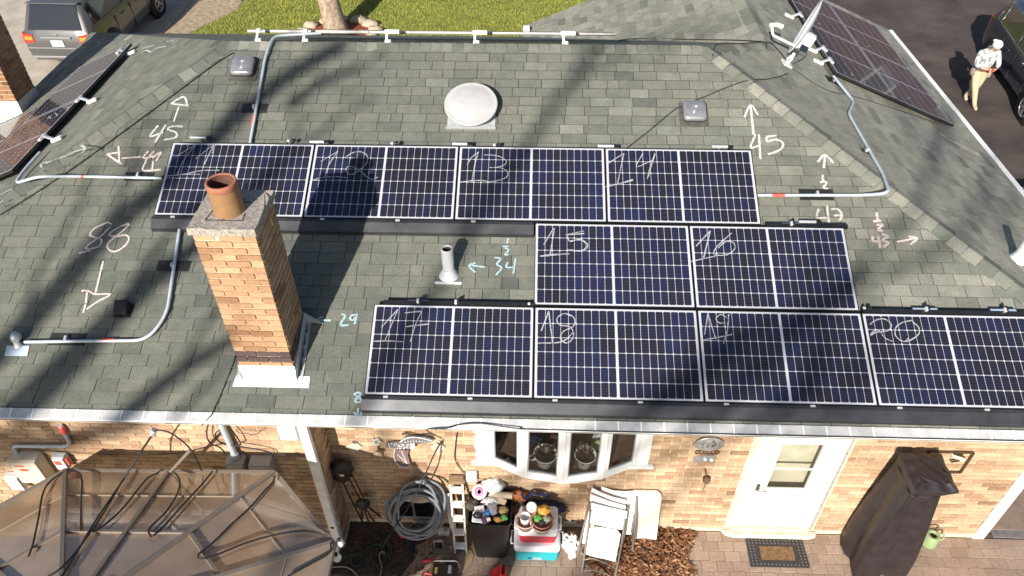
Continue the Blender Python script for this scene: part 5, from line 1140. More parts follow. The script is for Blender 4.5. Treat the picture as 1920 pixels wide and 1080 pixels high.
bin_item(897, 970, .93, 'tray', 'square white tray lying at the bin front', 'tray', B1((.74, .73, .74), (.15, .13, .03), -.1, 110, 'tray'))
bin_item(896, 966, .98, 'black_shoe', 'small black lump on the white tray', 'shoe', L1((.012, .013, .02), .055, 111, (1.1, .8, .7), .35, 'shoe'))
bin_item(914, 962, .95, 'blue_cloth', 'bright blue rag on the bin', 'rag', L1((.03, .17, .5), .05, 112, (1.1, .8, .6), .6, 'rag'))
bin_item(923, 953, .95, 'grey_bag', 'grey plastic packaging in the middle of the bin', 'packaging', L1((.33, .33, .36), .09, 113, (.7, 1, .5), .6, 'packaging', .3))
bin_item(944, 957, .95, 'brown_pouch', 'golden brown pouch at the right of the bin', 'pouch', L1((.34, .22, .09), .06, 114, (1, .9, .6), .4, 'pouch'))
bin_item(942, 968, .94, 'green_bottle', 'small green bottle lying on the bin', 'bottle', lambda p, o: MB().lathe([(0, 0), (.03, .005), (.032, .07), (.014, .09), (.014, .11), (0, .11)], p, frame_of((.5, -.6, .5)), 14).build('bottle', plain('rb_115', (.06, .35, .09), .3), o))
bin_item(934, 974, .94, 'orange_peel', 'orange brown crumpled wrapper at the bin front', 'wrapper', L1((.42, .20, .05), .045, 116, (1.3, .7, .6), .6, 'wrapper'))
bin_item(911, 975, .94, 'purple_box', 'dark purple carton with a pink dot on the bin', 'carton', B1((.10, .05, .08), (.1, .08, .05), .5, 117, 'carton'))
bin_item(916, 974, .98, 'price_tag', 'white square tag on the bin front', 'tag', B1((.74, .74, .72), (.045, .04, .01), .4, 118, 'tag', .002))
# coolers
def cooler(x0, x1, y0, y1, z0, zm, z1, body, label):
    t = thing('cooler', label, 'cooler', ((x0 + x1) / 2, (y0 + y1) / 2, z0), 'stacked picnic coolers'); cx, cy, w_, d_ = (x0 + x1) / 2, (y0 + y1) / 2, x1 - x0, y1 - y0
    loft([rrect(cx, cy, w_ - .06, d_ - .05, .03, z0), rrect(cx, cy, w_ - .045, d_ - .035, .035, z0 + .012), rrect(cx, cy, w_ - .01, d_ - .01, .04, zm)]).build('body', body, t)
    wc = plain('cooler_white', (.76, .77, .79), .4, var=.04, vs=8)
    loft([rrect(cx, cy, w_, d_, .045, zm + .001), rrect(cx, cy, w_ + .012, d_ + .012, .05, zm + .02), rrect(cx, cy, w_ + .008, d_ + .008, .05, z1 - .02), rrect(cx, cy, w_ - .02, d_ - .02, .045, z1 - .004), rrect(cx, cy, w_ - .05, d_ - .05, .04, z1)]).build('lid', wc, t)
    for s in (-1, 1):
        X = cx + s * (w_ / 2 + .012); MB().tube(fillet([(X, cy - .09, zm + .03), (X + s * .03, cy - .09, zm + .03), (X + s * .03, cy + .09, zm + .03), (X, cy + .09, zm + .03)], .02), .011, 8).build('handle', wc, t)
    return t
t = cooler(4.265, 4.845, -3.07, -2.70, .004, .25, .362, plain('cooler_teal', (.02, .36, .42), .4, var=.06, vs=8), 'teal and white picnic cooler on the pavers under the red one')
MB().bx((4.50, -3.066, .05), (4.62, -3.056, .085)).build('logo_plate', plain('silver_logo', (.55, .58, .6), .3, metal=.4), t)
MB().bx((4.44, -3.064, .06), (4.495, -3.054, .08)).build('lettering', plain('navy_print', (.02, .05, .16), .5), t)
cooler(4.315, 4.805, -3.03, -2.68, .366, .56, .70, plain('cooler_red', (.52, .025, .045), .4, var=.06, vs=8), 'red and white picnic cooler stacked on the teal one')
def bucket(c, r0, r1, h, m, label, name='bucket', inner=None, grp='pots on the coolers', wall_=.006):
    t = thing(name, label, name.replace('_', ' '), c, grp); MB().lathe([(0, 0), (r0, 0), (r1, h), (r1 + .008, h), (r1 + .008, h - .012), (r1 - wall_, h - .002), (r0 - wall_, .012), (0, .012)], c, None, 28).build('shell', m, t)
    return t
b1 = onZ(985, 986, .705); t = bucket(b1, .09, .12, .15, plain('pale_pink_plastic', (.66, .45, .42), .5, var=.08, vs=20), 'pale pink plastic bucket on the red cooler')
t2 = thing('paper_cup', 'white cup standing in the pink bucket', 'cup', b1 + V((0, .0, .05)), 'pots on the coolers'); MB().lathe([(0, 0), (.045, 0), (.062, .19), (.064, .19), (.064, .182), (.05, .02), (0, .02)], b1 + V((-.005, .0, .03)), None, 24).build('shell', plain('white_cup', (.76, .74, .72), .5), t2)
b2 = onZ(1016, 988, .705); t = bucket(b2, .11, .145, .14, plain('cream_pot_dots', (.62, .50, .36), .6, var=.7, vs=38), 'cream spotted planter on the red cooler', 'planter')
MB().lathe([(.112, .135), (.13, .19), (.135, .19), (.118, .13), (0, .13)], b2, None, 24).build('inner_pot', plain('terracotta_pink', (.48, .20, .14), .6), t)
for i, (dx, dy, dz_, col, r, lab) in enumerate(((-.05, .0, .2, (.08, .28, .05), .055, 'green wrapper in the spotted planter'), (.05, -.01, .2, (.35, .38, .30), .05, 'grey green leaves in the spotted planter'), (0, -.05, .2, (.02, .018, .02), .045, 'black plastic scrap in the spotted planter'), (.02, .09, .24, (.48, .26, .04), .075, 'mustard yellow cloth in the spotted planter'))):
    p = b2 + V((dx, dy, dz_)); o = thing('scrap', lab, 'scrap', p, 'pots on the coolers'); lump(MB(), p, r, 40 + i, (1, 1, .6), .5, 8).build('piece', plain('scrap_%d' % i, col, .6, var=.3, vs=30), o)
p = onZ(999, 948, .95); t = thing('small_tub', 'small round white tub tilted beside the spotted planter', 'tub', p, 'pots on the coolers'); MB().lathe([(0, 0), (.055, 0), (.065, .06), (.055, .06), (.048, .015), (0, .015)], p + V((0, 0, -.02)), frame_of((-.3, -.6, .7)), 24).build('shell', plain('white_cup', (.76, .74, .72)), t)
t = thing('blue_bag', 'dark blue duffel bag behind the coolers at the wall', 'bag', (4.5, -2.66, 0)); mb = MB(); lump(mb, (4.58, -2.63, .55), .22, 51, (1.5, .35, .55), .3, 12); mb.build('body', plain('navy_nylon', (.012, .02, .075), .5), t); MB().tube(smoothpts([onY(963, 930, -2.62), onY(978, 926, -2.66), onY(985, 935, -2.66), onY(1000, 925, -2.66), onY(1030, 930, -2.62)], 4), .02, 8).build('strap', plain('navy_nylon', (.012, .02, .075)), t); lump(MB(), (4.50, -2.63, .22), .22, 52, (1.3, .3, .9), .2, 10).build('lower_pocket', plain('navy_nylon', (.012, .02, .075)), t)
t = thing('orange_jacket', 'orange and brown rag bundle behind the coolers beside the bin', 'rag', (4.27, -2.66, .4)); lump(MB(), onY(972, 926, -2.64) + V((0, 0, -.05)), .10, 53, (1.1, .5, .9), .5, 10).build('bundle', plain('orange_cloth', (.36, .12, .035), .8, var=.5, vs=30), t); lump(MB(), onY(968, 950, -2.66), .13, 54, (.8, .4, 1.1), .5, 10).build('lower_bundle', plain('brown_cloth', (.09, .045, .03), .8, var=.5, vs=30), t)
t = thing('white_carton', 'small open white carton beside the coolers on the pavers', 'carton', onZ(1068, 985)); p = onZ(1068, 988); MB().bx(p + V((-.08, 0, 0)), p + V((.08, .11, .14))).build('box', plain('white_card', (.74, .73, .70), .6), t); MB().bar(p + V((-.08, .05, .14)), p + V((-.02, .06, .24)), .06, .004).build('flap', plain('white_card', (.74, .73, .70)), t)
t = thing('white_sack', 'crumpled white plastic sack beside the folding chairs', 'bag', onZ(1072, 1040)); p = onZ(1071, 1040, .0); lump(MB(), p + V((0, .05, .16)), .17, 61, (.62, .6, 1.05), .75, 14, fq=2.6).build('bag', plain('white_sack', (.76, .76, .75), .4), t)
# folding chairs and table leaning on the wall
cn, c0 = (0, .891, -.454), .891 * -3.22
def chp(x, y, o=0.): return onP(x, y, cn, c0 - o)
cw = plain('white_sling', (.88, .87, .85), .6); cg = plain('taupe_tube', (.23, .21, .19), .4, metal=.4)
def slab(L_, o, th, name, m, t, bev=.006): MB().prism([chp(x, y, o) for x, y in L_], V(cn) * th).build(name, m, t, bevel=bev)
zc = lambda L_: [(1030 + a / 5.686, 890 + b / 5.686) for a, b in L_]
t = thing('folding_chair', 'white folding chair at the front of the stack with its seat facing out', 'chair', chp(1122, 1078), 'white folding chairs leaning on the wall')
slab(zc([(445, 298), (640, 352), (830, 392), (822, 468), (775, 590), (600, 560), (440, 520)]), .05, .02, 'backrest', cw, t)
slab(zc([(430, 575), (500, 560), (720, 590), (762, 640), (705, 935), (600, 905), (480, 878), (390, 850)]), .08, .02, 'seat', cw, t)
for L_ in ([(440, 380), (405, 640), (340, 1085)], [(808, 470), (760, 800), (700, 1085)]): MB().tube([chp(x, y, .06) for x, y in zc(L_)], .014, 8).build('leg', cg, t)
for L_ in ([(375, 905), (470, 895), (600, 945), (710, 1000)], [(360, 1030), (450, 1015), (560, 1040), (650, 1080)]): MB().tube(smoothpts([chp(x, y, .05) for x, y in zc(L_)], 3), .010, 8).build('stretcher', cg, t)
t = thing('folding_chair', 'white folding chair in the middle of the stack, only its top edge showing', 'chair', chp(1100, 1060, -.06), 'white folding chairs leaning on the wall')
slab(zc([(437, 205), (640, 285), (815, 335), (812, 385), (640, 345), (430, 285)]), -.0, .02, 'backrest', cw, t); slab(zc([(455, 140), (560, 195), (680, 240), (825, 275), (820, 330), (640, 280), (440, 200)]), -.05, .02, 'back_panel', cw, t)
slab(zc([(420, 300), (440, 560), (400, 740), (350, 735)]), -.02, .02, 'seat', cw, t)
for L_ in ([(430, 285), (385, 480), (345, 650), (300, 850)], [(838, 360), (800, 640), (770, 760)]): MB().tube([chp(x, y, -.01) for x, y in zc(L_)], .015, 8).build('leg', cg, t)
t = thing('folding_chair', 'white folding chair at the back of the stack next to the folding table', 'chair', chp(1190, 1030, -.1), 'white folding chairs leaning on the wall')
slab(zc([(555, 125), (680, 170), (800, 180), (950, 172), (945, 250), (915, 340), (880, 640), (800, 640), (830, 270), (550, 185)]), -.12, .02, 'backrest', cw, t)
for L_ in ([(930, 242), (918, 500), (885, 805)], [(905, 440), (880, 620)]): MB().tube([chp(x, y, -.08) for x, y in zc(L_)], .016, 8).build('leg', cg, t)
t = thing('folding_table', 'white plastic folding table standing on edge against the wall', 'table', (6.05, -2.65, 0))
tn, t0 = (0, .985, -.17), .985 * -2.78
def tp(x, y, o=0.): return onP(x, y, tn, t0 - o)
MB().prism([tp(1188, 922), tp(1233, 923), tp(1240, 928), tp(1241, 936), tp(1231, 1013), tp(1190, 1010)], V(tn) * .045).build('top', plain('table_cream', (.74, .70, .63), .55, var=.03, vs=5), t, bevel=.012)
MB().tube([tp(1195, 930, -.06), tp(1192, 1005, -.06)], .012, 8).build('folded_leg', cg, t)
# leaf pile
random.seed(77); mb = MB()
def inpoly(x, y, P):
    c = False
    for i in range(len(P)):
        (x0, y0), (x1, y1) = P[i - 1], P[i]
        if (y0 > y) != (y1 > y) and x < (x1 - x0) * (y - y0) / (y1 - y0) + x0: c = not c
    return c
LP = [(5.35, -2.6), (6.60, -2.58), (6.66, -2.66), (6.50, -2.82), (6.48, -3.0), (6.55, -3.2), (6.42, -3.5), (5.4, -3.5), (5.2, -3.0)]
k = 0
while k < 3600:
    x, y = random.uniform(5.1, 6.7), random.uniform(-3.5, -2.57)
    if not inpoly(x + random.gauss(0, .03), y + random.gauss(0, .03), LP): continue
    k += 1; hh_ = .015 + .10 * max(0, math.exp(-((x - 6.05) / .45) ** 2 - ((y + 2.75) / .4) ** 2)) * random.random() + .02 * random.random()
    s = random.uniform(.018, .04); R_ = Matrix.Rotation(random.uniform(0, 6.28), 3, 'Z') @ Matrix.Rotation(random.gauss(0, .55), 3, 'X'); cu = random.uniform(.1, .5) * s
    mb.add([V((x, y, hh_)) + R_ @ V(v) for v in ((-s, 0, cu), (-.3 * s, -.55 * s, 0), (s, 0, cu * .6), (-.3 * s, .55 * s, cu * .4))], [(0, 1, 2), (0, 2, 3)], random.random())
lf = mk_brick('dry_leaf', [(0, (.07, .03, .015)), (.4, (.21, .09, .04)), (.75, (.33, .16, .075)), (1, (.50, .33, .19))])
o = mb.build('leaf_pile', lf); tag(o, 'pile of dry brown leaves under the folding table and chairs', 'leaves', kind='stuff')
mb = MB(); k = 0
while k < 420:
    x, y = random.uniform(2.1, 3.2), random.uniform(-3.6, -2.57); k += 1; s = random.uniform(.012, .03); R_ = Matrix.Rotation(random.uniform(0, 6.28), 3, 'Z') @ Matrix.Rotation(random.gauss(0, .5), 3, 'X')
    mb.add([V((x, y, .012)) + R_ @ V(v) for v in ((-s, 0, .004), (-.3 * s, -.5 * s, 0), (s, 0, .006), (-.3 * s, .5 * s, 0))], [(0, 1, 2), (0, 2, 3)], random.random() * .3)
tag(mb.build('fallen_leaves', lf), 'scattered dry leaves on the dark planting bed', 'leaves', kind='stuff')
# door mat
t = thing('door_mat', 'black studded rubber door mat with a brown centre before the white door', 'door mat', (7.66, -2.85, 0))
mm = MB(); mm.prism([(7.30, -2.672, .004), (7.29, -3.06, .004), (8.045, -3.055, .004), (8.04, -2.672, .004)], (0, 0, .012)); mm.build('rubber_base', plain('mat_rubber', (.030, .027, .026), .7, var=.3, vs=30), t)
MB().bx((7.455, -2.965, .0165), (7.885, -2.775, .022)).build('coir_centre', plain('coir', (.17, .098, .045), .95, var=.5, vs=30, bump=.6, bs=120), t)
mb = MB()
for r_ in range(9):
    for c_ in range(15):
        x, y = 7.335 + c_ * .0485, -3.025 + r_ * .042
        if 7.42 < x < 7.92 and -3.0 < y < -2.745: continue
        mb.lathe([(.011, 0), (.008, .006), (0, .007)], (x, y, .016), None, 6)
mb.build('studs', plain('mat_stud', (.13, .12, .115), .6), t, kind='stuff')
# tall dark fabric cover
t = thing('furniture_cover', 'tall dark brown fabric cover tied over patio furniture by the wall', 'furniture cover', (8.87, -2.87, 0)); fb = plain('dark_cover_fabric', (.021, .0155, .0185), .5, var=.35, vs=7, bump=.5, bs=14)
random.seed(31)
def ring(x0, x1, y0, y1, z_, wv, k=16):
    o = []
    for i, (a, b) in enumerate((((x0, y0), (x1, y0)), ((x1, y0), (x1, y1)), ((x1, y1), (x0, y1)), ((x0, y1), (x0, y0)))):
        for j in range(k):
            f_ = j / k; n_ = ((0, -1), (1, 0), (0, 1), (-1, 0))[i]; w_ = wv * math.sin(f_ * math.pi) * (math.sin(f_ * 8 + i * 2 + z_ * 1.6) + .7 * abs(math.sin(f_ * 11 + z_ * 2.2 + i)) ** 3)
            o.append((a[0] + (b[0] - a[0]) * f_ + n_[0] * w_, a[1] + (b[1] - a[1]) * f_ + n_[1] * w_, z_ + .01 * math.sin(f_ * 14 + i)))
    return o
rings = [ring(8.56, 9.20, -3.17, -2.60, .01, .045), ring(8.56, 9.18, -3.17, -2.61, .45, .046), ring(8.58, 9.11, -3.17, -2.63, .95, .040), ring(8.61, 9.02, -3.17, -2.68, 1.5, .028), ring(8.635, 8.96, -3.17, -2.71, 1.86, .010), ring(8.63, 9.10, -3.20, -2.70, 1.97, .004), ring(8.635, 9.095, -3.195, -2.705, 2.0, .002), ring(8.70, 9.03, -3.12, -2.78, 2.035, .0)]
mb = loft(rings, False, True); o = mb.build('cover', fb, t, smooth=False)
for p_ in o.data.polygons: p_.use_smooth = len(p_.vertices) == 4 and p_.center.z < 1.9
MB().tube(smoothpts([rings[4][i] for i in range(0, 64, 5)], 2, True), .008, 6, closed=True).build('tie_cord', fb, t)
# watering can
p = onZ(1740, 1018); t = thing('watering_can', 'pale green watering can on the pavers behind the dark cover', 'watering can', p); gc = plain('sage_green', (.24, .32, .16), .45, var=.08, vs=12)
MB().lathe([(0, 0), (.095, 0), (.10, .02), (.085, .2), (.075, .21), (.045, .205), (.04, .18)], p, None, 28).build('body', gc, t); MB().lathe([(0, .175), (.042, .175)], p, None, 20).build('opening', MT['rubber'], t)
MB().tube(smoothpts([p + V((.09, 0, .06)), p + V((.15, .0, .12)), p + V((.13, .01, .21)), p + V((.07, .01, .20))], 4), .012, 8).build('handle', gc, t); MB().tube(smoothpts([p + V((.05, .05, .2)), p + V((.06, .08, .29)), p + V((-.05, .08, .29)), p + V((-.05, .05, .2))], 4), .007, 8).build('carry_hoop', plain('rust', (.12, .065, .035)), t); MB().tube([p + V((-.085, 0, .07)), p + V((-.2, -.02, .22))], [.022, .012], 10).build('spout', gc, t)
# garden machine, red box, lamp, small box, cardboard, hoses in the shaded corner
p = onZ(838, 1075); t = thing('garden_machine', 'dark garden engine with red hand grips on the pavers', 'garden machine', p)
MB().box(p + V((-.02, -.09, .10)), (.30, .26, .16)).build('engine_case', plain('engine_black', (.02, .02, .021), .4, var=.3, vs=20), t, bevel=.03); MB().tube(fillet([p + V((-.17, .06, .06)), p + V((-.17, .06, .20)), p + V((.14, .06, .21)), p + V((.16, .04, .06))], .04), .011, 8).build('chrome_bar', plain('chrome', (.7, .7, .72), .15, metal=.95), t)
rg = plain('red_grip', (.55, .05, .06), .45)
MB().tube([onZ(793, 1052, .12), onZ(816, 1051, .12)], .026, 12).build('grip', rg, t); MB().tube([onZ(816, 1051, .12), onZ(828, 1054, .11), p + V((0, .02, .12))], .010, 8).build('lever', plain('chrome', (.7, .7, .72)), t); MB().tube([onZ(795, 1074, .12), onZ(811, 1077, .12)], .017, 12).build('grip', rg, t); MB().tube(fillet([onZ(811, 1077, .12), onZ(816, 1070, .12), p + V((-.1, .05, .15))], .02), .008, 8).build('lever', plain('chrome', (.7, .7, .72)), t)
MB().box(p + V((.05, -.04, .185)), (.04, .1, .012)).build('label', plain('pale_label', (.6, .62, .64), .4), t); MB().box(p + V((-.12, -.06, .183)), (.03, .08, .012)).build('yellow_label', plain('yellow_label', (.55, .45, .04), .4), t)
for k in range(7): MB().tube([p + V((-.05 + .03 * k, .07, .12)), p + V((-.04 + .03 * k, .13, .13 + .02 * (k % 2)))], .008, 6).build('fin', plain('engine_black', (.02, .02, .021)), t)
p = onZ(935, 1082); t = thing('fuel_can', 'bright red plastic fuel can on the pavers before the bin', 'fuel can', p); rp = plain('fuel_red', (.62, .02, .02), .35, var=.06, vs=9)
MB().add([p + V(v) for v in ((-.13, -.1, 0), (.1, -.1, 0), (.1, .08, 0), (-.13, .08, 0), (-.10, -.1, .08), (.1, -.1, .19), (.1, .07, .19), (-.03, .07, .15))], [(3, 2, 1, 0), (0, 1, 5, 4), (1, 2, 6, 5), (2, 3, 7, 6), (3, 0, 4, 7), (4, 5, 6, 7)]).build('body', rp, t, bevel=.015); MB().box(p + V((.055, -.0, .193)), (.03, .12, .02)).build('grip_slot', MT['rubber'], t); MB().tube(fillet([p + V((.03, -.08, .18)), p + V((.03, -.08, .23)), p + V((.03, .06, .24)), p + V((.03, .06, .18))], .02), .012, 8).build('handle', rp, t)
p = onZ(823, 1026); t = thing('work_lamp', 'small square work lamp standing on the shaded pavers', 'work lamp', p); MB().box(p + V((0, .02, .07)), (.13, .07, .11), Matrix.Rotation(-.5, 3, 'X')).build('housing', plain('lamp_grey', (.28, .28, .29), .4), t, bevel=.015); MB().box(p + V((0, -.018, .085)), (.10, .012, .075), Matrix.Rotation(-.5, 3, 'X')).build('lens', plain('dark_pane', (.015, .017, .02)), t); MB().box(p + V((.02, .02, .15)), (.06, .02, .01)).build('handle', plain('lamp_grey', (.28, .28, .29)), t)
p = onZ(833, 1000); t = thing('small_radio', 'small white box radio on the ground by the ladder', 'radio', p); MB().box(p + V((0, 0, .04)), (.15, .09, .08)).build('case', plain('white_card', (.74, .73, .70)), t, bevel=.012); MB().lathe([(0, 0), (.026, 0), (.026, .004), (0, .004)], p + V((.02, 0, .081)), None, 18).build('dial', plain('lamp_grey', (.28, .28, .29)), t)
p = onZ(868, 1062); t = thing('cardboard_scrap', 'torn flat cardboard lying on the pavers by the ladder foot', 'cardboard', p); MB().prism([onZ(x, y, .006) for x, y in ((857, 1042), (872, 1028), (884, 1032), (888, 1042), (884, 1055), (872, 1068), (868, 1074), (858, 1073))], (0, 0, .004)).build('sheet', plain('cardboard', (.40, .28, .17), .85, var=.12, vs=12), t)
p = onZ(785, 1008); t = thing('black_bucket', 'dark bucket with a pale rim under the hose coil', 'bucket', p); MB().lathe([(0, 0), (.10, 0), (.125, .16), (.13, .16), (.12, .15), (.09, .02), (0, .02)], p, None, 26).build('shell', plain('engine_black', (.02, .02, .021)), t); MB().tube([p + V((.13 * math.cos(a * .3), .13 * math.sin(a * .3), .16)) for a in range(21)], .005, 6, closed=True).build('rim', MT['galv'], t)
p = onZ(757, 1006); t = thing('red_ball', 'small red lump of plastic beside the dark bucket', 'plastic toy', p); lump(MB(), p + V((0, 0, .05)), .06, 71, (1, .9, .8), .2, 8).build('shell', plain('dull_red', (.34, .03, .03), .5), t)
gh = plain('green_hose', (.015, .05, .032), .5)
def zy(L_): return [onZ(620 + a / 4.908, 860 + b / 4.908, .03) for a, b in L_]
t = thing('garden_hose', 'thin dark green hose looped on the planting bed', 'hose', zy([(470, 900)])[0]); MB().tube(smoothpts(zy([(80, 980), (130, 910), (220, 880), (290, 900), (270, 970), (210, 985), (190, 930), (240, 890), (310, 850), (400, 790), (470, 800), (500, 860), (480, 960), (400, 970), (385, 880), (430, 790), (520, 770), (565, 820), (550, 900), (535, 970), (480, 1020), (430, 1000), (400, 940)]), 4), .009, 6).build('loop', gh, t)
cable('pale cable lying on the planting bed', zy([(0, 1000), (120, 995), (190, 1020), (250, 1080)]), .008, 'cable2', grp='yard cables'); cable('pale cable curled beside the green hose', zy([(455, 1075), (470, 1000), (450, 920), (455, 870), (480, 855), (495, 880)]), .007, 'cable2', grp='yard cables')
# potted plants inside the bow window
for lab, x, y, r, kind in (('white bucket planter with a handle behind the left window pane', 1022, 862, .135, 0), ('cream flower pot behind the right window pane', 1096, 863, .125, 1)):
    p = onZ(x, y + 8, 1.52); p.y = max(p.y, -2.62); t = thing('potted_plant', lab, 'potted plant', p, 'pots on the window shelf'); wcup = plain('glazed_white', (.70, .69, .66), .3)
    MB().lathe([(0, 0), (r * .72, 0), (r, .2), (r + .01, .2), (r - .006, .19), (r * .7, .1)], p, None, 28).build('pot', wcup, t); MB().lathe([(0, .165), (r * .93, .165)], p, None, 24).build('soil', plain('potting_soil', (.03, .022, .016), .95), t)
    mb = MB(); random.seed(int(x))
    for k in range(40):
        a = random.uniform(0, 6.28); rr_ = random.uniform(0, r * .8); b = p + V((rr_ * math.cos(a), rr_ * math.sin(a), .17)); d = V((math.cos(a), math.sin(a), random.uniform(.4, 1.6))).normalized() * random.uniform(.05, .12); s = V((-math.sin(a), math.cos(a), 0)) * .018; mb.add([b, b + d * .5 + s, b + d, b + d * .5 - s], [(0, 1, 2, 3)], random.random())
    mb.build('foliage', mat('house_plant', (.03, .055, .025), .5, col2=(.12, .04, .03), tint=.8), t)
    if kind == 0: MB().tube(smoothpts([p + V((-r, 0, .17)), p + V((-r - .06, -.02, .16)), p + V((-r - .05, -.02, .09)), p + V((-r * .88, 0, .08))], 4), .014, 8).build('handle', wcup, t)
for lab, x, dy, col, sz in (('blue cloth on the window shelf behind the left pot', 4.50, .28, (.05, .08, .25), .09), ('green glass jar on the window shelf', 4.40, .3, (.22, .3, .24), .07), ('yellow green carton on the window shelf behind the right pot', 5.26, .24, (.45, .46, .18), .08), ('dark red cloth on the window shelf', 4.74, .32, (.10, .02, .025), .08), ('pale box on the window shelf beside the right frame', 5.28, .34, (.5, .55, .5), .08)):
    p = V((x, -2.62 + dy, 1.53)); t = thing('shelf_item', lab, 'household item', p, 'things on the window shelf'); lump(MB(), p + V((0, 0, sz * .8)), sz, int(x * 10), (1, .8, .9), .3, 8).build('piece', plain('shelf_%d' % int(x * 100), col, .5, var=.2, vs=20), t)
# ================================================================== vehicles
MT['chrome'] = plain('chrome', (.7, .7, .72), .15, metal=.95)
def paint(name, col, met=.4, rough=.32): return mat(name, col, rough, met, coat=1., var=.04, vs=3)
SUVS = [(-2.38, .42, .80, .62, .76, .66), (-2.35, .34, .87, .90, .83, .95), (-2.27, .28, .925, 1.03, .82, 1.08), (-2.10, .26, .94, 1.06, .74, 1.40), (-1.93, .25, .945, 1.07, .69, 1.66), (-1.70, .25, .95, 1.07, .68, 1.725), (-.40, .25, .955, 1.03, .69, 1.75), (.35, .25, .955, 1.0, .67, 1.71), (.62, .25, .955, .99, .69, 1.52), (1.15, .25, .95, .975, .74, 1.06), (1.95, .28, .925, .90, .76, .98), (2.28, .34, .84, .74, .72, .84), (2.38, .42, .72, .58, .62, .64)]
SEDS = [(-2.30, .42, .78, .62, .74, .66), (-2.25, .32, .86, .88, .80, .94), (-1.95, .25, .89, .93, .78, 1.02), (-1.60, .24, .90, .94, .70, 1.12), (-.95, .24, .905, .93, .62, 1.40), (-.2, .24, .905, .92, .62, 1.45), (.35, .24, .905, .90, .63, 1.38), (1.05, .24, .90, .88, .70, .98), (1.9, .27, .87, .80, .72, .88), (2.22, .34, .78, .68, .66, .74), (2.30, .42, .66, .56, .58, .60)]
def car(label, M, pm, ST, win, grp=None, name='parked_car', cat='car', tail=True, R_=.37):
    t = thing(name, label, cat, group=grp, M=M); rings = []
    def rg(s):
        y, zl, w_, zb, wr, zr = s; h = [(0, zl), (w_ * .86, zl), (w_ * .97, zl + .10), (w_, zl + (zb - zl) * .45), (w_ * .99, zl + (zb - zl) * .8), (w_ * .965, zb), (wr + .03, zr - .05), (wr - .03, zr - .005), (wr * .6, zr + .02), (0, zr + .03)]
        return [(x, y, z_) for x, z_ in h] + [(-x, y, z_) for x, z_ in reversed(h[1:-1])]
    rings = [rg(s) for s in ST]; mb = loft(rings); o = mb.build('body', pm, t, True, smooth=True)
    m = o.modifiers.new('e', 'EDGE_SPLIT'); m.split_angle = math.radians(38)
    gl = MT['cglass']
    def ip(a, b, f_): return V(a) + (V(b) - V(a)) * f_
    for s in (1, -1):
        for i, j in win['side']:
            def P_(k, top):
                r = rings[k]; a = V(r[5]); b = V(r[6]); a.x *= s; b.x *= s; return a + (b - a) * (.92 if top else .10)
            q = [P_(i, 0), P_(j, 0), P_(j, 1), P_(i, 1)]; c = sum(q, V()) / 4; q = [c + (p - c) * .93 + V((s * .008, 0, .003)) for p in q]
            MB().poly(q if s > 0 else q[::-1]).build('side_window', gl, t, True)
            MB().tube([q[0], q[1], q[2], q[3]], .008, 6, closed=True).build('window_trim', MT['chrome'] if win.get('chrome') else MT['rubber'], t, True)
    for (i, j), nm in win['ends']:
        a, b = rings[i], rings[j]
        def E_(r, f_): return V((r[7][0] * f_, r[7][1], r[7][2]))
        q = [E_(a, .96), E_(b, .96), E_(b, -.96), E_(a, -.96)]; n = (q[1] - q[0]).cross(q[2] - q[0]).normalized()
        if n.z < 0: n = -n
        c = sum(q, V()) / 4; q = [c + (p - c) * .93 + n * .03 for p in q]; MB().prism(q, n * .006).build(nm, gl, t, True)
    for wy in win['wheels']:
        for s in (1, -1):
            X = s * (ST[6][2] - .10); F = Matrix(((0, 0, s), (0, 1, 0), (-s, 0, 0))).to_3x3()
            MB().lathe([(R_ + .075, .0), (R_ + .075, .117), (0, .117)], (X, wy, R_), F, 30).build('wheel_arch', MT['rubber'], t, True)
            wo = MB().lathe([(R_ * .62, .10), (R_ * .92, .128), (R_, .10), (R_, -.10), (R_ * .9, -.12)], (X, wy, R_), F, 32).build('wheel', MT['rubber'], t, True)
            MB().lathe([(R_ * .62, .122), (R_ * .58, .11), (R_ * .5, .119), (0, .121)], (X, wy, R_), F, 32).build('rim', plain('rim_dark', (.05, .05, .055), .5, metal=.5), wo, True)
            sp = MB()
            for k in range(5):
                a = k * 1.2566; d = F @ V((math.cos(a), math.sin(a), 0)); sp.bar(V((X, wy, R_)) + F @ V((0, 0, .128)), V((X, wy, R_)) + d * R_ * .6 + F @ V((0, 0, .126)), .05, .012, F @ V((0, 0, 1)))
            sp.tube([V((X, wy, R_)) + F @ V((R_ * .6 * math.cos(a * .26), R_ * .6 * math.sin(a * .26), .124)) for a in range(24)], .014, 6, closed=True); sp.build('spokes', plain('alloy', (.55, .56, .58), .3, metal=.8), wo, True)
    y0 = ST[1][0]; w0 = ST[1][2]; zb = ST[2][3]
    if tail:
        for s in (1, -1):
            MB().add([(s * (w0 - .27), y0 - .03, zb - .22), (s * (w0 + .02), y0 - .02, zb - .25), (s * (w0 + .055), y0 + .20, zb - .13), (s * (w0 + .05), y0 + .22, zb - .02), (s * (w0 + .005), y0 + .01, zb + .03), (s * (w0 - .26), y0 - .01, zb - .03)], [(0, 1, 4, 5) if s > 0 else (5, 4, 1, 0), (1, 2, 3, 4) if s > 0 else (4, 3, 2, 1)]).build('tail_light', plain('tail_red', (.55, .03, .02), .2, coat=1.), t, True)
            MB().add([(s * (w0 - .24), y0 - .036, zb - .16), (s * (w0 - .03), y0 - .03, zb - .15), (s * (w0 - .04), y0 - .016, zb - .06), (s * (w0 - .24), y0 - .022, zb - .07)], [(0, 1, 2, 3) if s > 0 else (3, 2, 1, 0)]).build('indicator', plain('indicator_orange', (.75, .22, .02), .2, coat=1.), t, True)
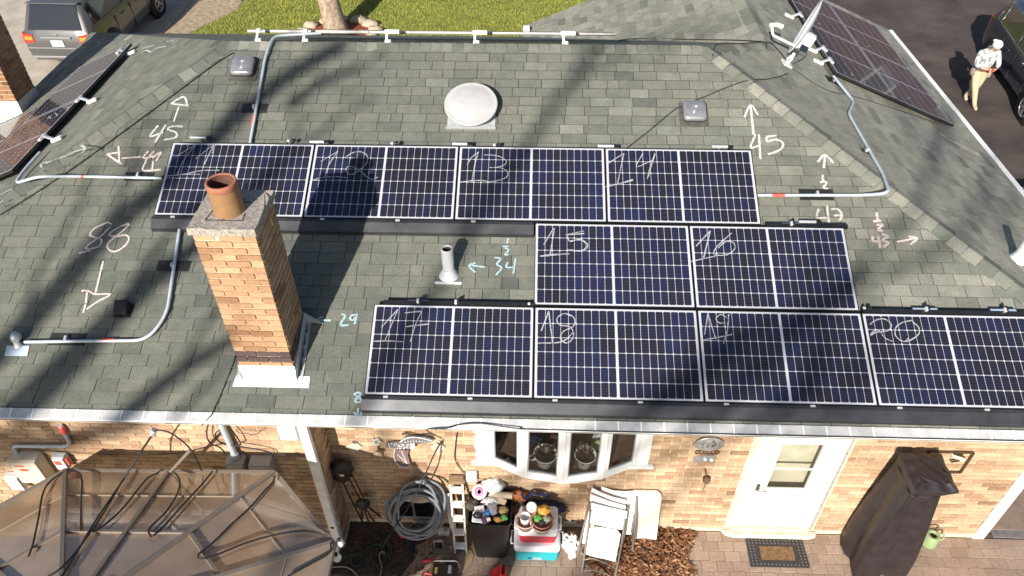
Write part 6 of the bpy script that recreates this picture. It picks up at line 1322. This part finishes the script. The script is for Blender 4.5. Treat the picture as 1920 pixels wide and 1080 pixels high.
        MB().bx((-.40, y0 - .045, zb - .11), (.40, y0 - .01, zb - .055)).build('chrome_strip', MT['chrome'], t, True, bevel=.01)
        MB().bx((-.16, y0 - .045, zb - .31), (.16, y0 - .035, zb - .15)).build('number_plate', plain('plate_white', (.72, .76, .80), .4), t, True)
        MB().bx((-.80, y0 - .075, .66), (.80, y0 - .0, .70)).build('bumper_step', plain('bumper_grey', (.16, .16, .16), .5), t, True, bevel=.012)
        MB().bx((-.78, y0 - .055, .40), (.78, y0 - .0, .46)).build('bumper_chrome', MT['chrome'], t, True, bevel=.012)
        MB().bx((-.06, y0 - .02, zb - .03), (.06, y0 - .005, zb + .005)).build('badge', MT['chrome'], t, True, bevel=.01)
    for s in (1, -1):
        for hy in win['handles']: MB().bx((s * (ST[6][2] - .005), hy - .09, ST[6][3] - .14), (s * (ST[6][2] + .025), hy + .09, ST[6][3] - .105)).build('door_handle', pm, t, True, bevel=.008)
        for sy in win['seams']: MB().bx((s * (ST[6][2] - .02), sy - .004, .36), (s * (ST[6][2] + .0035), sy + .004, ST[6][3] - .03)).build('door_seam', MT['rubber'], t, True)
        yb = win['mirror']; MB().box((s * (ST[6][2] + .10), yb, ST[6][3] + .06), (.18, .10, .13)).build('door_mirror', pm, t, True, bevel=.03)
    return t
gp = paint('gunmetal_paint', (.075, .076, .078), .15); np_ = paint('black_paint', (.010, .015, .032), .2, .22); wpn = paint('white_paint', (.74, .75, .76), 0., .3)
t = car('grey metallic SUV parked on the concrete drive with its tail to the house', Matrix.Translation((-7.86, 12.80, 0)) @ Matrix.Rotation(math.radians(-1.5), 4, 'Z'), gp, SUVS, dict(side=[(4, 5), (5, 6), (6, 7), (7, 8)], ends=[((2, 4), 'rear_window'), ((8, 9), 'windscreen')], wheels=(-1.42, 1.40), handles=(-.55, .35), seams=(-1.0, -.1, .85), mirror=.72))
MB().bx((-.68, -2.04, 1.68), (.68, -1.90, 1.705)).build('roof_spoiler', gp, t, True, bevel=.012); MB().bar((-.05, -2.235, 1.16), (.45, -2.20, 1.20), .018, .012, (0, -1, .5)).build('wiper', MT['rubber'], t, True)
for s in (-.62, .62): MB().tube([(s, -1.6, 1.78), (s, -.3, 1.80), (s, .3, 1.77)], .018, 8).build('roof_rail', MT['chrome'], t, True)
car('black SUV parked on the asphalt drive beside the standing person', Matrix.Translation((17.05, 9.70, 0)) @ Matrix.Rotation(math.radians(180 - 7.5), 4, 'Z'), np_, SUVS, dict(side=[(4, 5), (5, 6), (6, 7), (7, 8)], ends=[((3, 4), 'rear_window'), ((8, 9), 'windscreen')], wheels=(-1.42, 1.40), handles=(-.55, .35), seams=(-1.0, -.1, .85), mirror=.72, chrome=True))
car('white car mostly hidden behind the driveway-side eave', Matrix.Translation((14.55, 2.35, 0)), wpn, SEDS, dict(side=[(3, 4), (4, 5), (5, 6), (6, 7)], ends=[((2, 4), 'rear_window'), ((6, 7), 'windscreen')], wheels=(-1.38, 1.38), handles=(-.5, .3), seams=(-.95, -.1, .8), mirror=.65), R_=.32)
# ================================================================== person
J = {'pelvis': ((15.0, 9.17, .93), .155), 'waist': ((15.0, 9.15, 1.08), .15), 'chest': ((14.98, 9.12, 1.30), .175), 'neckb': ((14.97, 9.07, 1.46), .08), 'neck': ((14.97, 9.02, 1.53), .06), 'head': ((14.97, 8.98, 1.62), .095), 'crown': ((14.97, 8.965, 1.69), .075),
 'hl': ((14.90, 9.17, .87), .115), 'kl': ((14.96, 9.03, .50), .075), 'al': ((15.08, 8.99, .11), .05), 'tl': ((15.09, 8.84, .045), .042), 'hr': ((15.10, 9.18, .87), .115), 'kr': ((15.10, 9.22, .50), .075), 'ar': ((15.06, 9.46, .12), .05), 'tr': ((15.055, 9.33, .045), .042),
 'sl': ((14.78, 9.12, 1.385), .078), 'el': ((14.72, 9.02, 1.12), .058), 'wl': ((14.89, 8.84, 1.11), .038), 'pl': ((14.93, 8.79, 1.13), .034), 'sr': ((15.18, 9.12, 1.385), .078), 'er': ((15.25, 9.02, 1.12), .058), 'wr': ((15.09, 8.84, 1.11), .038), 'pr': ((15.05, 8.79, 1.13), .034)}
E_ = [('pelvis', 'waist'), ('waist', 'chest'), ('chest', 'neckb'), ('neckb', 'neck'), ('neck', 'head'), ('head', 'crown'), ('pelvis', 'hl'), ('hl', 'kl'), ('kl', 'al'), ('al', 'tl'), ('pelvis', 'hr'), ('hr', 'kr'), ('kr', 'ar'), ('ar', 'tr'), ('chest', 'sl'), ('sl', 'el'), ('el', 'wl'), ('wl', 'pl'), ('chest', 'sr'), ('sr', 'er'), ('er', 'wr'), ('wr', 'pr')]
ks = list(J); me = bpy.data.meshes.new('sk'); me.from_pydata([J[k][0] for k in ks], [(ks.index(a), ks.index(b)) for a, b in E_], [])
so_ = bpy.data.objects.new('sk', me); COL.objects.link(so_); so_.modifiers.new('s', 'SKIN'); sd = so_.modifiers.new('d', 'SUBSURF'); sd.levels = sd.render_levels = 2
if not me.skin_vertices:
    bpy.context.view_layer.objects.active = so_; so_.select_set(True); bpy.ops.mesh.customdata_skin_add()
for i, k in enumerate(ks): me.skin_vertices[0].data[i].radius = (J[k][1], J[k][1] * (.8 if k in ('chest', 'pelvis', 'waist') else 1)); me.skin_vertices[0].data[i].use_root = (k == 'pelvis')
dg = bpy.context.evaluated_depsgraph_get(); dg.update(); em = so_.evaluated_get(dg).to_mesh()
mb = MB(); vs = [v.co.copy() for v in em.vertices]
def bodymat(c):
    if c.z < .14: return 3
    if c.z < .97 and not (c.y < 8.95 and c.z > .9): return 2
    if c.z > 1.5: return 0
    if c.y < 8.865: return 0
    return 1
for p in em.polygons:
    pass
mb.v = [tuple(v) for v in vs]; mb.t = [.5] * len(vs)
for p in em.polygons: mb.f.append(tuple(p.vertices)); mb.m.append(bodymat(p.center)); mb.sm.append(True)
so_.evaluated_get(dg).to_mesh_clear(); bpy.data.objects.remove(so_)
for cx, s in ((14.93, 1), (15.05, -1)):     # fingers curled round the held tool, thumbs on top
    for k in range(4):
        L_ = (.055, .062, .058, .045)[k]; b = V((cx, 8.775, 1.155 - k * .019)); mb.tube([b, b + V((s * .02, -.028, .002)), b + V((s * .045, -.02, 0)), b + V((s * L_, .004, 0))], [.009, .0085, .008, .007], 6, m=0)
    b = V((cx, 8.79, 1.16)); mb.tube([b, b + V((s * .015, -.012, .028)), b + V((s * .04, -.022, .032))], [.011, .010, .008], 6, m=0)
hc = V((14.97, 8.955, 1.63)); lk = V((.12, -.80, -.58)).normalized(); rt = lk.cross(V((0, 0, 1))).normalized(); upv = rt.cross(lk)
mb.tube([hc + lk * .085 + upv * .02, hc + lk * .118 - upv * .018, hc + lk * .09 - upv * .03], [.012, .016, .01], 8, m=0)
for s in (-1, 1):
    mb.lathe([(0, 0), (.012, .002), (0, .006)], hc + lk * .088 + upv * .025 + rt * s * .033, frame_of(lk), 8, m=4); mb.tube([hc + rt * s * .092 + upv * .025, hc + rt * s * .102, hc + rt * s * .094 - upv * .03], [.014, .016, .009], 8, m=0)
mb.tube([hc + lk * .088 - upv * .052 - rt * .024, hc + lk * .095 - upv * .05, hc + lk * .088 - upv * .052 + rt * .024], .006, 6, m=4)
shirt = bpy.data.materials.new('patterned_shirt'); shirt.use_nodes = True; N, L, b = nd(shirt)
vr = N.new('ShaderNodeTexVoronoi'); vr.inputs['Scale'].default_value = 17; g_ = N.new('ShaderNodeNewGeometry'); L.new(g_.outputs['Position'], vr.inputs['Vector'])
L.new(mixcol(N, L, mixcol(N, L, (.50, .50, .48), (.10, .15, .20), vr.outputs['Distance']), (.56, .54, .50), ntex(N, L, 14, 2, .5, lo=.45, hi=.55)), b.inputs['Base Color']); b.inputs['Roughness'].default_value = .85
skin = plain('skin', (.50, .29, .20), .55)
pt = thing('person', 'person in patterned pale shirt, tan trousers and white cap holding a red tool', 'person', (15.05, 9.2, 0))
mb.build('body', [skin, shirt, plain('tan_trousers', (.52, .42, .26), .85, var=.1, vs=14), plain('pale_boots', (.42, .33, .25), .8), plain('dark_feature', (.05, .025, .02), .6)], pt)
wc_ = plain('white_cap', (.74, .71, .66), .8); F = frame_of(upv, rt)
MB().lathe([(.104, .012), (.106, .04), (.098, .075), (.07, .108), (.03, .122), (0, .124)], hc - lk * .006, F, 24).build('cap', wc_, pt)
MB().add([hc - lk * .09 + rt * (-.07) + upv * .02, hc - lk * .15 + rt * (-.05) + upv * .005, hc - lk * .15 + rt * .05 + upv * .005, hc - lk * .09 + rt * .07 + upv * .02, hc - lk * .105 + upv * .03, hc - lk * .16 + upv * .012], [(0, 1, 5, 4), (4, 5, 2, 3)]).build('cap_peak', wc_, pt)
hm_ = MB(); lump(hm_, hc - lk * .015 + upv * .008, .101, 5, (1, 1, .85), .06, 10); hm_.build('hair', plain('grey_hair', (.36, .31, .27), .8), pt)
MB().tube([V((15.0 + .19 * math.cos(a * .314), 9.165 + .155 * math.sin(a * .314), .985)) for a in range(20)], .028, 6, closed=True).build('tool_belt', plain('leather', (.20, .13, .08), .7), pt)
lump(MB(), (14.80, 9.16, .90), .085, 6, (.7, .9, 1.2), .3, 10).build('tool_pouch', plain('grey_leather', (.20, .175, .15), .7, var=.4, vs=25), pt); lump(MB(), (15.21, 9.2, .84), .085, 7, (.6, .9, 1.4), .3, 10).build('tool_bag', plain('tan_leather', (.36, .28, .22), .7, var=.4, vs=25), pt)
t = thing('hand_tool', 'small red and black tool held by the person in the drive', 'tool', (14.99, 8.755, 1.12)); MB().box((14.99, 8.755, 1.125), (.05, .04, .10)).build('body', plain('tool_red', (.62, .04, .04), .4), t, bevel=.01); MB().box((14.99, 8.75, 1.19), (.12, .05, .035)).build('head', MT['rubber'], t, bevel=.008)
# ================================================================== trees
def grow(mb, p, d, r, ln, lv, rng, spread=.55, up=.15, minr=.006, kids=(2, 3)):
    n = 4; pts = [p]; rs = [r]; q = V(p); d = V(d).normalized()
    for i in range(n):
        d = (d + V((rng.gauss(0, .10), rng.gauss(0, .10), rng.gauss(0, .07) + up * .12))).normalized(); q = q + d * (ln / n); pts.append(q.copy()); rs.append(r * (1 - .32 * (i + 1) / n))
    mb.tube(pts, rs, 8 if r > .08 else (5 if r > .025 else 3), caps=False)
    if lv <= 0 or rs[-1] < minr: return
    for k in range(rng.choice(kids)):
        a = rng.uniform(0, 6.28); F = frame_of(d); s = spread * rng.uniform(.6, 1.25); nd_ = (d * math.cos(s) + (F.col[0] * math.cos(a) + F.col[1] * math.sin(a)) * math.sin(s)).normalized()
        grow(mb, q, nd_, rs[-1] * rng.uniform(.6, .82), ln * rng.uniform(.66, .9), lv - 1, rng, spread, up, minr, kids)
    for k in range(2):
        i = rng.choice((2, 3)); a = rng.uniform(0, 6.28); F = frame_of(d); nd_ = (d * .6 + (F.col[0] * math.cos(a) + F.col[1] * math.sin(a)) * .8).normalized(); grow(mb, pts[i], nd_, rs[i] * .4, ln * .5, lv - 2, rng, spread, up, minr, kids)
def tree(loc, h, r, seed, label, lv=5, m='bark', grp='bare trees', lean=(0, 0), trunk_h=None):
    rng = random.Random(seed); t = thing('bare_tree', label, 'tree', loc, grp); th = trunk_h or h * .32; loc = V(loc)
    pts = [loc + V((0, 0, -.1)), loc + V((0, 0, .15)), loc + V((lean[0] * .1, lean[1] * .1, .6)), loc + V((lean[0] * .45, lean[1] * .45, th * .55)), loc + V((lean[0], lean[1], th))]
    MB().tube(pts, [r * 1.35, r * 1.16, r * 1.0, r * .92, r * .86], 18).build('trunk', MT[m], t)
    mb = MB(); top = pts[-1]
    for k in range(4):
        a = k * 1.57 + rng.uniform(-.4, .4); grow(mb, top - V((0, 0, .1 * k)), V((math.cos(a) * .55, math.sin(a) * .55, 1)), r * .55, h * .26, lv, rng, .5, .2)
    mb.build('crown', MT[m], t); return t
tree((-1.30, 12.92, 0), 11, .30, 5, 'thick bare tree in a ring of red mulch on the back lawn', 4, lean=(-.55, .45), trunk_h=3.4)
mb = MB(); mb.lathe([(1.02, 0), (.9, .03), (.4, .07), (0, .09)], (-1.25, 12.95, 0), None, 28, sy=.9); o = struct('mulch_bed', mb, MT['mulch'])
random.seed(12)
for k in range(13):
    a = k * .483 + .2; c = V((-1.25 + 1.05 * math.cos(a), 12.95 + .95 * math.sin(a), .06)); t = MB(); lump(t, c, .17 * random.uniform(.8, 1.25), 80 + k, (1.3, 1, .7), .25, 8); o = t.build('edging_stone', MT['stone']); tag(o, 'rough tan edging stone round the red mulch bed', 'stone', 'edging stones round the tree')
p = onZ(436, 12); t = thing('marker_flag', 'small yellow marker flag stuck in the lawn', 'flag', p); MB().tube([p, p + V((0, 0, .32))], .004, 6).build('wire', MT['galv'], t); MB().prism([p + V((0, 0, .32)), p + V((.07, -.02, .30)), p + V((.055, -.02, .22)), p + V((0, 0, .23))], (0, .004, 0)).build('pennant', plain('flag_yellow', (.75, .58, .02), .6), t)
t = thing('white_box', 'small white box on the eave at the rear wing corner', 'box', (4.1, 6.6, 2.84)); q = onP(987, 54, (0, 1, 0), 6.55); MB().box(q, (.13, .12, .10)).build('case', MT['white'], t, bevel=.008); MB().bx((q.x - .02, 6.5, q.z - .3), (q.x + .02, 6.54, q.z - .05)).build('bracket', MT['white'], t)
# trees behind the camera whose branches shade the roof
def back_limb(mb, px, t0, t1, r0, r1, plane=near, sub=4, rng=random.Random(1)):
    n = len(px); pts = []
    for i, (x, y) in enumerate(px):
        f_ = i / max(1, n - 1); pts.append(plane(x, y) - SUN * (t0 + (t1 - t0) * f_))
    P_ = smoothpts(pts, sub); k = len(P_); mb.tube(P_, [r0 + (r1 - r0) * i / (k - 1) for i in range(k)], 8); return P_
rng = random.Random(41)
TA = thing('bare_tree', 'large bare tree in the back yard whose limbs shade the left of the roof', 'tree', (-11.7, -21.6, 0), 'bare back yard trees')
MB().tube([(-11.7, -21.6, -.1), (-11.7, -21.6, .4), (-11.75, -21.65, 3), (-11.85, -21.7, 6), (-12.0, -21.6, 11.0)], [.42, .34, .30, .26, .22], 16).build('trunk', MT['bark'], TA)
mb = MB(); limbs = [([(-60, 850), (40, 765), (160, 650), (250, 560), (330, 490), (410, 440)], 21.5, 23.5, .26, .10), ([(185, 825), (240, 775), (330, 702), (430, 640), (520, 590)], 21.2, 22.2, .14, .06), ([(-100, 760), (40, 620), (130, 520), (220, 420), (330, 330), (400, 262), (480, 190), (560, 130), (650, 82)], 21.5, 24.5, .17, .12),
   ([(330, 490), (420, 400), (520, 330), (600, 250), (700, 180)], 23, 25, .05, .025), ([(40, 620), (70, 520), (140, 400), (180, 300)], 22, 23, .05, .03), ([(540, 200), (610, 150), (680, 125)], 24, 24.6, .10, .05), ([(320, 790), (420, 690), (470, 640)], 21.4, 22, .05, .02)]
ends = []
for px, t0, t1, r0, r1 in limbs:
    P_ = back_limb(mb, px, t0, t1, r0, r1); ends += [(P_[i], (P_[i] - P_[i - 1]), r0 + (r1 - r0) * i / len(P_)) for i in range(8, len(P_), 12)]
for p, d, r in ends: grow(mb, p, V(d).normalized() + V((rng.gauss(0, .6), rng.gauss(0, .4), rng.gauss(.2, .5))), r * .4, 1.1, 1, rng, .6, .1, .004)
for i in (0, 1, 2):
    p0 = near(*limbs[i][0][0]) - SUN * limbs[i][1]; MB().tube(smoothpts([(-12.0, -21.6, 10.7 - i * .3), lerp((-12.0, -21.6, 10.8), p0, .5) + V((0, 0, -.25)), p0], 4), [.2, .18, .16, .16, .15, .15, .15, .14, .14][:9], 8).build('limb', MT['bark'], TA)
mb.build('crown', MT['bark'], TA)
TB = thing('bare_tree', 'tall bare tree in the back yard whose twigs dapple the right of the roof', 'tree', (-7.5, -31, 0), 'bare back yard trees')
MB().tube([(-7.5, -31, -.1), (-7.5, -31, .4), (-7.45, -31, 4), (-7.3, -31, 8), (-7.0, -31, 13)], [.45, .36, .31, .27, .22], 16).build('trunk', MT['bark'], TB)
mb = MB(); hub = V((-7.0, -31, 12.6)); patches = [((1090, 125), .14), ((1240, 765), .12), ((1440, 780), .12), ((1750, 300), .12), ((1840, 380), .10), ((1360, 930), .08)]
for (x, y), r in patches:
    tp_ = (right(x, y) if x > 1650 else near(x, y)) - SUN * rng.uniform(29, 33); mid = lerp(hub, tp_, .5) + V((rng.gauss(0, .4), rng.gauss(0, .4), rng.gauss(.5, .3))); P_ = smoothpts([hub, mid, tp_, tp_ + V((.6, .3, .5))], 4); k = len(P_)
    mb.tube(P_, [.10 + (.035 - .10) * i / (k - 1) for i in range(k)], 7)
    for i in range(9, k, 3): grow(mb, P_[i], (P_[i] - P_[i - 1]).normalized() + V((rng.gauss(0, .6), rng.gauss(0, .5), rng.gauss(.1, .5))), .03, .9, 2, rng, .7, .1, .004)
    for q in range(4): grow(mb, tp_ + V((rng.gauss(0, .25), rng.gauss(0, .2), rng.gauss(0, .2))), V((rng.gauss(.5, .5), rng.gauss(.3, .4), rng.gauss(.6, .4))), .022 + r * .12, .55, 2, rng, .6, .1, .004)
mb.build('crown', MT['bark'], TB)
for i, (x, y, h_, lab) in enumerate(((26, 36, 13, 'bare tree across the street beyond the asphalt drive'), (34, 44, 14, 'second bare tree across the street beyond the asphalt drive'), (19, 42, 12, 'bare tree across the street in line with the gable'), (42, 38, 13, 'bare tree across the street at the far end of the row'), (-24, 36, 13, 'bare tree beyond the concrete drive'))):
    tree((x, y, 0), h_, .22, 60 + i, lab, 5, 'barkd', 'bare trees across the street')

# neighbouring house across the street (mirrored in the driveway-side panels)
H = thing('house', 'brown brick neighbour house with dark roof across the street', 'house', (27, 33, 0))
def hv(x, y, z_): a = math.radians(-32); return V((27 + x * math.cos(a) - y * math.sin(a), 33 + x * math.sin(a) + y * math.cos(a), z_))
def hbox(mb, x0, x1, y0, y1, z0, z1): c = [hv(x, y, z_) for z_ in (z0, z1) for x, y in ((x0, y0), (x1, y0), (x1, y1), (x0, y1))]; return mb.add(c, [(3, 2, 1, 0), (4, 5, 6, 7), (0, 1, 5, 4), (1, 2, 6, 5), (2, 3, 7, 6), (3, 0, 4, 7)])
hbox(MB(), -11, 11, 0, 9, 0, 5.2).build('wall', plain('neighbour_brick', (.13, .075, .05), .9, var=.3, vs=3), H)
MB().add([hv(-11.6, -.6, 5.2), hv(11.6, -.6, 5.2), hv(11.6, 9.6, 5.2), hv(-11.6, 9.6, 5.2), hv(-7, 4.5, 8.6), hv(7, 4.5, 8.6)], [(0, 1, 5, 4), (1, 2, 5), (2, 3, 4, 5), (3, 0, 4), (3, 2, 1, 0)]).build('roof', plain('neighbour_roof', (.06, .05, .045), .95, var=.3, vs=2), H)
for x in (-8.5, -5, 3, 6.5):
    for z_ in (1, 3.4):
        w_ = hbox(MB(), x - .7, x + .7, -.06, -.01, z_, z_ + 1.4).build('window', MT['whitev'], H); hbox(MB(), x - .6, x + .6, -.08, -.065, z_ + .1, z_ + 1.3).build('pane', MT['cglass'], w_)
hbox(MB(), -1.5, -.5, -.06, -.01, .2, 2.3).build('door', plain('neighbour_door', (.12, .04, .03), .5), H)
